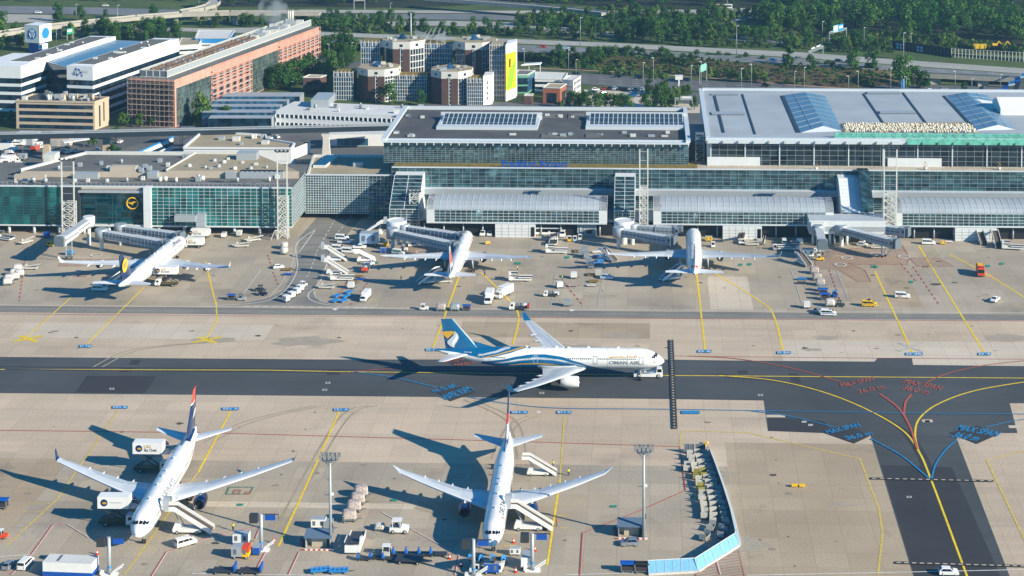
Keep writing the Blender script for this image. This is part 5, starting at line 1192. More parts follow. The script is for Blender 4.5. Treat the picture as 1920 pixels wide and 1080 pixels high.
def belt_():
 t = thing('belt_loader', 'belt loader', 'belt loader'); mb = MB(); shell(mb, [(-2.6, .4), (2.6, .4), (2.65, .85), (-2.6, .95)], 1.7, 1.7, 2, cart_w); mb.build('body', t)
 mb = MB(); mb.bar((-3.4, -.35, .8), (3.6, -.35, 1.75), .8, .18, dgrey); [mb.bar((-3.4, -.35 + y, .95), (3.6, -.35 + y, 1.9), .08, .2, cart_w) for y in (-.42, .42)]; mb.build('conveyor', t)
 mb = MB(); mb.box(-1.9, -1.2, .15, .8, .95, 1.9, cart_w); mb.build('operator_cab', t); wheels(t, (1.7, -1.7), .75, .34, .24); return t
belt = belt_()
def gpu_(m=white):
 t = thing('ground_power_unit', 'gpu', 'power unit'); mb = MB(); mb.box(-1.3, 1.3, -.8, .8, .45, 1.9, m, lgrey); mb.build('housing', t); mb = MB(); [mb.box(x, x + .5, -.83, -.8, .8, 1.6, mgrey) for x in (-1.0, .4)]; mb.build('louvre', t)
 mb = MB(); mb.bar((1.3, 0, .45), (2.2, 0, .4), .08, .08, dgrey); mb.build('drawbar', t); wheels(t, (.9, -.9), .65, .25, .16); return t
gpu = gpu_()
def bus_():
 t = auto('bus', 'bus', [(-6, .4), (6, .4), (6.1, 1.2), (5.8, 3.1), (-6, 3.1)], 2.55, 2.45, 1.4, [[(5.2, 1.3), (5.2, 2.6), (-5.6, 2.6), (-5.6, 1.3)]], ((6.08, 1.3), (5.85, 2.9)), ((-6, 2.7), (-6, 1.5)), (4, -3.6), .5); return t
bus = bus_()
def tow_():
 t = thing('tow_tractor', 'tow', 'tow tractor'); mb = MB(); shell(mb, [(-4.2, .4), (3.3, .4), (3.4, 1.3), (1.6, 1.35), (-1.0, 1.05), (-4.2, 1.05)], 2.9, 2.9, 3, white); mb.build('body', t)
 mb = MB(); shell(mb, [(1.7, 1.36), (3.3, 1.36), (3.2, 2.5), (1.9, 2.5)], 2.2, 2.0, 1.5, white); mb.build('cab', t)
 mb = MB(); mb.poly([(1.78, -.95, 1.5), (1.78, .95, 1.5), (1.9, .9, 2.4), (1.9, -.9, 2.4)], dkglass); [mb.poly([(1.95, s * 1.09, 1.5), (3.2, s * 1.09, 1.5), (3.1, s * 1.03, 2.35), (2.0, s * 1.03, 2.35)], dkglass) for s in (1, -1)]; mb.build('cab_window', t)
 mb = MB(); mb.box(-3.9, -1.4, -1.1, 1.1, 1.06, 1.3, mgrey); mb.bar((-2.4, -1.2, 1.3), (1.2, -1.2, 1.75), .2, .2, lgrey); mb.bar((-2.4, 1.2, 1.3), (1.2, 1.2, 1.75), .2, .2, lgrey); mb.build('nose_wheel_cradle', t)
 mb = MB(); mb.box(-.9, .1, -1.42, -1.38, .5, 1.0, red); mb.build('warning_panel', t); wheels(t, (2.2, -2.9), 1.25, .6, .45); return t
tow = tow_()
def lad_():
 t = thing('step_ladder', 'ladder', 'ladder'); mb = MB(); [mb.bar((-1.2, y, .1), (.3, y, 3.6), .1, .1, white) for y in (-.6, .6)]; [mb.bar((1.4, y, .1), (.5, y, 3.6), .1, .1, white) for y in (-.6, .6)]; mb.build('frame', t)
 mb = MB(); [mb.box(-1.2 + i * .15, -1.0 + i * .15, -.6, .6, .3 + i * .35, .36 + i * .35, white) for i in range(10)]; mb.box(.3, 1.2, -.6, .6, 3.6, 3.7, white); mb.build('tread', t); return t
ladder = lad_()
def cone_():
 t = thing('traffic_cone', 'cone', 'cone'); mb = MB(); mb.box(-.25, .25, -.25, .25, 0, .06, orange); mb.lathe([(.2, .06), (.05, .8)], orange, 10); mb.build('body', t); mb = MB(); mb.lathe([(.155, .3), (.115, .5)], white, 10, cap=(False, False)); mb.build('band', t); return t
cone = cone_()
skin_c = mat('skin', '#b98a6c', .6, var=.05); trousers = mat('dark work trousers', '#1d2430', .8, var=.1); vest_o = mat('orange work vest', '#d9541c', .7, var=.05); shirt_b = mat('blue overall', '#2a5a94', .7, var=.05)
def person_():
 t = thing('person', 'person', 'person')
 def skin(name, chains, m, par=None):
  me = bpy.data.meshes.new(name); vs = []; es = []; rad = []; idx = {}
  for ch in chains:
   prev = None
   for p, r in ch:
    k = tuple(round(c, 3) for c in p)
    if k not in idx: idx[k] = len(vs); vs.append(p); rad.append(r)
    if prev is not None: es.append((prev, idx[k]))
    prev = idx[k]
  me.from_pydata(vs, es, []); o = bpy.data.objects.new(name, me); COL.objects.link(o)
  md = o.modifiers.new('s', 'SKIN'); md.use_smooth_shade = True
  for i, sv in enumerate(me.skin_vertices[0].data): sv.radius = (rad[i], rad[i]); sv.use_root = i == 0
  o.modifiers.new('ss', 'SUBSURF').levels = 1
  bpy.context.view_layer.update(); m2 = bpy.data.meshes.new_from_object(o.evaluated_get(bpy.context.evaluated_depsgraph_get())); m2.name = name
  o.modifiers.clear(); o.data = m2; m2.materials.clear(); m2.materials.append(m); o.parent = par or t; return o
 b = skin('body', [[((0, 0, .95), .15), ((0, 0, 1.15), .14), ((0, 0, 1.38), .16), ((.01, 0, 1.5), .07), ((.03, 0, 1.6), .09), ((.04, 0, 1.72), .095)],
  [((0, 0, .95), .15), ((.02, .1, .86), .09), ((.06, .11, .48), .06), ((.02, .11, .09), .045), ((.16, .12, .05), .04)], [((0, 0, .95), .15), ((-.02, -.1, .86), .09), ((-.04, -.11, .48), .06), ((-.1, -.11, .09), .045), ((.05, -.12, .05), .04)],
  [((0, 0, 1.38), .16), ((0, .2, 1.4), .06), ((.0, .26, 1.13), .045), ((.14, .27, .9), .035), ((.2, .27, .84), .03)], [((0, 0, 1.38), .16), ((0, -.2, 1.4), .06), ((-.03, -.26, 1.13), .045), ((.05, -.28, .88), .035), ((.1, -.28, .81), .03)]], skin_c)
 mb = MB(); mb.lathe([(.19, .98), (.2, 1.15), (.215, 1.36), (.15, 1.47), (.09, 1.49)], glow_y, 12); mb.build('vest', t)
 for s in (1, -1):
  mb = MB(); mb.tube((s * .02, s * .1, .92), (s * .05, s * .11, .48), .115, .085, 8, trousers); mb.tube((s * .05, s * .11, .48), (s * -.02 if s > 0 else -.1, s * .11, .09), .085, .065, 8, trousers); mb.build('trouser_leg', t)
  mb = MB(); mb.tube((0, s * .2, 1.41), (-.01, s * .26, 1.13), .075, .06, 8, glow_y); mb.build('sleeve', t)
 mb = MB(); mb.lathe([(.11, 1.69), (.115, 1.76), (.09, 1.83), (.03, 1.86)], mat('hair', '#2a2018', .9), 10, (.03, 0, 0)); mb.build('hair', t); return t
person = person_()
def pallet_col(m): return {'freight': m}
SEEN = set()
def put(proto, px, py, ang, label, group=None, scale=1., z=0., **paint):
 p = P(px, py, 0); return place(proto, (p.x, p.y, z), R(ang), label, group, paint or None, scale)
put(loader, 6, 449, 160, 'white cargo loader with dark platform at the left edge beneath the terminal')
put(belt, 49, 456, 60, 'pale belt loader parked in the big shadow left of the jet bridge')
put(uld, 88, 446, 0, 'blue-tinted freight container standing in shade beneath the left glass wing', container=blue)
put(tug, 94, 462, 0, 'yellow baggage tractor in shade beside the raised jet bridge head', body=yellow, cab_frame=yellow)
put(gpu, 131, 478, 0, 'blue topped power unit below the raised jet bridge head', housing=skyblue)
for x, y, d in ((33, 508, 'topmost'), (37, 518, 'rightmost'), (27, 517, 'inner'), (28, 524, 'fourth'), (17, 527, 'left'), (14, 534, 'lowest')):
 put(pallet, x, y, 20, 'white plastic-wrapped freight pallet in the cluster at the far left of the apron', 'wrapped pallets at the far left')
put(belt, 57, 505, 5, 'low pinkish conveyor dolly lying alone right of the wrapped pallets')
put(van, 187, 545, 0, 'white van with side windows parked under the tail of the yellow-disc jet')
put(stairs_o, 224, 532, 30, 'silver passenger stairs leaning under the tail of the yellow-disc jet')
put(cat_hi, 312, 536, 180, 'catering truck with raised white box behind the yellow-disc jet, yellow deck')
put(cat_lo, 372, 447, 180, 'catering truck with white lettered box, nearer the terminal pillars')
put(cat_lo, 362, 464, 180, 'catering truck with white lettered box backed to the jet nose')
put(gpu, 420, 445, 90, 'twin grey power unit between pillars beneath the left glass wing'); put(uld, 449, 443, 90, 'white container marked with yellow beneath the left glass wing', container=white)
put(belt, 453, 463, 10, 'dark-belted white belt loader on the bare concrete left of the ladder'); put(belt, 475, 452, 25, 'white belt loader with long dark bed near the wing pillars')
put(ladder, 514, 450, 0, 'white step ladder standing beside the lattice mast')
put(pallet, 533, 466, 90, 'netted freight pallet below the lattice mast, upper of two'); put(pallet, 533, 476, 90, 'netted freight pallet below the lattice mast, lower of two')
put(hatch_c, 522, 503, 25, 'white hatchback alone on the concrete left of the curved road line')
put(roller, 539, 507, 0, 'yellow and red roller dolly just right of the white hatchback'); put(flat, 540, 516, 0, 'small blue dolly below the yellow roller dolly', deck=blue)
put(tug, 487, 546, 180, 'dark baggage tractor, upper of the dark pair on the open concrete', body=dgrey, cab_frame=dgrey); put(tug, 493, 554, 180, 'dark baggage tractor with white bonnet, lower of the dark pair', body=dkblue_p, cab_frame=dgrey)
put(ccart, 434, 562, 0, 'blue covered cart by the service road, left of the grey tug'); put(tug, 453, 563, 0, 'low grey tractor beside the blue covered cart', body=lgrey, cab_frame=mgrey)
for i, (x, y) in enumerate(((537, 566), (547, 559), (557, 552), (563, 546))): put(uld, x, y, 58, 'white container on a dolly in the short train by the link road', 'white container train', container=white)
put(tug, 568, 538, 58, 'white tractor leading the white container train')
put(belt, 612, 541, 0, 'pinkish belt loader beside the white curved kerb line')
put(van, 641, 449, -8, 'white van at the back of the parked group by the link road, rear one'); put(van, 646, 456, -8, 'white van at the back of the parked group, nearer the grey cabin')
put(van, 634, 469, -8, 'white van with red lettering parked beside the lane dashes'); put(van, 654, 474, -8, 'white van with red lettering, nearest of the parked group'); put(pickup, 674, 466, 0, 'white double-cab pickup at the right of the parked vans')
put(stairs, 627, 489, 180, 'white stair truck, rear one of the pair by the link road'); put(stairs, 628, 514, 180, 'white stair truck, front one with brown treads by the link road')
put(loader, 640, 525, 180, 'white loader with long dark deck stretched behind the stair trucks')
put(stairs_l, 684, 490, 195, 'silver stairs tilted beside the orange service truck'); put(tug, 694, 497, 20, 'white tractor under the silver stairs')
put(hydrant, 686, 508, 90, 'orange and white service truck above the wing shadow', body=white, rear_locker=orange)
put(roller, 671, 520, 0, 'yellow roller dolly at the end of the long dark deck'); put(flat, 676, 525, 0, 'blue dolly at the end of the long dark deck', deck=blue); put(roller, 662, 531, 0, 'yellow and blue roller dolly below the long dark deck')
put(uld, 658, 541, 0, 'single white container above the blue dolly row', container=white)
for x, y, a in ((631, 557, 70), (628, 566, 70), (654, 550, 60), (648, 558, 60), (644, 566, 60)): put(bluefr, x, y, a, 'bright blue empty dolly in the two short rows by the service road', 'bright blue empty dollies')
put(box_truck, 685, 562, 262, 'white truck facing the camera beside the blue dollies', scale=.8)
put(gpu, 693, 460, 0, 'long blue-grey cabin trailer in front of the shaded stairs', scale=2.6, housing=ltblue_p); put(stairs, 703, 440, 0, 'stair truck parked in the deep shade left of the rotunda')
put(gpu, 724, 462, 90, 'yellow equipment box beside the rotunda leg', housing=yellow); put(gpu, 719, 474, 0, 'blue topped power unit below the rotunda leg', housing=blue)
put(hatch_c, 775, 462, 5, 'white car parked beneath the central jet bridge tunnel'); put(tug, 757, 470, 0, 'white tractor beside the rotunda leg'); put(van, 748, 477, -20, 'dark-topped white van below the rotunda', side_window=green); put(hatch_c, 742, 482, -10, 'silver car in front of the wing tip at the central stand', body=silver_p)
put(stairs_o, 806, 531, 25, 'blue-shaded passenger stairs under the coral-finned jet tail'); put(belt, 833, 530, 10, 'white belt vehicle at the foot of the stairs below the coral fin')
put(tug, 795, 581, 0, 'white tractor on the service road leading three trailers'); put(pallet, 827, 582, 0, 'pink netted pallet trailer behind the tractor on the service road', freight=wrap_p); put(pallet, 853, 582, 0, 'clear wrapped pallet trailer in the service road train', freight=alu); put(ccart, 875, 582, 0, 'small blue covered trailer ending the service road train')
put(box_truck, 917, 566, 268, 'white box truck facing the camera square on'); put(box_truck, 944, 556, 240, 'white box truck turned to the left beside its twin'); put(hydrant, 974, 581, 180, 'fuelling truck with grey machinery on the service road', rear_locker=red)
put(loader, 974, 526, 180, 'white high loader with rear platform below the right wing tip')
put(uld, 1076, 522, 0, 'white container with blue door panel on a dolly', container=white, door_panel=blue); put(uld, 1049, 540, 20, 'white container standing alone beside the dashed red line', container=white)
put(flat, 1074, 537, 0, 'pale flat dolly, left of the two alone on the stand', deck=wrap_p); put(flat, 1109, 537, 0, 'pale flat dolly, right of the two near the yellow roller dolly', deck=wrap)
put(roller, 1113, 529, 0, 'yellow roller dolly in front of the pale blue car'); put(uld, 1122, 518, 0, 'white container beside the pale blue car', container=cart_w); put(roller, 1110, 517, 0, 'brown roller dolly left of the white container')
put(hatch_c, 1138, 523, -8, 'pale blue estate car driving out past the containers', scale=1.15, body=ltblue_p)
put(hydrant, 1034, 556, 180, 'small open-bed truck with silver load beside the white line', scale=.8); put(uld, 1063, 574, 0, 'grey container alone on the service road edge')
put(loader, 1042, 474, 180, 'white loader with dark rear deck below the lounge service block'); put(loader, 1038, 456, 90, 'white loader parked before the dark garage'); put(belt, 1025, 450, 0, 'cream belt loader before the dark garage')
put(bus, 1024, 440, 0, 'white bus in the dark undercroft beside the white block'); put(van, 906, 441, 265, 'white van facing out at the garage, left one'); put(pickup, 919, 441, 265, 'white flatbed van facing out at the garage, right one'); put(van, 1055, 443, 268, 'white van facing out under the lounge right of the bus', scale=1.1)
put(gpu, 914, 458, 20, 'small yellow power unit ahead of the coral-finned jet', housing=yellow, scale=.7); put(tug, 1068, 452, 90, 'yellow-striped tug in shade below the lounge', body=yellow); put(tug, 1078, 452, 90, 'blue tug in shade below the lounge', body=ltblue_p); put(tug, 1088, 449, 90, 'white tug in shade nearest the small grey block')
for x, y in ((1097, 473), (1090, 480), (1100, 485), (1104, 495), (1108, 503)): put(uld, x, y, 0, 'silver container in the stack of dollies left of the white stairs', 'silver containers left of the stairs')
for x, y in ((1120, 482), (1126, 490), (1122, 496)): put(bluefr, x, y, 30, 'dark blue dolly crowded between the containers and white stairs', 'blue dollies by the stairs')
put(stairs_l, 1140, 488, 135, 'white stairs with red mark at the left wing tip of the right jet'); put(flat, 1118, 474, 20, 'white flat trailer above the crowded blue dollies', deck=white)
put(roller, 1085, 473, 0, 'brown dolly next to the silver containers')
put(stairs_o, 1262, 524, 25, 'silver passenger stairs under the tail of the right jet'); put(hatch_c, 1246, 526, 0, 'blue-grey car in the shadow of the right jet', body=ltblue_p)
put(gpu, 1329, 452, 0, 'yellow power unit right of the right jet nose', housing=yellow); put(tug, 1337, 463, 90, 'white cab tractor right of the right jet nose')
put(stairs_o, 1390, 455, 270, 'tall white stairs seen end-on against the panelled block'); put(belt, 1410, 460, 0, 'cream loader right of the end-on stairs'); put(belt, 1430, 456, 80, 'white conveyor standing before the dark garage, right of the cream loader')
put(tug, 1453, 468, 90, 'grey tractor in the deep shade before the garage', body=lgrey); put(van, 1470, 457, 90, 'van in the deep shade before the garage'); put(loader, 1480, 468, 0, 'loader standing in deep shade left of the grey bridge block'); put(uld, 1500, 458, 0, 'white container in deep shade by the bridge block leg', container=white)
put(gpu, 1515, 482, 0, 'large white twin air-start unit beside the shaded stairs', scale=1.6); put(gpu, 1532, 474, 0, 'small pale power unit below the jet bridge head'); put(tug, 1537, 488, 0, 'yellow-based tractor by the hatched red field', body=yellow)
put(stairs_l, 1506, 496, 120, 'white stair truck pointing at the right jet wing')
for x, y, d in ((1527, 513, 'highest'), (1532, 525, 'second'), (1538, 535, 'third')): put(pallet, x, y, 0, 'pink netted pallet, %s of the three in the column by the red line' % d, freight=wrap_p)
put(uld, 1540, 546, 0, 'grey and blue container below the pink pallets', container=alu, door_panel=blue); put(ccart, 1543, 553, 0, 'blue covered cart, upper of the two in the column', scale=1.2); put(ccart, 1547, 562, 0, 'blue covered cart, lower of the two in the column', scale=1.2)
put(pallet, 1556, 574, 0, 'pink netted pallet hitched to the dark tug'); put(tug, 1575, 575, 0, 'dark tug pulling the pink pallet', body=dgrey, cab_frame=dgrey); put(tug, 1565, 556, 90, 'small blue tug right of the covered carts', body=blue, cab_frame=skyblue)
put(bluefr, 1504, 525, 0, 'bright blue flat dolly left of the pink pallets'); put(flat, 1503, 532, 0, 'dark flat dolly below the bright blue one', deck=dgrey); put(uld, 1513, 578, 0, 'white container alone at the service road, left of police vehicles', container=white)
pv = put(van, 1553, 591, -4, 'white and blue police van on the service road'); pc = put(hatch_c, 1535, 585, 40, 'silver police car behind the police van', body=silver_p)
mb = MB(); [mb.box(-2.2, 2.2, s * .965 - .006, s * .965 + .006, .8, 1.0, blue) for s in (1, -1)]; mb.build('blue_stripe', pv); mb = MB(); mb.box(.5, .8, -.6, .6, 2.02, 2.14, blue); mb.build('light_bar', pv)
yv = put(van, 1630, 574, -4, 'yellow chequered follow-me van with roof beacon', body=yellow); mb = MB(); mb.box(-.3, .3, -.5, .5, 2.02, 2.4, black); [mb.box(-2.2 + i * .8, -1.8 + i * .8, s * .966 - .006, s * .966 + .006, .55 + .25 * (i % 2), .8 + .25 * (i % 2), black) for i in range(6) for s in (1, -1)]; mb.build('beacon', yv)
wv = put(van, 1692, 558, -6, 'white van with red side lettering near the leaning yellow line'); mb = MB(); put_text(mb, 'NEU', lambda a, b: (-1.6 + a * .7, -.97, .6 + b * .6), red, bold=.03); mb.build('lettering', wv)
put(fire, 1838, 515, 265, 'orange fire service truck facing the camera on the yellow line'); put(pickup, 1866, 565, 240, 'white pickup alone at the far right of the apron'); put(van, 1741, 458, -4, 'white van at the head of the yellow lead-in line')
put(gpu, 1768, 458, 0, 'yellow ground unit right of the white van', housing=yellow, scale=.8); put(flat, 1778, 455, 0, 'white equipment trailer against the panelled block', deck=white)
put(stairs_l, 1840, 455, 95, 'narrow dark stairs standing left of the tall white loader'); put(stairs_o, 1868, 460, 92, 'tall white catering stairs seen end-on at the right edge lounge'); put(loader, 1897, 467, 170, 'white loader with dark deck at the far right gate')
put(hatch_c, 1617, 461, -20, 'white car under the grey jet bridge of the bridge block'); put(belt, 1646, 466, 0, 'dark belt unit under the end of the grey jet bridge')
put(tow, 1218, 706, 0, 'white tow tractor cradling the nose wheel of the taxiing jet', scale=1.12)
put(cat_hi, 286, 884, 0, 'catering truck with raised lettered box at the rear door of the blue-finned jet', scale=1.15)
put(cat_p, 222, 984, 0, 'plain catering truck with raised box at the forward door of the blue-finned jet', scale=1.12)
put(stairs, 354, 998, 180, 'white passenger stairs with grey canopy at the blue-finned jet', scale=1.22); put(van, 348, 1022, 40, 'white minibus below the passenger stairs of the blue-finned jet')
put(hatch_c, 16, 1064, 85, 'silver car parked at the bottom left corner', body=silver_p); put(van, 48, 1062, 85, 'white van parked beside the silver car')
put(stairs, 992, 992, 180, 'white stairs with grey canopy at the front door of the raked-wing jet', scale=1.2); put(stairs_o, 1010, 890, 180, 'slim white stairs at the rear door of the raked-wing jet')
put(gpu, 453, 1019, 0, 'white power unit beside the docking pylon of the left stand', scale=1.4); g_ = put(gpu, 452, 1045, 0, 'grey unit with orange and yellow end below the white power unit', scale=1.5, housing=lgrey); mb = MB(); mb.box(.3, 1.34, -.82, .82, .44, 1.1, yellow); mb.box(.3, 1.34, -.82, .82, 1.1, 1.92, orange); mb.build('end_panel', g_)
put(gpu, 482, 1038, 90, 'blue topped unit at the foot of the docking pylon', housing=blue)
put(gpu, 598, 990, 0, 'white container trailer behind the booth of the left mast', scale=1.3); put(uld, 616, 992, 0, 'grey container behind the left lamp mast')
for x, y, a in ((421, 1074, 0), (470, 1075, 0)): put(trolley, x, y, 180, 'dark long trolley with blue end board, one of two at the bottom edge', 'long trolleys at the bottom edge', scale=1.5)
for x, y, a in ((600, 1073, 15), (635, 1074, 5)): put(bluefr, x, y, a, 'pale blue empty frame dolly lying at the bottom edge', 'frame dollies at the bottom edge', scale=1.25)
for x, y, d in ((677, 930, 'topmost'), (671, 944, 'second'), (664, 958, 'third'), (655, 976, 'lowest')): put(pallet, x, y, 12, 'pink wrapped freight pallet, %s of the four beside the raked-wing jet' % d, freight=wrap_p, scale=1.1)
put(tug, 748, 998, 0, 'white tractor with cab near the pallets', scale=1.5); put(pallet, 712, 994, -5, 'small trailer of loose bags hitched behind the white tractor', scale=.7)
put(loader, 666, 1026, 270, 'big white cargo loader with dark platforms at rest', scale=1.15)
put(tug, 725, 1040, 90, 'cream tractor heading the upper trolley train', scale=1.2, body=cart_w)
for x in (752, 776, 800, 822): put(trolley, x, 1042, 0, 'dark trolley with blue end board in the upper train below the jet nose', 'upper trolley train', 1.15)
for x, y in ((683, 1050), (706, 1048), (730, 1050)): put(trolley, x, y, -3, 'dark trolley with blue end board in the lower train below the jet nose', 'lower trolley train', .95)
put(flat, 768, 1054, -4, 'long dark flat trolley ending the lower train', scale=1.9, deck=dgrey)
put(hatch_c, 1181, 1022, 184, 'silver hatchback parked below the booth of the right mast', scale=1.1, body=silver_p)
put(ccart, 1177, 1072, 0, 'blue covered cart, left of the pair at the bottom edge', scale=1.2); put(ccart, 1203, 1073, 0, 'black covered cart, right of the pair at the bottom edge', scale=1.2, cover=black)
put(hatch_c, 1778, 1077, 0, 'white car driving along the bottom edge across the taxiway', scale=1.12)
put(ccart, 2, 953, 0, 'blue cart cut by the left edge', scale=1.3); put(tug, 2, 1009, 0, 'orange tractor cut by the left edge', body=orange)
put(stairs_l, 893, 1066, 265, 'blue and white baggage stairs below the jet nose, left one', side_panel=skyblue); put(stairs_l, 935, 1066, 265, 'blue and white baggage stairs below the jet nose, right one', side_panel=skyblue); put(gpu, 922, 1074, 0, 'blue topped unit between the baggage stairs', housing=blue, scale=1.3)
put(gpu, 988, 1062, 90, 'white power unit at the foot of the centre pylon', scale=1.5); put(gpu, 966, 1040, 0, 'white tow-bar head unit with yellow bar by the jet nose', scale=.9)
for x, y, d in ((843, 1048, 'left of the nose pylon'), (864, 1062, 'by the pylon foot'), (967, 1073, 'between stairs and unit'), (1003, 1033, 'beside the centre pylon'), (963, 1018, 'under the jet nose'), (1567, 467, 'at the hatched field corner'), (182, 1040, 'beside the left pylon'), (512, 1018, 'beside the docking pylon')):
 put(cone, x, y, 0, 'orange traffic cone standing ' + d, scale=1.6)
for x, y, a, c, l in ((437, 995, 90, glow_y, 'worker in yellow vest walking right of the passenger stairs'), (1066, 892, 120, glow_y, 'worker in yellow vest standing right of the slim rear stairs'), (1044, 987, 200, vest_o, 'worker in orange vest at the foot of the canopied stairs'), (1037, 876, 0, glow_y, 'worker in yellow vest on the slim rear stairs foot'),
      (752, 527, 30, vest_o, 'worker in orange vest standing in the tail shadow'), (909, 517, 90, shirt_b, 'worker in blue overall beside the yellow line'), (1054, 526, 10, glow_y, 'worker in yellow vest beside the white containers'), (970, 508, 0, glow_y, 'worker in yellow vest on the high loader side'), (1091, 455, 0, glow_y, 'worker in yellow vest in the shade below the lounge')):
 put(person, x, y, a, l, 'ground crew', 1.1, vest=c, sleeve=c)
# ================================================================== jet bridges, masts, fences and carts on the apron
jb_m = mat('jet bridge grey', '#9aa4ac', .5, .2, var=.08, scale=.5); jb_r = mat('jet bridge roof', '#b9c0c4', .5, .1, var=.1, scale=.5); bellow = mat('bellows fabric', '#5f6b74', .8, var=.1)
def jet_bridge(label, A, B, zt=7.4, w=3.1, h=2.9, leg=.78, rot=True, cab=0., m=None):
 """A and B are surveyed on the tunnel roof line."""
 m = m or jb_m; a, b = P(*A, zt), P(*B, zt); d = b - a; L = d.length; ang = math.atan2(d.y, d.x)
 t = thing('jet_bridge', label, 'jet bridge', (a.x, a.y, 0), ang)
 def tun(name, x0, x1, w, h, z1):
  mb = MB(); mb.box(x0, x1, -w / 2, w / 2, z1 - h, z1, m, jb_r)
  n = max(2, int((x1 - x0) / 1.6))
  for i in range(n + 1):
   x = x0 + (x1 - x0) * i / n
   for s in (1, -1): mb.box(x - .07, x + .07, s * w / 2 - .06, s * w / 2 + .06, z1 - h + .05, z1 - .05, jb_r)
   mb.box(x - .07, x + .07, -w / 2, w / 2, z1, z1 + .08, lgrey)
  o = mb.build(name, t)
  mb = MB(); [mb.box(x0 + .3, x1 - .3, s * (w / 2 + .02) - .01, s * (w / 2 + .02) + .01, z1 - h + 1.2, z1 - h + 1.6, bellow) for s in (1, -1)]; mb.build('side_band', o)
 if rot:
  mb = MB(); mb.lathe([(2.3, zt - h - .3), (2.3, zt + .3), (2.0, zt + .55)], m, 16); mb.build('rotunda', t)
  mb = MB(); mb.lathe([(.75, 0), (.75, zt - h - .2)], panel, 12, cap=(False, False)); mb.build('column', t)
 tun('inner_tunnel', 1.6, L * .58, w * .88, h * .88, zt - .12); tun('outer_tunnel', L * .5, L - 2.2, w, h, zt)
 mb = MB(); mb.rings([[(x, y * k, z) for y, z in ((-1.8, zt - h - .2), (1.8, zt - h - .2), (1.8, zt + .3), (-1.8, zt + .3))] for x, k in ((L - 2.3, .9), (L - 1.4, 1.05), (L - .2, 1.05))], m, smooth=False); c = mb.build('cab', t)
 mb = MB(); mb.rings([[(x, y, z) for y, z in ((-1.7, zt - h), (1.7, zt - h), (1.7, zt + .1), (1.2, zt + .6), (-1.2, zt + .6), (-1.7, zt + .1))] for x in (L - .2, L + .25, L + .7, L + 1.1)], bellow, cap=(False, True), smooth=False); mb.build('bellows', c)
 mb = MB(); [mb.poly([(L - 1.2, s * 1.9, zt - 1.6), (L - .4, s * 1.9, zt - 1.6), (L - .4, s * 1.9, zt - .5), (L - 1.2, s * 1.9, zt - .5)], dkglass) for s in (1, -1)]; mb.build('cab_window', c)
 x = L * leg; mb = MB(); [mb.bar((x, y, .8), (x, y, zt - h), .35, .35, lgrey) for y in (-1.1, 1.1)]; mb.bar((x, -1.5, 1.0), (x, 1.5, 1.0), .5, .45, mgrey); g_ = mb.build('lift_column', t)
 for y in (-.9, .9): mb = MB(); mb.lathe([(.3, -.2), (.55, -.15), (.55, .15), (.3, .2)], black, 12, (x, y, .55), 'y'); mb.build('wheel', g_)
 mb = MB(); n = 12; [mb.box(L - 2.6 - i * .28, L - 2.3 - i * .28, 1.9, 2.7, (zt - h) * (1 - i / n) - .06, (zt - h) * (1 - i / n), mgrey) for i in range(n)]; [mb.bar((L - 2.4, y, zt - h + .9), (L - 2.4 - n * .28, y, .9), .05, .05, lgrey) for y in (1.9, 2.7)]; mb.build('service_stair', t)
 return t
def node(label, px, py, z0, z1, w, dp, m=None):
 p = P(px, py, z1); t = thing('bridge_node', label, 'building'); mb = MB(); mb.box(p.x - w / 2, p.x + w / 2, p.y - dp / 2, p.y + dp / 2, z0, z1, m or panel, jb_r); mb.build('housing', t)
 mb = MB(); [mb.tube((p.x + x, p.y + y, 0), (p.x + x, p.y + y, z0), .4, n=8, m=panel) for x, y in ((-w * .3, -dp * .2), (w * .3, -dp * .2))]; mb.build('column', t)
 mb = MB(); mb.box(p.x - w * .3, p.x + w * .3, p.y - dp / 2 - .05, p.y - dp / 2, z0 + .8, z1 - .7, bellow); mb.build('service_hatch', t); return t
jet_bridge('grey jet bridge reaching the yellow-disc jet, nearer to the camera', (190, 431), (312, 452))
jet_bridge('grey jet bridge behind the nearer one, ending at the yellow-disc jet nose', (226, 422), (338, 437))
jet_bridge('raised white jet bridge with lattice leg and no aircraft, far left', (166, 408), (112, 446), 10.2, leg=.7, m=panel)
jet_bridge('long grey jet bridge to the coral-finned jet, nearer of two', (736, 430), (852, 455))
jet_bridge('grey jet bridge to the coral-finned jet, rear of two', (757, 422), (866, 438))
jet_bridge('grey jet bridge to the right jet, nearer of two', (1160, 428), (1262, 444))
jet_bridge('grey jet bridge to the right jet, rear of two', (1186, 421), (1274, 426))
jet_bridge('smooth grey jet bridge ending over the hatched red field', (1578, 424), (1680, 450))
jet_bridge('pale jet bridge behind the smooth grey one', (1592, 413), (1700, 428))
jet_bridge('short stub bridge with its dark open end towards the camera', (1534, 424), (1542, 452), leg=.6)
def rot_tower(px, label):
 p = P(px, 412, 9); t = thing('rotunda_tower', label, 'rotunda', (p.x, p.y, 0)); mb = MB(); mb.lathe([(3.7, 4.6), (3.7, 8.9), (3.5, 8.9), (3.4, 8.6)], panel, 24); mb.build('drum', t); mb = MB(); mb.lathe([(1.3, 0), (1.3, 4.6)], panel, 14, cap=(False, False)); mb.build('column', t)
 mb = MB(); mb.lathe([(3.75, 5.2), (3.75, 5.5)], lgrey, 24, cap=(False, False)); mb.build('base_ring', t)
rot_tower(744, 'white round tower between boarding hall and coral-fin jet bridges'); rot_tower(1170, 'white round tower between boarding hall and right-jet bridges')
t = thing('bridge_block', 'white low block with grey sides feeding three jet bridges', 'building'); a, b = P(1514, 403, 9.5), P(1655, 403, 9.5)
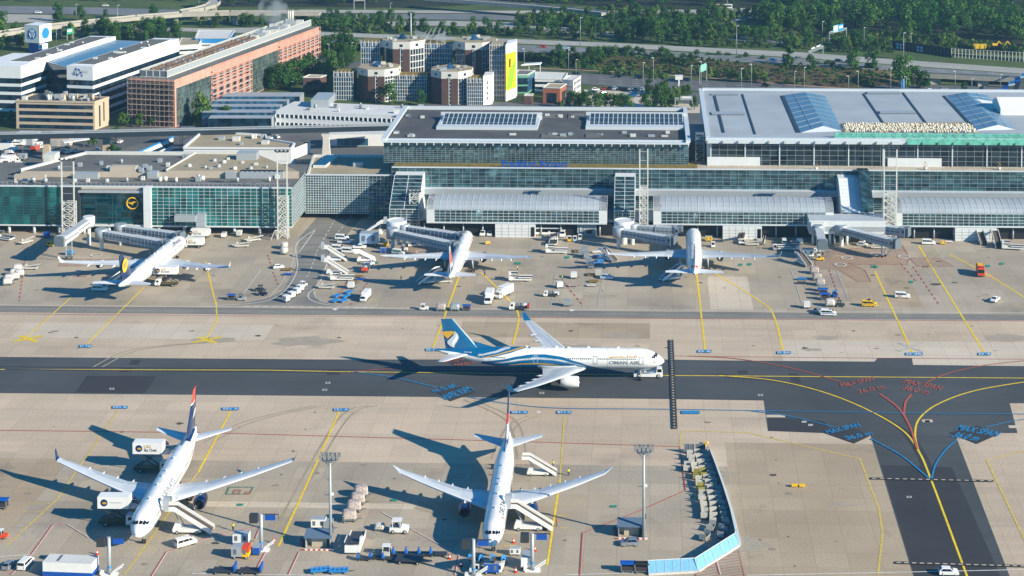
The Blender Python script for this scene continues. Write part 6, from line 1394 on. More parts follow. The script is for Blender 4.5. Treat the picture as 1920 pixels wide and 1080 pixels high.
mb = MB(); mb.box(a.x, b.x, YF - 9, YF + 1, 4.4, 9.4, panel, jb_r); mb.build('housing', t); mb = MB(); [mb.tube((a.x + 1.5 + i * 6.3, YF - 8, 0), (a.x + 1.5 + i * 6.3, YF - 8, 4.4), .5, n=8, m=panel) for i in range(5)]; mb.build('column', t)
mb = MB(); mb.box(a.x + .3, b.x - .3, YF - 9.06, YF - 9, 5.4, 7.2, lgrey); mb.build('panel_band', t)
node('grey bridge node at the left end of the white low block', 1532, 413, 4.4, 9, 5, 6); node('grey bridge node in the middle of the white low block', 1571, 411, 4.4, 9, 5, 7)
def lattice(px, Y, ytop, w, label, ysplit, dp=2.2):
 X = wx(px, 420, Y); zt_ = V(px, ytop, Y)[2]; zs = V(px, ysplit, Y)[2]; t = thing('lattice_mast', label, 'mast', (X, Y, 0))
 mb = MB(); h = w / 2
 for x in (-h, h): [mb.bar((x, y, 0), (x, y, zt_ if y < 0 else zs), .42, .42, white_d) for y in (-dp / 2, dp / 2)]
 mb.build('leg', t) if False else mb.build('post_frame', t)
 mb = MB(); n = max(3, int(zs / 2.6))
 for i in range(n):
  z0, z1 = zs * i / n, zs * (i + 1) / n
  for y in (-dp / 2, dp / 2): mb.bar((-h, y, z0), (h, y, z1), .2, .2, white_d); mb.bar((h, y, z0), (-h, y, z1), .2, .2, white_d); mb.bar((-h, y, z1), (h, y, z1), .24, .24, white_d)
  for x in (-h, h): mb.bar((x, -dp / 2, z0), (x, dp / 2, z1), .12, .12, lgrey)
 z = zs
 while z < zt_: mb.bar((-h, -dp / 2, z), (h, -dp / 2, z), .14, .14, lgrey); z += 3.4
 mb.build('bracing', t)
 mb = MB(); mb.box(-h - .9, h + .9, -dp / 2 - .5, -dp / 2 + .5, zt_ - .1, zt_ + .05, mgrey); [mb.bar((-h - .9, y, zt_ + .9), (h + .9, y, zt_ + .9), .06, .06, mgrey) for y in (-dp / 2 - .5, -dp / 2 + .5)]; pf = mb.build('platform', t)
 for i in range(4): mb = MB(); x = -h - .5 + i * (w + 1) / 3; mb.box(x - .35, x + .35, -dp / 2 - .9, -dp / 2 - .5, zt_ + .1, zt_ + .75, dgrey); mb.build('floodlight', pf)
lattice(130, 656.5, 299, 4.6, 'steel lattice mast at the far left beside the emblem bay', 378)
lattice(531, 656.5, 283, 3.6, 'steel lattice mast at the right end of the teal glass wing', 368)
lattice(1207, 659.0, 276, 3.0, 'slim steel lattice mast right of the middle boarding hall', 350)
lattice(1668, 658.0, 277, 4.6, 'steel lattice mast right of the broad white boarding hall', 362)
lattice(778, 668.0, 358, 3.6, 'short steel lattice tower beside the left boarding hall', 358)
def flood(px, py, label):
 p = P(px, py); t = thing('floodlight_mast', label, 'light mast', (p.x, p.y, 0)); mb = MB(); mb.tube((0, 0, 0), (0, 0, 21.2), .4, .24, 12, lgrey); mb.build('pole', t)
 mb = MB(); mb.lathe([(1.9, 20.6), (1.9, 20.75)], mgrey, 14); [mb.bar((0, 0, 18.9), (x, 0, 20.6), .1, .1, mgrey) for x in (-1.8, 1.8)]; [mb.bar((-2.2, y, 21.2), (2.2, y, 21.2), .1, .1, lgrey) for y in (-.7, .7)]; h = mb.build('lamp_platform', t)
 for i in range(5):
  for y in (-.9, .9): mb = MB(); x = -2 + i; mb.rings([[(x + k * .36, y - .25, z) for k, z in ((-1, 20.9), (1, 20.9), (1, 22.0), (-1, 22.0))], [(x + k * .28, y + .25, z) for k, z in ((-1, 21.1), (1, 21.1), (1, 21.6), (-1, 21.6))]], bare, smooth=False); mb.build('floodlight', h)
 mb = MB(); mb.bar((-1.4, 0, 12.3), (0, 0, 12.3), .15, .15, mgrey); mb.box(.2, .8, -.2, .2, 12.2, 12.8, white); mb.box(.3, .55, -.1, .1, 4.6, 5.8, dgrey); mb.build('camera_arm', t)
flood(620, 1026, 'tall grey floodlight mast left of the pink pallets'); flood(1207, 1009, 'tall grey floodlight mast beside the booth on the centre right')
def booth(px, py, label):
 p = P(px, py); t = thing('equipment_booth', label, 'booth', (p.x, p.y, 0)); mb = MB(); mb.box(-2.9, 2.9, 1.2, 1.35, 0, 2.5, lgrey); mb.box(-2.9, -2.75, -1.2, 1.2, 0, 2.5, lgrey); mb.box(2.75, 2.9, -1.2, 1.2, 0, 2.5, lgrey); mb.build('wall', t)
 mb = MB(); mb.rings([[(-3.2, -1.6, 2.5), (3.2, -1.6, 2.5), (3.2, -1.6, 2.7), (-3.2, -1.6, 2.7)], [(-3.2, 1.9, 3.2), (3.2, 1.9, 3.2), (3.2, 1.9, 3.4), (-3.2, 1.9, 3.4)]], mat('slate grey roof', '#5c7186', .5, var=.08), smooth=False); mb.build('roof', t)
 mb = MB(); mb.box(-1.6, 1.9, -.2, 1.1, 0, 1.9, beige); mb.build('cabinet', t); mb = MB(); mb.box(-3.4, 3.9, -2.3, -2.1, .0, .35, white); [mb.box(-3.4 + i * 1.2, -2.8 + i * 1.2, -2.31, -2.29, 0, .36, red) for i in range(6)]; mb.build('barrier', t)
 mb = MB(); mb.box(-4.2, -3.3, -.8, .6, .3, 1.9, dkblue_p); mb.build('waste_bin', t)
booth(598, 1024, 'grey-roofed open booth at the foot of the left mast'); booth(1183, 1003, 'grey-roofed open booth at the foot of the right mast')
def pylon(px, py, label, h=8.6):
 p = P(px, py); t = thing('docking_pylon', label, 'pylon', (p.x, p.y, 0)); mb = MB(); mb.tube((0, 0, 0), (0, 0, h), .42, .4, 12, lgrey); mb.box(-1.6, 1.8, -.9, .9, 0, .3, white); mb.build('pole', t)
 mb = MB(); mb.box(-2.6, -.7, -.7, .7, h - 2.0, h - .1, dgrey); mb.build('display_box', t); mb = MB(); mb.bar((.3, 0, h - .1), (4, 0, h - .1), .14, .2, dgrey); mb.bar((4, 0, h - .1), (4, 0, h - 1.2), .12, .12, dgrey); mb.build('arm', t)
 mb = MB(); mb.box(.9, 3.3, -.12, .12, h - 1.5, h - .3, blue); mb.build('stand_sign', t); mb = MB(); mb.lathe([(.46, 1.6), (.46, 2.1)], skyblue, 12, cap=(False, False)); mb.build('pole_band', t)
 mb = MB(); [mb.bar((.5, y, .5), (3.0, y, 2.2), .25, .3, white) for y in (-.6, .6)]; mb.box(-1.9, -1.2, -.8, .8, .3, 1.0, white); mb.build('tow_bar_rack', t)
pylon(205, 1078, 'docking pylon with black box and blue sign at the blue-finned jet nose'); pylon(490, 1032, 'docking pylon with black box and blue sign right of the minibus'); pylon(888, 1082, 'docking pylon touching the raked-wing jet nose'); pylon(998, 1070, 'docking pylon below the canopied stairs')
p = P(132, 1076); t = thing('site_building', 'white flat-roofed cabin with blue base at the bottom left', 'cabin', (p.x, p.y, 0), R(-3)); mb = MB(); mb.box(-5.6, 5.6, -1.8, 2.4, 1.2, 3.3, white, roof_white); mb.build('wall', t); mb = MB(); mb.box(-5.65, 5.65, -1.85, 2.45, .2, 1.2, blue); mb.build('blue_base', t); mb = MB(); mb.box(-2.6, -2.2, -1, 1.8, 3.3, 3.45, mgrey); mb.build('roof_hatch', t); mb = MB(); [mb.box(-5.6 + i * .8, -5.2 + i * .8, -1.9, -1.85, 0, .22, red) for i in range(14)]; mb.build('marker_strip', t)
for px, py, l in ((1497, 913, 'small yellow chocks board lying alone on the stained concrete'), (1322, 836, 'yellow marker board behind the end of the blast fence')):
 p = P(px, py); t = thing('marker_board', l, 'board', (p.x, p.y, 0), 0 if px > 1400 else R(70)); mb = MB(); [mb.box(x - .75, x + .75, -.4, .4, .25, .75, yellow) for x in (-.95, .95)]; mb.build('board', t); mb = MB(); mb.box(-.3, .3, -.1, .1, 0, .3, dgrey); mb.build('foot', t)
fence_m = mat('pale blue mesh panel', '#6fa9cf', .5, var=.12, scale=1.2); fence_w = mat('white concrete base', '#c9c7c0', .8, var=.1)
t = thing('blast_fence', 'curved blast fence of pale blue panels around parked carts', 'fence')
pl = [P(*q) for q in ((1216, 1078), (1308, 1073), (1385, 1024), (1386, 1018), (1376, 975), (1362, 930), (1348, 890), (1337, 862), (1330, 846))]
for a, b in zip(pl, pl[1:]):
 n = max(1, round((b - a).length / 3.4)); d = (b - a).normalized(); nrm = Vector((-d.y, d.x, 0)) * .9
 for i in range(n):
  p, q = a.lerp(b, i / n) + d * .05, a.lerp(b, (i + 1) / n) - d * .05; up = Vector((0, 0, 2.9)); lo = Vector((0, 0, .45)); th = nrm.normalized() * .08
  mb = MB(); mb.rings([[p + lo, p + lo + th, p + up + nrm + th, p + up + nrm], [q + lo, q + lo + th, q + up + nrm + th, q + up + nrm]], fence_m, smooth=False); o = mb.build('panel', t)
  mb = MB(); mb.bar(p + lo, p + up + nrm, .12, .12, lgrey); mb.bar(p + Vector((0, 0, .2)) + nrm * 2, p + up * .8 + nrm, .1, .1, lgrey); mb.bar(p.lerp(q, .5) + lo, p.lerp(q, .5) + up + nrm, .06, .1, lgrey); mb.bar(p + up + nrm, q + up + nrm, .1, .1, white); mb.build('frame', o)
 mb = MB(); mb.bar(a + Vector((0, 0, .2)), b + Vector((0, 0, .2)), .7, .45, fence_w); mb.build('base_block', t)
t = thing('screen_fence', 'two dark mesh screens closing the upper end of the cart park', 'fence')
for px in (1292, 1313):
 p = P(px, 850); mb = MB(); mb.rings([[(p.x + x, p.y + y, z) for x in (-1.25, 1.25)] for y, z in ((0, .2), (.06, 2.4))], mgrey, closed=False, cap=(False, False), smooth=False); o = mb.build('screen', t); mb = MB(); [mb.bar((p.x + x, p.y - .05, .1), (p.x + x, p.y, 2.5), .1, .1, lgrey) for x in (-1.3, 0, 1.3)]; mb.bar((p.x - 1.3, p.y, 2.5), (p.x + 1.3, p.y, 2.5), .1, .1, lgrey); mb.build('frame', o)
cols = [[(680, 170), (693, 205), (655, 258), (715, 265), (730, 318), (748, 372), (765, 425), (772, 482), (782, 535), (790, 585), (792, 625)],
  [(735, 160), (753, 205), (770, 255), (785, 310), (805, 360), (820, 402), (835, 445), (842, 490), (855, 535), (860, 578), (862, 622), (858, 665), (843, 722), (795, 795)],
  [(790, 165), (803, 207), (818, 240), (838, 296), (850, 342), (865, 392), (895, 455), (902, 490), (912, 525), (930, 572), (938, 615), (945, 660), (945, 715), (932, 775)]]
names = ('outer left', 'middle', 'inner right'); yc = mat('yellow cart paint', '#99914a', .6, var=.2, scale=2); bag = mat('blue tarpaulin', '#1a4f9e', .7, var=.15); q_ = random.Random(9)
for ci, c in enumerate(cols):
 for i, (x, y) in enumerate(c):
  col = yc if (ci, i) in ((0, 4), (0, 6), (1, 3)) else cart_w
  lab = ('yellow baggage cart in the %s column of the cart park' if col is yc else 'dull white baggage cart in the %s column of the cart park') % names[ci]
  put(cart, 1130 + x / 4.153, 820 + y / 4.153, 90 + q_.uniform(-6, 6) + (-20 if y > 690 else 0), lab, ('yellow carts ' if col is yc else 'white carts ') + names[ci] + ' column', 1.08, bed=col if col is yc else mat('dark cart bed', '#8a8780', .7, var=.3, scale=2), end_board=col)  # white carts get a bed darker than their end boards
# ================================================================== landside: guideway, offices, hotel, roads, trees
brick = surf('red brown brick', '#523e39', '#604840', .2, fine=.12); brick_l = surf('salmon sandstone cladding', '#c48f7c', '#d29f8c', .2, fine=.08, slab=(3, .9, .05), tint=.05, joint=.8)
tan_w = mat('tan precast panel', '#bdab92', .75, var=.06, scale=.3); band_d = glass_mat('dark strip glazing', '#1b3042', '#2c4a5e', .45, cell=(2.2, 3)); office_w = mat('white office panel', '#dfe1e0', .5, var=.03, scale=.3)
cream = mat('cream render panel', '#cfccc2', .7, var=.05, scale=.3); scaff = mat('scaffold tube', '#b3a69c', .5, .3, var=.1); cgrid = mat('pale concrete grid', '#cfd0cc', .6, var=.06)
conc_b = mat('bridge concrete', '#a7a295', .8, var=.12, scale=.3)
EYE = Vector((0, 0, CH))
def outn(A, B):
 d = (B - A); d.z = 0; n = Vector((d.y, -d.x, 0)).normalized()
 return n if n.dot(EYE - (A + B) / 2) > 0 else -n
def qd(a, b, z0, z1, off=Vector((0, 0, 0))):
 return [(a.x + off.x, a.y + off.y, z0), (b.x + off.x, b.y + off.y, z0), (b.x + off.x, b.y + off.y, z1), (a.x + off.x, a.y + off.y, z1)]
def bands(parent, A, B, specs, name='window_band', off=.08):
 n = outn(A, B)
 for k, (z0, z1, m) in enumerate(specs):
  mb = MB(); mb.keep = True; mb.poly(qd(A, B, z0, z1, n * off), m); mb.build(name, parent)
def fgrid(parent, A, B, z0, z1, nx, nz, m, bw=.3, off=.2, name='frame_grid', diag=0):
 n = outn(A, B); mb = MB(); u = (B - A)
 for i in range(nx + 1):
  p = A + u * (i / nx) + n * off; mb.bar((p.x, p.y, z0), (p.x, p.y, z1), bw, bw, m)
 for j in range(nz + 1):
  z = z0 + (z1 - z0) * j / nz; a, b = A + n * (off + .03), B + n * (off + .03); mb.bar((a.x, a.y, z), (b.x, b.y, z), bw, bw, m)
 if diag:
  for i in range(0, nx, diag):
   for j in range(nz):
    a, b = A + u * (i / nx) + n * off, A + u * ((i + 1) / nx) + n * off; mb.bar((a.x, a.y, z0 + (z1 - z0) * j / nz), (b.x, b.y, z0 + (z1 - z0) * (j + 1) / nz), bw * .7, bw * .7, m)
 return mb.build(name, parent)
def prism_part(parent, pts, z0, z1, m, roof, name='wall'):
 mb = MB(); mb.prism([(p[0], p[1]) for p in pts], z0, z1, m, roof); return mb.build(name, parent)
def vents(parent, pts, z, n, seed, s=(.6, 1.6), h=(.6, 2.0), mats=None):
 q = random.Random(seed); A, B, C_, D = [Vector((p[0], p[1], 0)) for p in pts]
 for i in range(n):
  u, v = q.uniform(.06, .94), q.uniform(.1, .9); p = A.lerp(B, u).lerp(D.lerp(C_, u), v); a = q.uniform(*s); b = q.uniform(*s); mb = MB(); m = q.choice(mats or [lgrey, white_d, mgrey])
  if q.random() < .35: mb.lathe([(a * .6, 0), (a * .6, q.uniform(*h)), (a * .3, h[1])], m, 9, (p.x, p.y, z))
  else: mb.box(p.x - a, p.x + a, p.y - b, p.y + b, z, z + q.uniform(*h), m)
  mb.build('roof_vent', parent)
t = thing('guideway', 'dark elevated people mover beam on pale pillars crossing behind the terminal', 'guideway'); zg = 12.
ga, gb = P(-120, 254, zg), P(722, 236, zg); gpts = [P(-120, 254, zg), P(150, 249, zg), P(400, 243, zg), P(600, 238.5, zg), P(740, 235, zg)]
mb = MB(); [mb.bar(a - Vector((0, 0, 1.0)), b - Vector((0, 0, 1.0)), 4.2, 2.0, mat('guideway steel', '#2b3740', .6, .2, var=.1)) for a, b in zip(gpts, gpts[1:])]; mb.build('beam', t)
mb = MB(); [mb.bar(a + Vector((0, dy, .45)), b + Vector((0, dy, .45)), .3, .5, lgrey) for a, b in zip(gpts, gpts[1:]) for dy in (-1.9, 1.9)]; [mb.bar(a + Vector((0, 0, .1)), b + Vector((0, 0, .1)), 1.4, .3, mgrey) for a, b in zip(gpts, gpts[1:])]; mb.build('running_rail', t)
for px, py in ((-20, 300), (88, 297), (200, 293), (612, 292)):
 p = P(px, py); mb = MB(); mb.rings([[(p.x + k * sx, p.y + .9 * sy, z) for sx, sy in ((-1, -1), (1, -1), (1, 1), (-1, 1))] for z, k in ((0, 1.9), (6, 1.4), (8.5, 1.4), (9.9, 2.1))], tan_w if px != 612 else cream, smooth=False); mb.build('pillar', t)
t = thing('transit_stop_stair', 'dark steel stair tower hanging beside the guideway', 'stair tower'); p = P(352, 275); mb = MB(); [mb.bar((p.x + x, p.y + y, 0), (p.x + x, p.y + y, 11), .25, .25, dgrey) for x in (-3, 3) for y in (-2, 2)]; [mb.box(p.x - 3, p.x + 3, p.y - 2, p.y + 2, z, z + .2, mgrey) for z in (3, 6, 9)]; [mb.bar((p.x - 3, p.y - 2, z), (p.x + 3, p.y - 2, z + 3), .3, .3, dgrey) for z in (0, 3, 6)]; mb.build('frame', t)
zq = 10.
t = thing('service_building', 'low white building with brown gravel roof behind the left terminal', 'building')
c = [P(344, 279, zq), P(380, 248, zq), P(498, 255, zq), P(500, 262, zq), P(552, 271, zq), P(546, 280, zq)]
prism_part(t, c, 0, zq, office_w, roof_tan)
mb = MB(); [mb.bar(Vector((a.x, a.y, zq + .4)), Vector((b.x, b.y, zq + .4)), .8, .8, office_w) for a, b in zip(c, c[1:] + c[:1])]; mb.build('parapet', t)
bands(t, c[0].lerp(c[5], .42), c[0].lerp(c[5], .8), [(1.0, 2.6, band_d)]); vents(t, [c[0], c[5], c[2], c[1]], zq, 7, 2)
mb = MB(); e0, e1 = P(546, 280, 5), P(580, 268, 5); mb.prism([e0[:2], P(546, 272, 5)[:2], P(566, 262, 5)[:2], P(582, 266, 5)[:2]], 0, 5, office_w, roof_grey); mb.build('side_wing', t)
t = thing('workshop_building', 'long dark-roofed workshop with blue trimmed white side', 'building'); zq = 6.
c = [P(180, 296, zq), P(300, 257, zq), P(325, 256, zq), P(234, 296, zq)]
prism_part(t, c, 0, zq, office_w, roof_grey); bands(t, c[3], c[2], [(2.2, 3.8, band_d)]); mb = MB(); n = outn(c[3], c[2]) * .2; mb.bar(c[3] + n, c[2] + n, .4, .7, skyblue); mb.build('blue_trim', t)
t = thing('office_building', 'long white office with pale roof and two rows of windows', 'building'); zq = 9.
c = [P(517, 207, zq), P(552, 190, zq), P(905, 205, zq), P(905, 222, zq)]
A, B = c[0].copy(), P(760, 217, zq); prism_part(t, [A, P(552, 190, zq), P(905, 205, zq), P(905, 224, zq), B], 0, zq, office_w, roof_white)
bands(t, A, B, [(5.6, 7.2, band_d), (1.8, 3.2, band_d)]); n = outn(A, B)
for i in range(28):
 p = A.lerp(B, i / 28) + n * .18; mb = MB(); [mb.box(p.x - .35, p.x + .35, p.y - .1, p.y + .1, z, z + 1.6, office_w) for z in (5.6, 1.7)]; mb.build('window_pier', t)
mb = MB(); a, b = P(583, 202, zq), P(624, 194, zq); mb.box(a.x, b.x, a.y, b.y + 8, zq, zq + 4, lgrey); mb.build('plant_room', t); vents(t, c, zq, 16, 8)
t = thing('entrance_building', 'low white building with blue glass doors right of the guideway pillar', 'building'); zq = 5.5
c = [P(615, 252, zq), P(620, 246, zq), P(735, 240, zq), P(735, 252, zq)]; prism_part(t, c, 0, zq, office_w, roof_white); A, B = P(632, 252, zq), P(690, 252, zq); bands(t, A, B, [(.3, 3.6, gl_blue)], 'glass_door')
t = thing('sawtooth_hall', 'grey hall with stepped sawtooth roofs beside the salmon block', 'hall'); rowsx = [(425, 570, 173, 181), (412, 546, 182, 190), (396, 533, 190, 200), (388, 523, 200, 211), (400, 517, 211, 222)]
for i, (x0, x1, y0, y1) in enumerate(rowsx):
 a, b, c_, d = P(x0 - 10, y1, 8), P(x1 - 8, y1, 8), P(x1, y0, 5.5), P(x0, y0, 5.5)
 mb = MB(); mb.poly([a, b, c_, d], roof_silver); o = mb.build('roof_bay', t); mb = MB(); mb.poly([(a.x, a.y, 0), (b.x, b.y, 0), b, a], gl_blue if i < 4 else band_d); mb.poly([(b.x, b.y, 0), (c_.x, c_.y, 0), c_, b], lgrey); mb.poly([(a.x, a.y, 0), (d.x, d.y, 0), d, a], lgrey); mb.build('clerestory', o)
t = thing('glass_pavilion', 'white framed glass pavilion with ridged roof beside the guideway', 'building'); zq = 5
c = [P(395, 218, zq), P(402, 210, zq), P(466, 212, zq), P(474, 220, zq), P(440, 224, zq)]; prism_part(t, c, 0, zq, gl_blue, roof_silver); [fgrid(t, a, b, 0, zq, 8, 3, cgrid, .3, .15) for a, b in ((c[0], c[4]), (c[4], c[3]))]
t = thing('office_building', 'white office slab with dark window bands, left one with folded roof', 'office'); zA = 27.
def striped(t, A, B, z, n, first=6.2):
 bands(t, A, B, [(z - first - 2.6 - i * 4.2, z - first - i * 4.2, band_d) for i in range(n)])
a0, a1, a2, a3 = P(-70, 124, zA), P(39, 124, zA), P(217, 68, zA), P(170, 67, zA)
aL = a3 + (a0 - a1) * .5; fl_ = a1 + (a3 - a2) * 1.0
pa = [fl_, a1, a2, a3]; prism_part(t, pa, 0, zA, office_w, office_w); striped(t, a1, a2, zA, 5); striped(t, fl_, a1, zA, 5)
mb = MB(); k = [fl_.lerp(a1, .12).lerp(a3.lerp(a2, .12), .12), fl_.lerp(a1, .88).lerp(a3.lerp(a2, .88), .12), fl_.lerp(a1, .88).lerp(a3.lerp(a2, .88), .95), fl_.lerp(a1, .12).lerp(a3.lerp(a2, .12), .95)]; mb.prism([p[:2] for p in k], zA, zA + .3, office_w, roof_grey); mb.build('roof_deck', t); vents(t, k, zA + .3, 8, 21, (.8, 1.4), (.3, .6), [white_d])
mb = MB(); mb.prism([(p.x, p.y) for p in (fl_.lerp(a1, -1.2), fl_, fl_.lerp(a3, .5), fl_.lerp(a1, -1.2).lerp(a3.lerp(a2, -1.2), .5))], 0, zA - 2, office_w); o = mb.build('side_wing', t); striped(t, fl_.lerp(a1, -1.2), fl_ + Vector((0, -.1, 0)), zA - 2, 5, 4)
t = thing('office_building', 'white office slab with dark window bands and blue wall lettering, right one', 'office')
b0, b1, b2, b3 = P(125, 123, zA), P(174, 125, zA), P(336, 72, zA), P(290, 71, zA)
prism_part(t, [b0, b1, b2, b3], 0, zA, office_w, office_w); striped(t, b1, b2, zA, 5, 7); striped(t, b0, b1, zA, 5, 7)
k = [b0.lerp(b1, .1).lerp(b3.lerp(b2, .1), .05), b0.lerp(b1, .9).lerp(b3.lerp(b2, .9), .05), b0.lerp(b1, .9).lerp(b3.lerp(b2, .9), .93), b0.lerp(b1, .1).lerp(b3.lerp(b2, .1), .93)]; mb = MB(); mb.prism([p[:2] for p in k], zA, zA + .3, office_w, roof_grey); mb.build('roof_deck', t); vents(t, k, zA + .3, 12, 22, (.8, 1.4), (.3, .8), [white_d])
n = outn(b0, b1); u = (b1 - b0).normalized(); o_ = b0 + u * 3 + n * .15
mb = MB(); qq = random.Random(2)
for i in range(22): x, z = qq.uniform(0, 5.5), qq.gauss(0, 1.0); p = o_ + u * x; s_ = qq.uniform(.3, .7); mb.poly(qd(p, p + u * s_, zA - 3.2 + z - s_, zA - 3.2 + z + s_ * .6), ac_silver if qq.random() < .4 else blue)
put_text(mb, 'First', lambda a, b: o_ + u * (6 + a * 1.4) + Vector((0, 0, -3.4 + b * 2)), ac_silver); mb.build('wall_emblem', t)
t = thing('glass_atrium', 'blue glazed roof bridging the two striped white offices', 'building'); c = [a1 + (a2 - a1) * .25, b0 + (b3 - b0) * .04, b0 + (b3 - b0) * .98, a2 + (a2 - a1) * -.02]
for p in c: p.z = zA - 2
mb = MB(); mb.poly(c, mat('pale blue roof glass', '#4d8fb8', .2, 0, var=.1, spec=.8)); mb.build('roof_glass', t); bands(t, c[0], c[1], [(0, zA - 2, band_d)], 'glass_wall')
mb = MB(); [mb.bar(c[0].lerp(c[3], i / 26) + Vector((0, 0, .15)), c[1].lerp(c[2], i / 26) + Vector((0, 0, .15)), .25, .15, lgrey) for i in range(27)]; mb.build('roof_rib_grid', t)
t = thing('office_building', 'tan precast office with ribbon windows in front of the striped slabs', 'office'); p = P(30, 241); zT_ = V(30, 190, p[1])[2]
c = [P(30, 190, zT_), P(177, 193, zT_), P(204, 184, zT_), P(62, 178, zT_)]; prism_part(t, c, 0, zT_, tan_w, roof_dk); bands(t, c[0].lerp(c[1], .04), c[1].lerp(c[0], .02), [(zT_ - 3.2 - i * 3.3, zT_ - 1.3 - i * 3.3, band_d) for i in range(4)])
bands(t, c[1].lerp(c[2], .3), c[1].lerp(c[2], .4), [(1, zT_ - 2, dgrey)], 'slot_window'); bands(t, c[1].lerp(c[2], .6), c[1].lerp(c[2], .68), [(3, zT_ - 1, dgrey)], 'slot_window'); mb = MB(); [mb.bar(a + Vector((0, 0, .3)), b + Vector((0, 0, .3)), .6, .9, tan_w) for a, b in zip(c, c[1:] + c[:1])]; mb.build('parapet', t); vents(t, c, zT_, 22, 31, (.5, 1.8), (.8, 3), [lgrey, white_d, mgrey, tan_w])
t = thing('office_building', 'long salmon stone block wrapped in scaffolding with plant screens on its roof', 'office'); p = P(331, 239); zS = V(327, 150, p[1])[2]
s0, s1, s2 = P(241, 146, zS), P(327, 150, zS), P(598, 50, zS); s3 = s0 + (s2 - s1); prism_part(t, [s0, s1, s2, s3], 0, zS, brick_l, roof_grey)
bands(t, s0, s1, [(.5, zS - 1, brick)], 'brick_front'); fgrid(t, s0, s1, 0, zS + 1.2, 10, 9, scaff, .14, 1.4, 'scaffold', 3)
n = outn(s0, s1); mb = MB()
for j in range(9):
 a, b = s0 + n * .9, s1 + n * .9; z = j * zS / 9 + .2; mb.bar((a.x, a.y, z), (b.x, b.y, z), 1.2, .1, mat('scaffold board', '#b3a08e', .8, var=.2))
mb.build('scaffold_deck', t)
for a, b, kind in ((.01, .22, 'g'), (.22, .48, 'p'), (.48, .68, 'g'), (.68, 1., 'p')):
 A, B = s1.lerp(s2, a), s1.lerp(s2, b)
 if kind == 'g':
  bands(t, A, B, [(.5, zS - 4.5, glass_mat('green grey glazing ' + str(a), '#46584f', '#5f7268', .3, cell=(1.8, 2.6)))], 'glazed_bay'); fgrid(t, A, B, .5, zS - 4.5, 22, 8, mgrey, .14, .14)
 else:
  for j in range(5):
   z = 2.2 + j * (zS - 6) / 5; mm = 6 if b < .5 else 9
   for i in range(mm):
    p, q = A.lerp(B, (i + .15) / mm), A.lerp(B, (i + .85) / mm); bands(t, p, q, [(z, z + 2.7, band_d)], 'window', .12)
  fgrid(t, A, B, 0, zS, mm * 2, 10, brick_l, .22, 1.0, 'scaffold'); n = outn(A, B); mb = MB()
  for j in range(1, 8): z = j * zS / 8; a_, b_ = A + n * .8, B + n * .8; mb.bar((a_.x, a_.y, z), (b_.x, b_.y, z), 1.0, .12, cream)
  mb.build('scaffold_deck', t)
zP = zS + 3.4; c0 = P(262, 131, zP); c1 = P(312, 133, zP); c2 = P(583, 37, zP); c3 = c0 + (c2 - c1)
prism_part(t, [c0, c1, c2, c3], zS, zP - 1.2, lgrey, roof_tan, 'plant_deck')
for A, B, k in ((c0, c1, 4), (c1, c2, 44), (c0, c3, 44)):
 nn = (B - A).normalized(); mb = MB()
 for i in range(k):
  p, q = A.lerp(B, (i + .1) / k), A.lerp(B, (i + .9) / k); mb.bar((p.x, p.y, (zS + zP) / 2), (q.x, q.y, (zS + zP) / 2), .12, zP - zS - .5, mgrey if k < 40 else lgrey)
 mb.bar((A.x, A.y, zP), (B.x, B.y, zP), .3, .35, white_d); mb.bar((A.x, A.y, zS + .2), (B.x, B.y, zS + .2), .3, .35, white_d)
 for i in range(k + 1): p = A.lerp(B, i / k); mb.bar((p.x, p.y, zS), (p.x, p.y, zP), .3, .3, white_d)
 mb.build('plant_screen', t)
q = random.Random(77); mb = None
fan_c = mat('rusty fan cowl', '#6d5848', .7, var=.25, scale=.4)
for i in range(38):
 for j in range(2):
  u = .03 + .6 * i / 38; p = c0.lerp(c3, u).lerp(c1.lerp(c2, u), .3 + .4 * j); mb = MB(); mb.lathe([(1.2, 0), (1.3, .9), (.9, 1.5)], fan_c if q.random() < .8 else mgrey, 9, (p.x + q.uniform(-.4, .4), p.y + q.uniform(-.4, .4), zP - 1.2)); mb.build('cooling_fan', t)
for i in range(22): u = q.uniform(.62, .97); p = c0.lerp(c3, u).lerp(c1.lerp(c2, u), q.uniform(.2, .8)); mb = MB(); mb.box(p.x - 2, p.x + 2, p.y - 1.5, p.y + 1.5, zP - 1.2, zP + q.uniform(0, 1.4), q.choice([lgrey, white_d, mgrey])); mb.build('plant_unit', t)
for px in (541, 544.5, 548.5): p = P(px, 39, zP); t2 = thing('chimney', 'slim steel flue pipe, one of three on the salmon block roof', 'chimney', (p.x, p.y, zP - 1.2), 0, 'flue pipes on the salmon block'); mb = MB(); mb.tube((0, 0, 0), (0, 0, 7.5), .62, n=10, m=cream); mb.build('pipe', t2); mb = MB(); mb.lathe([(.72, 7.2), (.72, 7.6)], lgrey, 10); mb.build('rim', t2)
p = P(520, 30, zP + 8); mb = MB(); mb.lathe([(.5, -9), (5, -5), (8, 0), (9, 6), (6, 11), (.5, 14)], white, 12); sm = mb.build('smoke'); sm.location = p; sm.rotation_euler = (0, R(-35), 0); sm['kind'] = 'stuff'
m = bpy.data.materials.new('thin smoke'); m.use_nodes = True; nt = m.node_tree; nt.nodes.remove(nt.nodes['Principled BSDF']); vp = nt.nodes.new('ShaderNodeVolumePrincipled'); vp.inputs['Color'].default_value = (.8, .85, .9, 1)
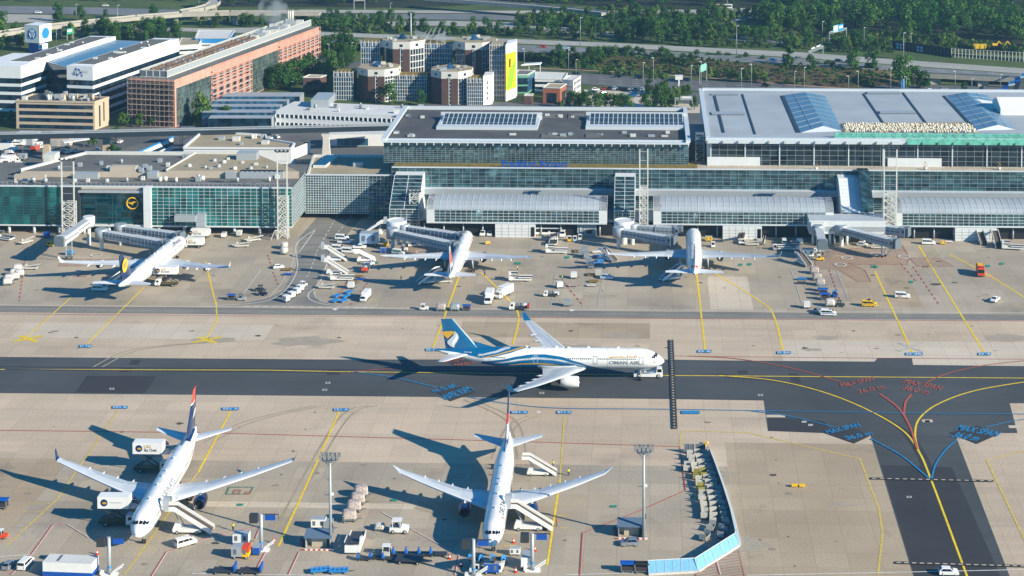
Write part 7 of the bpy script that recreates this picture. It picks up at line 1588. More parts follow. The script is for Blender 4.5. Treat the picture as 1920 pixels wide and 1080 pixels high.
tc = nt.nodes.new('ShaderNodeTexCoord'); no = nt.nodes.new('ShaderNodeTexNoise'); no.inputs['Scale'].default_value = .16; no.inputs['Detail'].default_value = 3; nt.links.new(tc.outputs['Object'], no.inputs['Vector']); nt.links.new(ramp(nt, no.outputs['Fac'], .42, .7, 0., .11), vp.inputs['Density']); nt.links.new(vp.outputs[0], nt.nodes['Material Output'].inputs['Volume']); sm.data.materials.clear(); sm.data.materials.append(m)
t = thing('hotel', 'hotel cluster of octagonal brick towers with cream crowns and blue glass wings', 'hotel')
def otower(pxc, ycr, Yf, ytop_front, rad, crown, wallm):
 z = V(pxc, ytop_front, Yf)[2]; c = Vector((wx(pxc, ytop_front, Yf), Yf + rad, 0))
 oct_ = [(c.x + rad * math.cos(R(22.5 + 45 * i)), c.y + rad * math.sin(R(22.5 + 45 * i))) for i in range(8)]
 o = prism_part(t, oct_, z - crown, z, cream, roof_tan, 'tower_crown'); oct2 = [(c.x + (x - c.x) * .97, c.y + (y - c.y) * .97) for x, y in oct_]
 w = prism_part(t, oct2, 0, z - crown, wallm, roof_tan, 'tower')
 V_ = [Vector((x, y, 0)) for x, y in oct2]
 for i, j in ((6, 7), (7, 0), (4, 5), (5, 6)):
  A, B = V_[i], V_[j]
  if i in (6, 7): bands(w, A, B, [(0, z - crown - .3, band_d)], 'glazed_bay', .1); fgrid(w, A, B, 0, z - crown, 5, 7, cgrid, .42, .25)
  elif i == 5:
   for a, b in ((.0, .42), (.6, 1.)): bands(w, A.lerp(B, a), A.lerp(B, b), [(0, z - crown, brick)], 'brick_bay', 1.1)
   fgrid(w, A.lerp(B, .45), A.lerp(B, .57), 0, z - crown + .6, 1, 7, cgrid, .3, .7, 'stair_shaft')
 for i in (4, 5, 6, 7):
  A, B = Vector((*oct_[i], 0)), Vector((*oct_[(i + 1) % 8], 0)); bands(o, A.lerp(B, .4), A.lerp(B, .58), [(z - crown * .7, z - crown * .35, band_d)], 'window')
 q = random.Random(int(pxc)); mb = MB(); mb.lathe([(3.2, 0), (2.2, .8), (.1, 3.0)], gl_blue, 6, (c.x - 1, c.y, z)); mb.build('roof_lantern', o)
 for i in range(7): a = q.uniform(0, 6.3); r = q.uniform(3, rad * .8); mb = MB(); s_ = q.uniform(.5, 1.1); mb.box(c.x + r * math.cos(a) - s_, c.x + r * math.cos(a) + s_, c.y + r * math.sin(a) - s_, c.y + r * math.sin(a) + s_, z, z + q.uniform(.6, 1.6), q.choice([white_d, lgrey])); mb.build('roof_vent', o)
 return c, z
def wing(px0, px1, Yf, dp, ytop, nx, nz, gm=None, roofm=None, name='glass_wing', fm=None):
 z = V(px0, ytop, Yf)[2]; x0, x1 = wx(px0, ytop, Yf), wx(px1, ytop, Yf)
 o = prism_part(t, [(x0, Yf), (x1, Yf), (x1, Yf + dp), (x0, Yf + dp)], 0, z, gm or gl_blue, roofm or sedum, name); A, B = Vector((x0, Yf, 0)), Vector((x1, Yf, 0)); fgrid(o, A, B, 0, z, nx, nz, fm or cgrid, .2, .12); mb = MB(); [mb.bar((x0 + (x1 - x0) * i / 5, Yf - .3, z - 2), (x0 + (x1 - x0) * i / 5, Yf, z + .9), .3, .3, white_d) for i in range(6)]; mb.build('parapet_fin', o)
 return x0, x1, z
wing(677, 712, 948, 14, 79, 8, 9); wing(780, 848, 950, 14, 82, 14, 10, gl_blue); otower(752, 73, 940, 79, 12.2, 4, band_d); otower(888, 76, 936, 80.5, 12.2, 4, band_d)
x0, x1, z = wing(918, 949, 926, 16, 85, 10, 11, band_d, roof_tan)
wing(626, 662, 924, 12, 136, 8, 6); otower(705, 122, 919, 131, 11.6, 3.7, brick); wing(736, 800, 924, 12, 142, 14, 7); otower(843, 127, 913, 135, 11.6, 3.7, brick); x2, x3, z2 = wing(876, 906, 912, 12, 148, 8, 7)
mb = MB(); mb.prism([(x3, 911.6), (x3 + 4.4, 914.5), (x3 + 4.4, 925), (x3, 924)], 0, z2 + 1.6, office_w); o = mb.build('end_wall', t); A, B = Vector((x3, 911.6, 0)), Vector((x3 + 4.4, 914.5, 0)); [bands(o, A.lerp(B, .45), A.lerp(B, .55), [(z2 * k - .8, z2 * k + .8, band_d)], 'slot_window') for k in (.25, .45, .65, .85)]
A, B = Vector((x1 + .05, 922, 0)), Vector((x1 + 4.6, 933, 0)); zt2 = V(949, 84, 922)[2]
mb = MB(); mb.prism([A[:2], B[:2], (B.x, B.y + 9), (A.x, A.y + 14)], 0, zt2, office_w); bw_ = mb.build('banner_wall', t)
ban_y = mat('yellow banner', '#f0c414', .6, var=.03); ban_g = mat('lime banner', '#8fcc2a', .6, var=.03)
n = outn(A, B); mb = MB(); mb.keep = True; mb.poly(qd(A, B, 5.5, zt2 - 5, n * .12), ban_y); ban = mb.build('banner', bw_)
mb = MB(); mb.keep = True; a_, b_ = A + n * .2, B + n * .2; P_ = lambda u, z: (a_.x + (b_.x - a_.x) * u, a_.y + (b_.y - a_.y) * u, z); mb.poly([P_(0.05, 5.6), P_(.62, 6.8), P_(.95, 18), P_(.95, zt2 - 9), P_(.3, zt2 - 14)], ban_g); mb.build('green_shape', ban)
mb = MB(); mb.keep = True; a_, b_ = A + n * .26, B + n * .26; [mb.poly([P_(.3 + k * .05, 17.5), P_(.33 + k * .05, 17.5), P_(.35 + k * .05, 22), P_(.32 + k * .05, 22)], black) for k in (0, 1, 2)]; mb.build('dark_lettering', ban)
mb = MB(); p = V(805, 72, 955); [mb.bar((p.x + x, p.y + y, p.z - 6), (p.x + x * .6 + 4, p.y + y, p.z + 6 - abs(x) * .2), .25, .25, lgrey) for x in (-9, -5, -1, 3, 7) for y in (-3, 3)]; [mb.bar((p.x - 8, p.y + y, p.z - 2 + k * 2), (p.x + 9, p.y + y, p.z + 3 - k * 1.5), .22, .22, lgrey) for y in (-3, 0, 3) for k in range(4)]; mb.tube((p.x - 10, p.y, p.z - 8), (p.x - 10, p.y, p.z + 14), .35, n=8, m=lgrey); mb.build('roof_truss', t)
def simple(name, label, cat, pts, z, m, roof, bandspec=(), grid=None):
 t = thing(name, label, cat); c = [P(*q, z) for q in pts]; prism_part(t, c, 0, z, m, roof)
 for i, j, specs in bandspec: bands(t, c[i], c[j], specs)
 mb = MB(); [mb.bar(a + Vector((0, 0, .25)), b + Vector((0, 0, .25)), .5, .5, white_d) for a, b in zip(c, c[1:] + c[:1])]; mb.build('parapet', t); return t, c
simple('glass_office', 'small green framed glass office beside the yellow banner wall', 'building', [(966, 141), (989, 141), (1003, 133), (972, 132)], 10, mat('green frame panel', '#5f9a80', .5, var=.05), roof_grey, [(0, 1, [(1, 4, band_d), (5, 8.5, band_d)]), (1, 2, [(1, 9, gl_blue)])])
simple('office_building', 'flat white office wing behind the brick cube', 'building', [(1003, 149), (1056, 150), (1064, 138), (1003, 136)], 6.5, office_w, roof_white, [(0, 1, [(1.2, 2.6, band_d), (4, 5.4, band_d)])])
t, c = simple('office_building', 'white cubic office block left of the car park', 'building', [(1054, 150), (1075, 152), (1089, 143), (1068, 142)], 9.5, office_w, roof_white, [(0, 1, [(3.2, 3.4, brick), (6.2, 6.4, brick)])])
for j in range(3):
 for i in range(5): bands(t, c[1].lerp(c[2], .1 + i * .18), c[1].lerp(c[2], .2 + i * .18), [(1 + j * 3, 2.6 + j * 3, band_d)], 'window')
t, c = simple('gatehouse', 'hollow brick cube with large dark opening', 'building', [(1018, 165), (1050, 166), (1062, 158), (1029, 157)], 8, mat('orange brown brick', '#9a5c42', .8, var=.1), roof_tan); bands(t, c[0].lerp(c[1], .22), c[0].lerp(c[1], .8), [(.2, 5.5, band_d)], 'opening'); bands(t, c[1].lerp(c[2], .3), c[1].lerp(c[2], .8), [(.2, 5.5, band_d)], 'opening')
simple('brick_hut', 'small brown brick hut beside the hollow brick cube', 'building', [(983, 180), (997, 180), (1000, 177), (986, 177)], 4.2, brick, roof_tan)
t, c = simple('gatehouse', 'dark brick gate block among trees below the salmon block', 'building', [(568, 146), (600, 146), (612, 142), (580, 141)], 8, brick, roof_tan); bands(t, c[0].lerp(c[1], .2), c[0].lerp(c[1], .85), [(.2, 6, band_d)], 'opening')
simple('warehouse', 'tan roofed low building beyond the striped offices', 'building', [(335, 86), (372, 84), (378, 74), (340, 72)], 5, office_w, roof_tan, [(0, 1, [(1.5, 2.6, band_d)])])
simple('warehouse', 'white building with blue upper deck behind the salmon block', 'building', [(366, 72), (430, 72), (440, 58), (372, 57)], 6, skyblue, roof_white, [(0, 1, [(.2, 3, office_w), (1, 2.2, band_d)])])
t = thing('toll_canopy', 'white flat canopy over the car park barriers', 'canopy'); a, b = P(977, 122, 5), P(1016, 117, 5); mb = MB(); mb.prism([a[:2], P(985, 119, 5)[:2], b[:2], P(1012, 120, 5)[:2]], 4.6, 5.2, white); mb.build('roof', t); mb = MB(); [mb.bar((p.x, p.y, 0), (p.x, p.y, 4.6), .4, .4, white) for p in (P(992, 120, 5), P(1013, 119, 5))]; mb.build('post', t)
t = thing('striped_hall', 'blue and white striped sloping roof at the right edge', 'hall');
for i in range(7):
 a, b = P(1866 + i * 11, 170 - i * 2.4, 6), P(1878 + i * 11, 170 - i * 2.4, 6); a2, b2 = P(1862 + i * 11, 172, 0), P(1874 + i * 11, 172, 0); mb = MB(); mb.rings([[(a2.x, a2.y, 0), (b2.x, b2.y, 0)], [(a.x, a.y - 4, 5 + i * 1.4), (b.x, b.y - 4, 5.6 + i * 1.4)], [(a.x + 3, a.y + 10, 5 + i * 1.4), (b.x + 3, b.y + 10, 5.6 + i * 1.4)]], blue if i % 2 else white, closed=False, cap=(False, False), smooth=False); mb.build('roof_strip', t)
for px, py, w_, d_, h_, l in ((46, 272, 10, 8, 5, 'white two-door garage in the left service yard'), (112, 275, 9, 7, 6, 'beige garage with white canopy in the left service yard')):
 p = P(px, py); t = thing('garage', l, 'building', (p.x, p.y, 0)); mb = MB(); mb.box(-w_ / 2, w_ / 2, 0, d_, 0, h_, office_w if px < 60 else beige, roof_white); mb.build('wall', t); mb = MB(); [mb.box(x - 1.4, x + 1.4, -.08, 0, .1, 3, lgrey) for x in (-2.4, 2.4)]; mb.build('roller_door', t)
p = P(150, 262, 5); t = thing('canopy_roof', 'thin white slanted canopy in the left service yard', 'canopy'); mb = MB(); a, b = P(118, 266, 5), P(166, 259, 5.5); mb.bar(a, b, 5, .4, white); mb.build('roof', t); mb = MB(); [mb.bar((q.x, q.y, 0), (q.x, q.y, 5), .3, .3, mgrey) for q in (a.lerp(b, .2), a.lerp(b, .8))]; mb.build('post', t)
p = P(72, 96); t = thing('sign_tower', 'white cube sign with round blue emblem on a blue base', 'sign tower', (p.x, p.y, 0), R(-20)); mb = MB(); mb.box(-5.6, 5.6, -5.6, 5.6, 6, 17, office_w); mb.build('cube', t); mb = MB(); mb.box(-4, 4, -4, 4, 0, 6, blue); mb.build('base', t)
mb = MB(); mb.lathe([(3.4, -5.66), (3.4, -5.62)], skyblue, 20, (0, 0, 11.5), 'y'); mb.lathe([(3.4, 5.62), (3.4, 5.66)], skyblue, 20, (0, 0, 11.5), 'x'); em = mb.build('round_emblem', t)
mb = MB(); [mb.bar((x0, -5.72, z0), (x1, -5.72, z1), .3, .45, white) for x0, z0, x1, z1 in ((-1.5, 14, -.7, 12.2), (-.7, 12.2, 0, 14), (0, 14, .7, 12.2), (.7, 12.2, 1.5, 14), (-1.9, 12, -1, 9.2), (-1, 9.2, 0, 11.6), (0, 11.6, 1, 9.2), (1, 9.2, 1.9, 12))]; mb.build('emblem_letters', em)
mb = MB(); mb.box(5, 8, -6, -1, 2.5, 5.5, white); mb.box(5.2, 7.8, -6.06, -6, 3, 5, skyblue); mb.build('side_board', t)
# ================= roads
def road(name, far, near, z, m):
 mb = MB(); a = [P(*q, z) for q in far]; b = [P(*q, z) for q in near]; mb.rings([a, b], m, closed=False, cap=(False, False), smooth=False); return struct(mb, name)
def lanes(far, near, z, fr, m=wht_line, w=.35, dash=(6, 9), name='lane_markings'):
 mb = MB()
 for k in fr: ribbon(mb, [P(*q, z).lerp(P(*r, z), k) for q, r in zip(far, near)], w, m, z + .06, dash)
 struct(mb, name)
ZH = 5.
f1 = [(440, 55), (600, 60), (960, 73), (1140, 80), (1320, 89), (1500, 98), (1650, 109), (1760, 117), (1960, 131)]; n1 = [(440, 61), (600, 67), (960, 81), (1140, 88), (1320, 98), (1500, 108), (1650, 119), (1760, 127), (1960, 141)]
f2 = [(440, 66), (600, 71.5), (960, 84), (1140, 91), (1320, 100.5), (1500, 110), (1650, 121), (1760, 129), (1960, 142)]; n2 = [(440, 71), (600, 78), (960, 97), (1140, 103), (1320, 112), (1500, 122), (1650, 131), (1760, 136.5), (1960, 148)]
road('motorway', f1, n1, ZH, hw_conc); road('motorway', f2, n2, ZH, asphalt_hw); lanes(f1, n1, ZH, (.05, .95), dash=None); lanes(f1, n1, ZH, (.35, .65)); lanes(f2, n2, ZH, (.05, .95), dash=None); lanes(f2, n2, ZH, (.3, .52, .75))
road('motorway_verge', n1, f2, ZH - .02, grass_m)
mb = MB()
gl_ = [(600, 82), (960, 100), (975, 112), (1100, 122), (1300, 140), (1480, 160), (1600, 168), (1690, 158), (1712, 142)]; nn = [(600, 78), (960, 97), (975, 98), (1100, 102), (1300, 111), (1480, 121), (1600, 128), (1690, 133), (1712, 134.5)]
mb.rings([[P(*q, ZH) for q in nn], [P(*q, -.28) for q in gl_]], bank_m, closed=False, cap=(False, False)); struct(mb, 'embankment')
lerp0 = lambda x: 139 + (x - 1700) * .0473
t = thing('motorway_bridge', 'grey motorway bridge with concrete piers over the airport road', 'bridge'); a, b = P(1700, 139, ZH), P(1975, 152, ZH); mb = MB(); mb.bar(a + Vector((0, 0, -.3)), b + Vector((0, 0, -.3)), 1.2, 2.6, conc_b); mb.build('edge_beam', t)
mb = MB(); mb.bar(a + Vector((0, -.5, 1.3)), b + Vector((0, -.5, 1.3)), .1, .9, mgrey); mb.build('railing', t)
for px in (1755, 1845, 1935): p = P(px, lerp0(px), ZH); mb = MB(); mb.box(p.x - 3, p.x + 3, p.y + 1, p.y + 9, -.2, ZH - 1.5, conc_b); mb.build('pier', t)
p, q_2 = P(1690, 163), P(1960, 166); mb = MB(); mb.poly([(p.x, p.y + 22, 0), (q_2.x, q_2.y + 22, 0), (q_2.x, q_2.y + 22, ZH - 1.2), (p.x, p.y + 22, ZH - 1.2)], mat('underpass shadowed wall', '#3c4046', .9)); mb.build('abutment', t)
road('airport_road', [(600, 112), (960, 128), (1090, 137), (1320, 151), (1500, 160), (1700, 160), (1960, 158)], [(600, 125), (960, 140), (1090, 158), (1320, 172), (1500, 182), (1700, 182), (1960, 182)], -.1, roadside)
lanes([(1090, 139), (1320, 153), (1500, 163)], [(1090, 158), (1320, 172), (1500, 182)], -.1, (.2, .4, .6, .8), dash=(4, 6))
mb = MB(); mb.poly([P(*q, -.2) for q in ((-200, 345), (-200, 250), (240, 237), (620, 232), (1320, 205), (2100, 200), (2100, 330), (700, 330), (600, 345))], roadside); struct(mb, 'landside_yard')
mb = MB(); mb.poly([P(*q, -.15) for q in ((600, 210), (640, 200), (1000, 190), (1330, 172), (1330, 210), (1000, 215))], roadside); struct(mb, 'forecourt')
mb = MB(); mb.poly([P(*q, -.08) for q in ((1095, 168), (1215, 172), (1240, 200), (1100, 192))], gravel_m); struct(mb, 'car_park')
mb = MB(); mb.poly([P(*q, -.09) for q in ((1060, 212), (1100, 188), (1330, 196), (1330, 212))], gravel_m); struct(mb, 'gravel_yard')
mb = MB(); ribbon(mb, [P(*q) for q in ((1000, 128), (1090, 131), (1320, 145), (1500, 160), (1650, 170))], 2.0, mat('pinkish footpath', '#b3937f', .85, var=.1), -.05); struct(mb, 'footpath')
road('upper_road', [(560, 18), (960, 20), (1140, 19), (1320, 18), (1480, 12), (1530, 8)], [(560, 24), (960, 25), (1140, 25), (1320, 26), (1480, 20), (1530, 14)], 0, hw_conc)
road('upper_road', [(590, 27), (900, 26), (1010, 31), (1150, 38)], [(590, 34), (720, 36), (1010, 38), (1150, 44)], 0, asphalt_hw)
road('slip_road', [(724, 41), (840, 39), (960, 42), (1150, 60)], [(735, 49), (840, 48), (960, 54), (1150, 69)], 0, hw_conc)
road('upper_road', [(-60, 10), (180, 14), (360, 19)], [(-60, 24), (180, 27), (360, 31)], 0, asphalt_hw); lanes([(-60, 10), (180, 14), (360, 19)], [(-60, 24), (180, 27), (360, 31)], 0, (.25, .5, .75))
mb = MB(); mb.poly([P(*q) for q in ((-60, 25), (100, 28), (100, 41), (-60, 44))], conc_b); struct(mb, 'concrete_apron_road')
road('slip_road', [(235, 49), (380, 53), (600, 50)], [(235, 55), (380, 60), (600, 58)], 0, hw_conc)
mb = MB(); ribbon(mb, curve([(1440, 30), (1400, 34), (1378, 42), (1390, 50), (1420, 56)]), 7, asphalt_hw, .05); ribbon(mb, curve([(1437, 28), (1396, 32), (1374, 42)]), 1.2, wht_faint, .07); struct(mb, 'loop_road')
mb = MB(); ribbon(mb, [P(*q) for q in ((1100, 32), (1250, 38), (1330, 45))], 5, asphalt_hw, .05); ribbon(mb, [P(*q) for q in ((1500, 62), (1570, 74), (1640, 86), (1760, 100))], 6, asphalt_hw, .05); ribbon(mb, [P(*q) for q in ((1360, 74), (1440, 78), (1520, 84))], 8, asphalt_hw, .05); struct(mb, 'link_roads')
def flyover(label, pxs, z, w, piers, name='flyover'):
 t = thing(name, label, 'bridge'); c = [P(*q, z) for q in pxs]; mb = MB()
 for a, b in zip(c, c[1:]): mb.bar(a - Vector((0, 0, .7)), b - Vector((0, 0, .7)), w, 1.4, conc_b)
 mb.build('deck', t); mb = MB(); ribbon(mb, c, w - 1.2, hw_conc, z + .02); mb.build('carriageway', t)
 mb = MB()
 for a, b in zip(c, c[1:]):
  d = (b - a).normalized(); nn = Vector((-d.y, d.x, 0)) * (w / 2 - .15); [mb.bar(a + nn * s + Vector((0, 0, .5)), b + nn * s + Vector((0, 0, .5)), .3, 1.0, conc_b) for s in (1, -1)]
 mb.build('parapet', t)
 for px, py in piers: p = P(px, py, z); mb = MB(); mb.box(p.x - 1.3, p.x + 1.3, p.y - 1.3, p.y + 1.3, -.3, z - 1.35, conc_b); mb.build('pier', t)
 return t
flyover('pale concrete flyover with loop climbing behind the striped offices', [(-60, 71), (40, 57), (100, 48.5), (160, 42), (260, 32), (340, 26), (430, 23.5), (600, 24)], 8, 10, [(60, 55), (110, 47), (150, 43), (198, 38), (250, 33), (330, 27), (400, 24.5), (440, 24)])
flyover('curved ramp joining the pale flyover', [(345, 21), (375, 16), (395, 10), (403, 4), (398, -3), (385, -8)], 8, 8, [(375, 16), (402, 4)])
flyover('dark railed overpass descending over the upper roads', [(800, -4), (880, 2), (1000, 11), (1080, 18.5), (1135, 24.5)], 7.5, 9, [(1001, 11), (1059, 16.5), (1100, 20.5)])
# ================= road furniture
lamp_m = mat('lamp post grey', '#a3abb0', .5, .3, var=.05)
def lampost(h=10.):
 t = thing('street_lamp', 'lamp', 'street lamp'); mb = MB(); mb.tube((0, 0, 0), (0, 0, h), .16, .1, 6, lamp_m); mb.build('pole', t); mb = MB(); mb.rings([[(x, y, h + z) for x, y, z in ((-.1, -.25, -.05), (1.1, -.3, .1), (1.1, .3, .1), (-.1, .25, -.05))], [(x, y, h + z) for x, y, z in ((-.1, -.2, .2), (1.0, -.25, .3), (1.0, .25, .3), (-.1, .2, .2))]], white, smooth=False); mb.build('lamp_head', t); return t
lp = lampost()
for px, pb, pt, where in ((1066, 134, 94, 'by the shrub belt'), (1080, 142, 112, 'at the bus lane corner'), (1206, 160, 118, 'nearest the car park'), (1225, 150, 109, 'tall at the hedge'), (1296, 160, 123, 'left of the green sign'), (1315, 158, 116, 'right behind the green sign'), (1390, 170, 129, 'at the roof corner'), (1409, 165, 121, 'before the dry bank'), (1490, 172, 134, 'behind the silver roof'), (1508, 170, 127, 'below the conical tree'), (1591, 170, 143, 'short at the brown bank'), (1609, 168, 134, 'beside the brown bank'), (1542, 80, 41, 'in front of the woodland'),
       (1620, 88, 52, 'above the noise barrier'), (1708, 100, 63, 'against the dark barrier'), (1670, 170, 128, 'left of the bridge'), (1791, 168, 134, 'before the middle bridge pier'), (1822, 170, 148, 'under the bridge edge'), (1876, 167, 140, 'near the striped roof'), (1699, 170, 144, 'beside the blue tank'), (106, 80, 55, 'by the cube sign'), (180, 65, 51, 'by the flyover'), (266, 77, 58, 'behind the white office'), (617, 110, 83, 'right of the salmon block'), (660, 108, 80, 'left of the hotel'), (551, 168, 153, 'among trees at the brick gate'), (1128, 205, 180, 'at the gravel yard'), (1208, 207, 184, 'at the gravel yard right'), (983, 128, 92, 'behind the banner wall')):
 p = P(px, pb); h = V(px, pt, p.y)[2]; o = place(lp, (p.x, p.y, 0), R(180 if px % 2 else 0), 'grey street lamp ' + where, 'street lamps'); o.scale = (1, 1, max(.4, h / 10.))
t = lampost(20.); tall = t
for px, pb, pt, w_ in ((1088, 86, 33, 'above the red car'), (1381, 103, 49, 'beside the motorway median'), (1694, 121, 62, 'in front of the dark barrier'), (143, 40, 8, 'left of the flyover'), (221, 53, 10, 'in front of the flyover'), (1364, 17, -4, 'beside the white coach'), (373, 20, 0, 'on the ramp'), (732, 25, 6, 'at the upper road')):
 p = P(px, pb, ZH if px > 1000 else 0); o = place(tall, p, 0, 'tall slim mast ' + w_, 'tall road masts'); o.scale = (1.3, 1.3, (V(px, pt, p.y)[2] - p.z) / 20.)
def gantry(px0, pb0, px1, pb1, h, label, boards, z=0):
 a, b = P(px0, pb0, z), P(px1, pb1, z); t = thing('sign_gantry', label, 'gantry'); mb = MB(); [mb.bar(p, p + Vector((0, 0, h)), .5, .5, lamp_m) for p in (a, b)]; mb.bar(a + Vector((0, 0, h)), b + Vector((0, 0, h)), .5, .7, lamp_m); mb.bar(a + Vector((0, 0, h - 1)), b + Vector((0, 0, h - 1)), .3, .3, lamp_m); mb.build('frame', t)
 for u0, u1, dz, hh, m in boards:
  p, q = a.lerp(b, u0) + Vector((0, -.5, h + dz)), a.lerp(b, u1) + Vector((0, -.5, h + dz)); mb = MB(); mb.bar(p, q, .15, hh, m); mb.build('sign_board', t); mb = MB(); p2, q2 = p.lerp(q, .12) + Vector((0, -.12, .3)), p.lerp(q, .88) + Vector((0, -.12, .3)); mb.bar(p2, q2, .05, hh * .35, white); mb.build('sign_field', t)
gantry(1516, 121, 1543, 110, 7.5, 'grey gantry with two boards spanning the motorway', [(.15, .45, .8, 1.8, mgrey), (.5, .85, .8, 1.8, mgrey)], ZH)
gantry(1555, 84, 1587, 76, 8, 'blue and white direction sign before the woodland', [(.22, .5, 1.4, 4.2, ltblue_p), (.52, .8, 1.4, 4.2, skyblue)])
gantry(1312, 158, 1325, 152, 9, 'pale green direction board on two posts at the roof corner', [(.1, .9, -.5, 4, mat('pale green sign', '#7fc0ae', .5))]); gantry(126, 76, 137, 74, 6, 'green map board below the flyover', [(.0, 1, -.2, 3.6, mat('green sign', '#3aa080', .5))])
gantry(1266, 206, 1298, 206, 6, 'white truss gantry with grey board at the hall corner', [(.3, 1., .3, 2, lgrey)]); gantry(664, 20, 684, 19, 8, 'yellow and white overhead sign at the upper road', [(.2, .9, .8, 2.6, yellow)])
p = P(1273, 172); t = thing('sign_pylon', 'white single-post sign with double board by the airport road', 'sign', (p.x, p.y, 0)); mb = MB(); mb.bar((0, 0, 0), (0, 0, 8), .8, .8, white); mb.build('post', t); mb = MB(); mb.box(-2, 2, -.5, .5, 6.6, 8.6, white); mb.box(-2.4, 2, -.6, .6, 8.8, 9.1, white); mb.build('board', t)
p = P(1692, 168); t = thing('water_tank', 'blue ribbed upright tank beside the bridge', 'tank', (p.x, p.y, 0)); mb = MB(); mb.lathe([(1.3, 0), (1.3, 6.4), (.4, 6.8)], skyblue, 12); mb.build('shell', t); mb = MB(); [mb.bar((1.35 * math.cos(a), 1.35 * math.sin(a), 0), (1.35 * math.cos(a), 1.35 * math.sin(a), 6.4), .15, .15, ltblue_p) for a in (3.6, 4.2, 4.8, 5.4)]; mb.build('rib', t)
t = thing('noise_barrier', 'dark noise barrier with clear window panels, turning to bare white frame', 'barrier'); zb_ = 0
a, b, c = P(1673, 92, ZH), P(1784, 108, ZH), P(1960, 118, ZH); nb = mat('dark barrier panel', '#26221f', .8, var=.15)
for i in range(17):
 p, q = a.lerp(b, i / 17), a.lerp(b, (i + 1) / 17); mb = MB(); mb.bar(p + Vector((0, 0, 2.3)), q + Vector((0, 0, 2.9)), .2, 5.8, nb); o = mb.build('panel', t)
 mb = MB(); mb.bar(p, p + Vector((0, -.2, 4.7)), .25, .25, mgrey); mb.build('post', o)
 if i in (1, 2, 7, 8): mb = MB(); mb.bar(p.lerp(q, .2) + Vector((0, -.15, 3.4)), p.lerp(q, .8) + Vector((0, -.15, 3.4)), .05, 1.4, ltblue_p); mb.bar(p.lerp(q, .2) + Vector((0, -.15, 1.5)), p.lerp(q, .8) + Vector((0, -.15, 1.5)), .05, 1.4, ltblue_p); mb.build('window', o)
mb = MB(); [mb.bar(b.lerp(c, i / 26), b.lerp(c, i / 26) + Vector((0, 0, 5.4)), .3, .3, white_d) for i in range(27)]; [mb.bar(b + Vector((0, 0, z)), c + Vector((0, 0, z)), .2, .2, white_d) for z in (2.6, 5.3)]; mb.build('bare_frame', t); mb = MB(); mb.bar(a + Vector((0, -.6, .2)), c + Vector((0, -.6, .2)), .6, 1.2, dgrey); mb.build('plinth', t)
p = P(1837, 100); t = thing('skip_container', 'yellow open skip behind the bare barrier frame', 'container', (p.x, p.y, 3)); mb = MB(); mb.rings([[(x * k, y * k, z) for x, y in ((-4, -1.3), (4, -1.3), (4, 1.3), (-4, 1.3))] for z, k in ((0, .85), (2.6, 1))], yellow, smooth=False); mb.build('body', t); mb = MB(); [mb.box(x - .1, x + .1, -1.4, -1.2, .2, 2.6, mgrey) for x in (-3, 0, 3)]; mb.build('rib', t)
for px in (1866, 1882):
 p = P(px, 97); t = thing('excavator', 'yellow excavator with folded arm, %s of the pair by the wood' % ('left' if px < 1870 else 'right'), 'excavator', (p.x, p.y, 3)); mb = MB(); [mb.box(-2, 2, y - .35, y + .35, 0, .9, black) for y in (-1.1, 1.1)]; mb.build('track', t); mb = MB(); mb.box(-1.9, 1.2, -1.3, 1.3, 1, 2.2, yellow); mb.build('body', t); mb = MB(); mb.box(.2, 1.5, .1, 1.2, 2.2, 3.6, dkglass); mb.build('cab', t); mb = MB(); mb.bar((1, -.3, 2), (2.2, -.3, 3.6), .5, .6, yellow); mb.bar((2.2, -.3, 3.6), (3.8, -.3, 1.6), .4, .5, yellow); mb.build('arm', t)
def onroad(proto, px, py, ang, label, z=0, **kw):
 p = P(px, py, z); kw2 = {k: v for k, v in kw.items() if k not in ('group', 'scale')}; return place(proto, (p.x, p.y, z + .05), R(ang), label, kw.get('group'), kw2 or None, kw.get('scale', 1.))
for px, py, ang, col, l in ((1019, 89, -5, red_p, 'red car on the motorway right of the hotel'), (1062, 92, -5, ltblue_p, 'pale blue car half hidden by motorway trees'), (1450, 115, -6, blue_p, 'bright blue car on the near carriageway'), (1572, 116, -6, dkblue_p, 'dark blue car near the two round trees'), (1707, 126, -6, white, 'white car on the motorway before the bridge'), (1592, 118, -6, blk_p, 'black car half behind the round tree')):
 onroad(hatch_c, px, py, ang, l, ZH, body=col, scale=1.15)
for px, py, ang, col, l in ((1393, 72, 0, ltblue_p, 'pale car on the road behind the shrubs'), (1745, 172, -3, white, 'white car under the motorway bridge'), (1770, 169, 10, silver_p, 'silver car turning under the bridge'), (1436, 162, -5, blk_p, 'dark car on the airport road below the bank'), (1160, 145, -5, blk_p, 'black car on the airport road left lane'), (1198, 147, -5, dkblue_p, 'dark car by the low white wall'), (1080, 140, -5, blk_p, 'black car beside the white cubic office'), (1288, 152, -8, dkblue_p, 'dark blue car below the sign pylon'), (710, 33, 0, blk_p, 'dark car on the upper road'), (771, 49, 0, white, 'white car on the slip road'),
       (198, 12, 0, cream, 'cream car on the far left road'), (72, 25, 0, white, 'white car at the concrete wall'), (1450, 15, -3, white, 'white car behind the coach'), (185, 36.5, 8, blk_p, 'black car on the flyover'), (668, 271, 0, white, 'white car parked by the blue doors, left'), (675, 273, 0, white, 'white car parked by the blue doors, right'), (622, 268, 0, blk_p, 'black car beside the guideway pillar'), (707, 272, 0, blk_p, 'dark car at the hall corner'), (395, 40, 0, white, 'white car by the ramp pier')):
 onroad(hatch_c, px, py, ang, l, 8.1 if px == 185 else 0, body=col, scale=1.15)
onroad(bus, 1357, 16, 178, 'white coach with orange flash on the upper road', body=white)
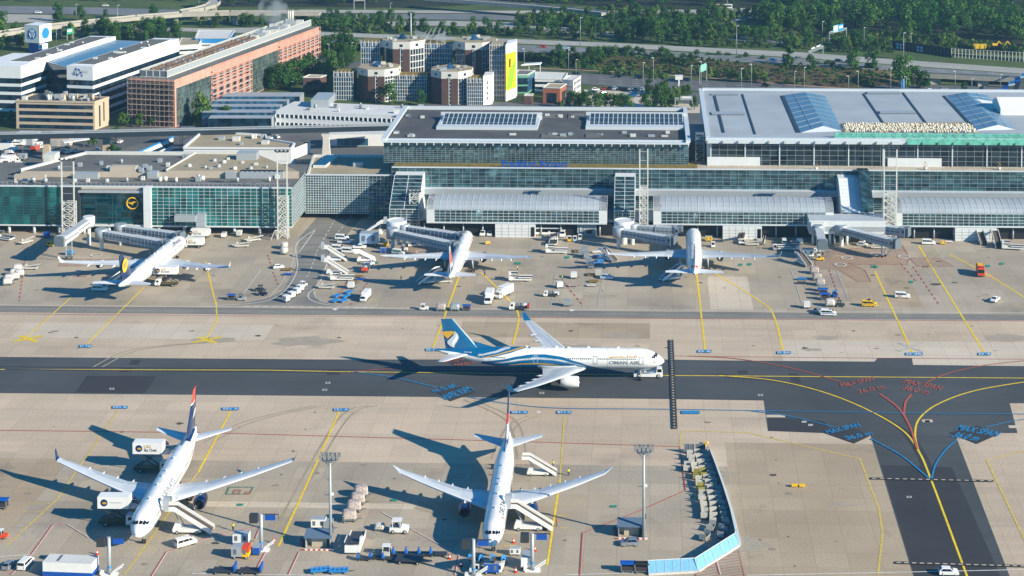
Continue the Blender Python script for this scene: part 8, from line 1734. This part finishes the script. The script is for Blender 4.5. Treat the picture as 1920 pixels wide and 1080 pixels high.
cb = [o for o in COL.objects if o.get('label') == 'white coach with orange flash on the upper road'][0]; mb = MB(); [mb.poly([(-1, y, .5), (1.5, y, .5), (4.5, y, 3.0), (2, y, 3.0)], orange) for y in (-1.29, 1.29)]; mb.build('orange_flash', cb)
cpc = [(1117, 170, white, 0), (1133, 168, red_p, 80), (1143, 168, blk_p, 80), (1152, 168, ltblue_p, 80), (1163, 168.5, blk_p, 80), (1171, 169, blk_p, 80), (1182, 169, white, 80), (1192, 170, blue_p, 80), (1204, 170, ltblue_p, 80), (1106, 178, dkblue_p, 5), (1112, 175, dkblue_p, 5), (1132, 177, blk_p, 30), (1121, 186, blk_p, 0), (1131, 185, dkblue_p, 0), (1159, 186, red_p, 80), (1168, 186, blk_p, 80), (1186, 182, blue_p, 5), (1191, 177, dkblue_p, 5), (1189, 179, blue_p, 5), (1151, 184, blk_p, 80), (1235, 173, white, 5), (1207, 181, blk_p, 5), (1215, 178, dkblue_p, 5)]
cn = {id(white): 'white', id(red_p): 'red', id(blk_p): 'black', id(ltblue_p): 'pale blue', id(blue_p): 'bright blue', id(dkblue_p): 'dark blue'}
for x, y, c_, a in cpc: onroad(hatch_c, x, y, a, '%s car parked in the pale gravel car park' % cn[id(c_)], body=c_, group=cn[id(c_)] + ' cars in the car park', scale=1.1)
q = random.Random(15)
for i in range(30):
 px, py = q.uniform(2, 82), q.choice([268, 272, 277, 284, 292, 300, 306, 312, 320]); px = px if py < 285 else q.uniform(2, 45)
 k = q.choice([(box_truck, 'white box truck parked in the left service yard', {}), (gpu, 'grey service container in the left service yard', {'housing': lgrey}), (gpu, 'orange container in the left service yard', {'housing': orange}), (van, 'white van parked in the left service yard', {}), (gpu, 'dark blue container in the left service yard', {'housing': dkblue_p}), (gpu, 'white container in the left service yard', {})])
 onroad(k[0], px, py, q.choice([0, 90, 10, 80]), k[1], group=k[1][:-25] + ' group in the left yard', scale=1.5 if k[0] is gpu else 1., **k[2])
for x, y in ((120, 285), (128, 287), (140, 285), (183, 283), (225, 268), (95, 285), (505, 262), (518, 259)): onroad(hatch_c, x, y, q.uniform(0, 180), 'pale car in the yard under the guideway', group='cars under the guideway', body=white)
# ================= trees
def leafmat(n, c):
 m = bpy.data.materials.new(n); m.use_nodes = True; nt = m.node_tree; nt.nodes.remove(nt.nodes['Principled BSDF']); d = nt.nodes.new('ShaderNodeBsdfDiffuse'); tr = nt.nodes.new('ShaderNodeBsdfTranslucent'); mx = nt.nodes.new('ShaderNodeMixShader'); mx.inputs[0].default_value = .3
 oi = nt.nodes.new('ShaderNodeObjectInfo'); col = mixc(nt, ramp(nt, oi.outputs['Random'], 0, 1), [x * .55 for x in srgb(c)], [x * 1.05 for x in srgb(c)])
 for s in (d, tr): nt.links.new(col, s.inputs['Color'])
 nt.links.new(d.outputs[0], mx.inputs[1]); nt.links.new(tr.outputs[0], mx.inputs[2]); nt.links.new(mx.outputs[0], nt.nodes['Material Output'].inputs['Surface']); return m
leafs = [leafmat('leaf %d' % i, c) for i, c in enumerate(('#37602c', '#466c30', '#5c7f3a', '#2c4f2a', '#708d40', '#4c4836'))]
bark = mat('bark', '#4a3d30', .9, var=.2)
def crown_mesh(mb, q, m2, h, r, z0, n, leaf=.75, conic=0., clumps=9):
 cl = []
 for i in range(clumps):
  k = q.uniform(0, 1); a = q.uniform(0, 6.283); zz = z0 + (h - z0) * (.12 + .8 * k); rr_ = r * (1 - conic * k) * (1 - abs(k - .45) * .8) * q.uniform(.35, .75)
  cl.append((Vector((rr_ * math.cos(a), rr_ * math.sin(a), zz)), r * q.uniform(.34, .55) * (1 - conic * .5 * k)))
 for i in range(n):
  c, cr = q.choice(cl); u, v = q.uniform(-1, 1), q.uniform(0, 6.283); w_ = math.sqrt(1 - u * u); d = Vector((w_ * math.cos(v), w_ * math.sin(v), u)); p = c + d * cr * q.uniform(.6, 1.05)
  s_ = leaf * q.uniform(.6, 1.3); a = (d + Vector((q.uniform(-.35, .35), q.uniform(-.35, .35), q.uniform(-.1, .5)))).normalized(); e1 = a.cross(Vector((q.uniform(-1, 1), q.uniform(-1, 1), .3))).normalized(); e2 = a.cross(e1)
  mb.poly([p + e1 * s_ * .5, p + e2 * s_ * .5, p - e1 * s_ * .5, p - e2 * s_ * .5], m2 if q.random() < .75 else leafs[(leafs.index(m2) + 1) % 5])
def tree_proto(name, seed, m2, h, r, z0, n, conic=0., clumps=9, leaf=.75):
 q = random.Random(seed); t = thing(name, 'tree', 'tree' if name != 'shrub' else 'shrub'); mb = MB(); mb.keep = True; crown_mesh(mb, q, m2, h, r, z0, n, leaf, conic, clumps); mb.build('crown', t)
 mb = MB(); mb.tube((0, 0, -.3), (0, 0, z0 + (h - z0) * .55), .28 * h / 9, .08, 7, bark); [mb.tube((0, 0, z0 * .8 + i * .5), (r * .55 * math.cos(i * 1.7), r * .55 * math.sin(i * 1.7), z0 + 1.5 + i * .7), .12, .04, 5, bark) for i in range(4)]; mb.build('trunk', t); return t
TP = [tree_proto('broadleaf_tree', 1, leafs[0], 9, 3.9, .7, 800, clumps=12), tree_proto('broadleaf_tree', 2, leafs[1], 10, 4.4, .7, 900, clumps=14), tree_proto('broadleaf_tree', 3, leafs[2], 8, 3.5, .6, 700, clumps=11), tree_proto('broadleaf_tree', 4, leafs[3], 11, 4.0, .5, 900, .45, 16), tree_proto('broadleaf_tree', 5, leafs[4], 8.5, 3.3, .8, 600, .3, 10)]
SP = [tree_proto('shrub', 11, leafs[1], 3.2, 2.4, .2, 260, leaf=.6, clumps=7), tree_proto('shrub', 12, leafs[2], 2.6, 2.8, .2, 280, leaf=.6, clumps=7), tree_proto('shrub', 13, leafs[4], 3.6, 2.0, .2, 220, leaf=.6, clumps=6)]
qt = random.Random(42)
def tree(px, py, label, group, kind=None, s=1., z=0., shrub=False):
 p = P(px, py, z); pr = (SP if shrub else TP)[kind if kind is not None else qt.randrange(3 if shrub else 5)]
 o = place(pr, (p.x, p.y, z), qt.uniform(0, 6.28), label, group); k = s * qt.uniform(1., 1.35) * (1.25 if shrub else 1.); o.scale = (k * qt.uniform(.9, 1.1), k, k * qt.uniform(.9, 1.12)); return o
for x, y in ((1037, 124), (1055, 122), (1062, 118), (1075, 120), (1088, 124), (1098, 130), (1108, 122), (1120, 118), (1136, 117), (1150, 119), (1165, 117), (1178, 119), (1195, 118), (1205, 120), (1218, 124), (1228, 122), (1248, 124), (1262, 128), (1280, 130), (1297, 128), (1306, 124), (1048, 116), (1128, 121), (1185, 121), (1240, 122)):
 tree(x, y, 'dark green tree in the belt between motorway and airport road', 'belt trees', qt.choice([0, 1, 3]), .8)
for x, y, s in ((1310, 118, .6), (1330, 117, .7), (1348, 117, .7), (1365, 117, .7), (1385, 122, .8), (1400, 120, .7), (1415, 122, .6), (1432, 124, .8), (1452, 126, .7), (1535, 134, .8), (1550, 134, .9), (1562, 138, .7), (1572, 140, .8)): tree(x, y, 'low bushy tree along the near motorway edge', 'trees on the motorway edge', qt.choice([0, 1, 2]), s * .8, .6)
for x, y, s, l in ((1480, 131, 1.05, 'dark conical tree on the motorway edge left of the gantry'), (1522, 136, .85, 'small dark round tree just right of the gantry post'), (1601, 138, 1.15, 'large round dark tree, left of two on the dry bank'), (1633, 137, 1.15, 'large round dark tree, right of two on the dry bank'), (1692, 166, 1.3, 'large tree beside the blue tank at the bridge'), (1731, 165, .85, 'slender young tree before the bridge opening'), (1713, 161, .9, 'dark tree at the bridge abutment'), (1808, 170, .5, 'tiny pale tree before the right bridge pier')): tree(x, y, l, None, 3 if '1480' in str(x) else qt.choice([0, 1]), s, 0 if y > 150 else 2)
for x, y, s in ((1310, 143, .6), (1330, 146, .7), (1345, 150, .6), (1370, 152, .8), (1385, 154, .6), (1400, 153, .9), (1433, 156, .85), (1415, 154, .6), (1610, 160, .6), (1632, 163, .7)): tree(x, y, 'young green tree on the dry bank slope', 'trees on the dry bank', qt.choice([2, 4]), s)
for x, y, s in ((1068, 202, .9), (1080, 204, 1.), (1092, 200, 1.), (1100, 206, .9), (1122, 207, 1.), (1135, 204, .9), (1150, 206, 1.), (1165, 206, .9), (1178, 207, .8), (1052, 206, .7), (1212, 207, 1.), (1225, 204, .9), (1238, 204, 1.), (1250, 202, .9), (1268, 196, 1.), (1280, 188, .9), (1290, 182, .8), (1260, 204, .9), (1302, 205, .8)): tree(x, y, 'bright green tree along the gravel yard behind the terminal', 'trees along the gravel yard', qt.choice([1, 2, 4]), s * .85)
for x, y, s in ((1217, 176, 1.), (1243, 176, .95)): tree(x, y, 'dark round tree, %s of two at the car park edge' % ('left' if x < 1230 else 'right'), None, 3, s * .8)
for x, y, s, k in ((505, 168, .9, 0), (517, 168, 1.1, 1), (530, 166, 1.2, 0), (543, 164, 1.1, 1), (555, 160, 1.2, 0), (568, 156, 1.2, 0), (580, 150, 1.2, 3), (588, 142, 1.1, 0), (597, 152, 1.2, 4), (612, 158, 1.3, 4), (620, 140, 1., 1), (632, 128, 1., 0), (645, 130, 1.1, 1), (652, 124, 1., 0), (610, 108, .9, 0), (622, 106, .9, 3), (636, 104, 1.1, 1), (650, 104, 1.2, 0), (660, 100, 1., 2), (608, 90, .8, 2), (660, 116, .8, 1)): tree(x, y, 'leafy tree between the salmon block and the hotel', 'trees by the hotel', k, s)
tree(379, 233, 'tall loose tree against the glazed bay of the salmon block', None, 4, 1.5); tree(423, 232, 'bright tree in front of the glass pavilion', None, 2, .9)
for x, y in ((228, 236), (235, 236), (262, 237), (284, 237), (306, 237)): tree(x, y, 'small street tree at the foot of the scaffolded front', 'street trees at the scaffold', 2, .65)
for x, y in ((222, 293), (214, 294), (206, 294)): tree(x, y, 'dark shrub on the workshop roof edge', 'shrubs at the workshop', 0, .45, 2)
for x, y in ((175, 275), (217, 262), (3, 233), (20, 233)): tree(x, y, 'small tree by the left service yard', 'yard trees', 2, .6)
tree(730, 195, 'green tree in the corner of the hotel front tower', None, 1, .9); tree(790, 197, 'dark tree before the hotel glass link', None, 0, .8); tree(132, 73, 'pale yellowish tree beside the green map board', None, 4, 1.2); tree(286, 46, 'round tree at the flyover abutment', None, 0, 1.); tree(108, 40, 'dark tree left of the flyover mast', None, 0, 1.); tree(150, 38, 'lower dark tree right of the flyover mast', None, 1, .8); tree(198, 31, 'small round tree behind the flyover', None, 0, .6)
for i in range(26): tree(qt.uniform(158, 335), qt.uniform(64, 78), 'dark tree in the grove behind the striped offices', 'grove behind the offices', qt.choice([0, 3, 1]), .9)
for i in range(14): tree(qt.uniform(-10, 48), qt.uniform(52, 92), 'olive tree at the far left edge', 'trees at the far left', qt.choice([2, 4, 1]), .9)
for i in range(16): tree(qt.uniform(340, 600), qt.uniform(40, 52), 'low tree under the flyover', 'trees under the flyover', qt.choice([0, 1]), .6)
def belt_(n, x0, x1, yf, label, group, s, shrub=False, kinds=None, sp=4.):
 for i in range(n):
  x = x0 + (x1 - x0) * (i + qt.uniform(.1, .9)) / n; a, b = yf(x); tree(x, qt.uniform(a, b), label, group, qt.choice(kinds) if kinds else None, s * qt.uniform(.8, 1.2), 0, shrub)
lin = lambda *pts: (lambda x: (lerp1([(p[0], p[1]) for p in pts], x), lerp1([(p[0], p[2]) for p in pts], x)))
def lerp1(pts, x):
 for (a, b), (c, d) in zip(pts, pts[1:]):
  if x <= c: return b + (d - b) * max(0, (x - a)) / (c - a)
 return pts[-1][1]
belt_(15, 600, 1010, lin((600, 52, 60), (800, 52, 62), (1010, 62, 70)), 'round tree in the row above the motorway left of centre', 'row above the motorway left', .75, kinds=[0, 1, 3])
belt_(14, 600, 740, lin((600, 36, 42), (760, 38, 48)), 'bushy tree between the upper road and slip road', 'bushes by the slip road', .55, kinds=[0, 1, 2])
belt_(44, 1010, 1330, lin((1010, 44, 72), (1150, 48, 80), (1330, 52, 86)), 'dense tree in the thicket right of the overpass', 'thicket right of the overpass', 1.0, kinds=[0, 1, 2, 3])
belt_(16, 970, 1090, lin((970, 40, 50), (1090, 44, 52)), 'feathery tree behind the slip road', 'feathery trees at the slip road', .9, kinds=[2, 4])
belt_(44, 1120, 1480, lin((1120, 27, 34), (1300, 29, 46), (1380, 30, 40), (1480, 26, 44)), 'low tree between upper road and thicket', 'low trees below the upper road', .75, kinds=[0, 1, 2, 4])
belt_(34, 1330, 1660, lin((1330, 60, 76), (1450, 60, 88), (1550, 60, 96), (1660, 84, 104)), 'leafy tree between loop road and motorway', 'trees by the loop road', .8, kinds=[1, 2, 4, 0])
belt_(26, 1430, 1500, lin((1430, 44, 62), (1500, 40, 64)), 'broad bright tree at the wood edge', 'wood edge trees', 1.2, kinds=[2, 1])
for a in ((40, 1270, 1680, lin((1270, 82, 86), (1500, 86, 92), (1680, 96, 104)), 'low shrub along the upper motorway verge', 'verge shrubs', .6), (50, 1560, 1800, lin((1560, 66, 88), (1800, 72, 96)), 'light green shrub before the big wood', 'shrubs before the wood', 1.1), (40, 975, 1660, lin((975, 108, 114), (1100, 124, 132), (1300, 132, 142), (1480, 132, 158), (1660, 142, 165)), 'low shrub on the dry bank', 'shrubs on the dry bank', .7), (30, 600, 980, lin((600, 48, 62), (980, 60, 68)), 'dark shrub along the motorway left', 'shrubs along the motorway left', .9), (14, 1120, 1250, lin((1120, 136, 138), (1250, 146, 148)), 'clipped shrub at the airport road island', 'road island shrubs', .6), (16, 1800, 1930, lin((1800, 88, 92), (1930, 98, 104)), 'green shrub behind the bare frame', 'shrubs behind the frame', .9)):
 belt_(*a[:6], a[6], True)
def wood(name, spots, seed, leaf=1.3, n=150):
 q = random.Random(seed); mb = MB(); mb.keep = True
 for px, py, k, m2, z in spots:
  p = P(px, py, z); t2 = MB(); crown_mesh(t2, q, m2, 11 * k, 4.4 * k, 1.5, n, leaf, .15, 8); o = len(mb.v); mb.v += [(v[0] + p.x, v[1] + p.y, v[2] + z) for v in t2.v]; mb.f += [[i + o for i in f_] for f_ in t2.f]; mb.m += [mb.mi(t2.mats[i]) for i in t2.m]; mb.sm += t2.sm
 o = mb.build(name); o['kind'] = 'stuff'; return o
qw = random.Random(5); sp = []
edge = lambda x: lerp1([(1470, 34), (1520, 62), (1600, 60), (1680, 70), (1760, 78), (1830, 84), (1900, 96), (1960, 104)], x)
for i in range(300):
 x = qw.uniform(1480, 1980); y = qw.uniform(-34, edge(x) - 3); k = qw.uniform(1.1, 1.9); m2 = qw.choice([leafs[0], leafs[1], leafs[0], leafs[3], leafs[2]] if y > 18 or x > 1700 else [leafs[5], leafs[3], leafs[0], leafs[5]]); sp.append((x, y, k, m2, 0))
wood('woodland', sp, 3, 1.25, 330)
sp = []
for i in range(330):
 x = qw.uniform(395, 1500); y = qw.uniform(-30, 14 if x > 620 else 16)
 if 780 < x < 1150 and y > -2 + (x - 800) * .065: continue
 if x < 640 and y > 12: continue
 sp.append((x, y, qw.uniform(.8, 1.2), qw.choice([leafs[0], leafs[3], leafs[1], leafs[0]]), 0))
for i in range(80): sp.append((qw.uniform(-40, 400), qw.uniform(-30, 3), qw.uniform(.7, 1.), qw.choice([leafs[1], leafs[0], leafs[2]]), 0))
wood('far_woodland', sp, 4, 1.4, 120)
sp = []
bed = lambda x: (lerp1([(975, 102), (1300, 116), (1480, 126), (1700, 139)], x), lerp1([(975, 112), (1100, 124), (1300, 142), (1480, 162), (1600, 168), (1700, 150)], x))
for i in range(420):
 x = qw.uniform(975, 1690); a, b = bed(x); u = qw.random() ** 1.7; sp.append((x, a + (b - a) * u, qw.uniform(.1, .3), qw.choice([leafs[0], leafs[1], leafs[2], leafs[5], leafs[5]]), ZH * (1 - u) - .2))
wood('bank_scrub', sp, 8, .8, 34); sp = []
for i in range(900):
 x = qw.uniform(560, 1700); y = qw.uniform(*((36, 58) if x < 760 else (26, 74) if x < 1330 else (28, 92) if x < 1560 else (66, 100)))
 if y > lerp1([(560, 56), (960, 70), (1320, 86), (1500, 96), (1700, 110)], x) or (690 < x < 1150 and 22 < y < 57) or (x > 1350 and y < 44): continue
 sp.append((x, y, qw.uniform(.15, .42), qw.choice(leafs[:5]), 0))
wood('verge_scrub', sp, 9, .9, 34)
mb = MB(); mb.poly([P(*q, -.1) for q in ((1440, 20), (1500, 60), (1700, 76), (1960, 104), (1990, -40), (380, -40), (395, 12), (760, 14), (1000, 4), (1160, 15))], forest_floor_m); struct(mb, 'forest_floor')
# ================================================================== camera, sun, sky
cam = bpy.data.objects.new('camera', bpy.data.cameras.new('camera')); COL.objects.link(cam)
cam.location = (0, 0, CH); cam.rotation_euler = (R(90) - TH, 0, AL)
cam.data.sensor_width = 36.; cam.data.sensor_fit = 'HORIZONTAL'; cam.data.lens = 36. * F / 1920
cam.data.shift_x = (960 - PX) / 1920; cam.data.shift_y = -(540 - PY) / 1920
cam.data.clip_start = 1.; cam.data.clip_end = 20000.
SC.camera = cam
EL, AZ = R(25.), Vector((-1, .53)).normalized()
sd = Vector((AZ.x * math.cos(EL), AZ.y * math.cos(EL), -math.sin(EL)))
sun = bpy.data.objects.new('sun', bpy.data.lights.new('sun', 'SUN')); COL.objects.link(sun)
sun.rotation_euler = sd.to_track_quat('-Z', 'Y').to_euler(); sun.data.energy = 5.; sun.data.angle = R(.5); sun.data.color = (1., .9, .72)
sun.location = (200, -100, 300)
w = bpy.data.worlds.new('World'); SC.world = w; w.use_nodes = True
nt = w.node_tree; bg = nt.nodes['Background']; sky = nt.nodes.new('ShaderNodeTexSky')
sky.sky_type = 'NISHITA'; sky.sun_disc = False; sky.sun_elevation = EL; sky.sun_rotation = math.atan2(-AZ.x, -AZ.y)
sky.air_density = 1.3; sky.dust_density = .2; sky.ozone_density = 3.
tint = nt.nodes.new('ShaderNodeMix'); tint.data_type = 'RGBA'; tint.blend_type = 'MULTIPLY'; tint.inputs[0].default_value = 1.; tint.inputs[7].default_value = (.12, .78, 1.3, 1)
nt.links.new(sky.outputs['Color'], tint.inputs[6]); nt.links.new(tint.outputs[2], bg.inputs['Color']); bg.inputs['Strength'].default_value = .068
hz = MB(); hz.box(-700, 700, -60, 1480, -1.5, CH + 6, white); hz = hz.build('haze'); hz['kind'] = 'stuff'; hz.data.materials.clear()
hm = bpy.data.materials.new('thin air'); hm.use_nodes = True; nt = hm.node_tree; nt.nodes.remove(nt.nodes['Principled BSDF']); vp = nt.nodes.new('ShaderNodeVolumePrincipled')
vp.inputs['Color'].default_value = (.35, .68, .95, 1); vp.inputs['Density'].default_value = .00009; vp.inputs['Anisotropy'].default_value = .2
nt.links.new(vp.outputs[0], nt.nodes['Material Output'].inputs['Volume']); hz.data.materials.append(hm)
SC.view_settings.view_transform = 'Standard'; SC.view_settings.look = 'None'; SC.view_settings.exposure = .72; SC.view_settings.gamma = 1.
SC.render.engine = 'CYCLES'; SC.cycles.max_bounces = 5; SC.cycles.diffuse_bounces = 2; SC.cycles.glossy_bounces = 3; SC.cycles.use_denoising = True
SC.cycles.sample_clamp_indirect = 4.
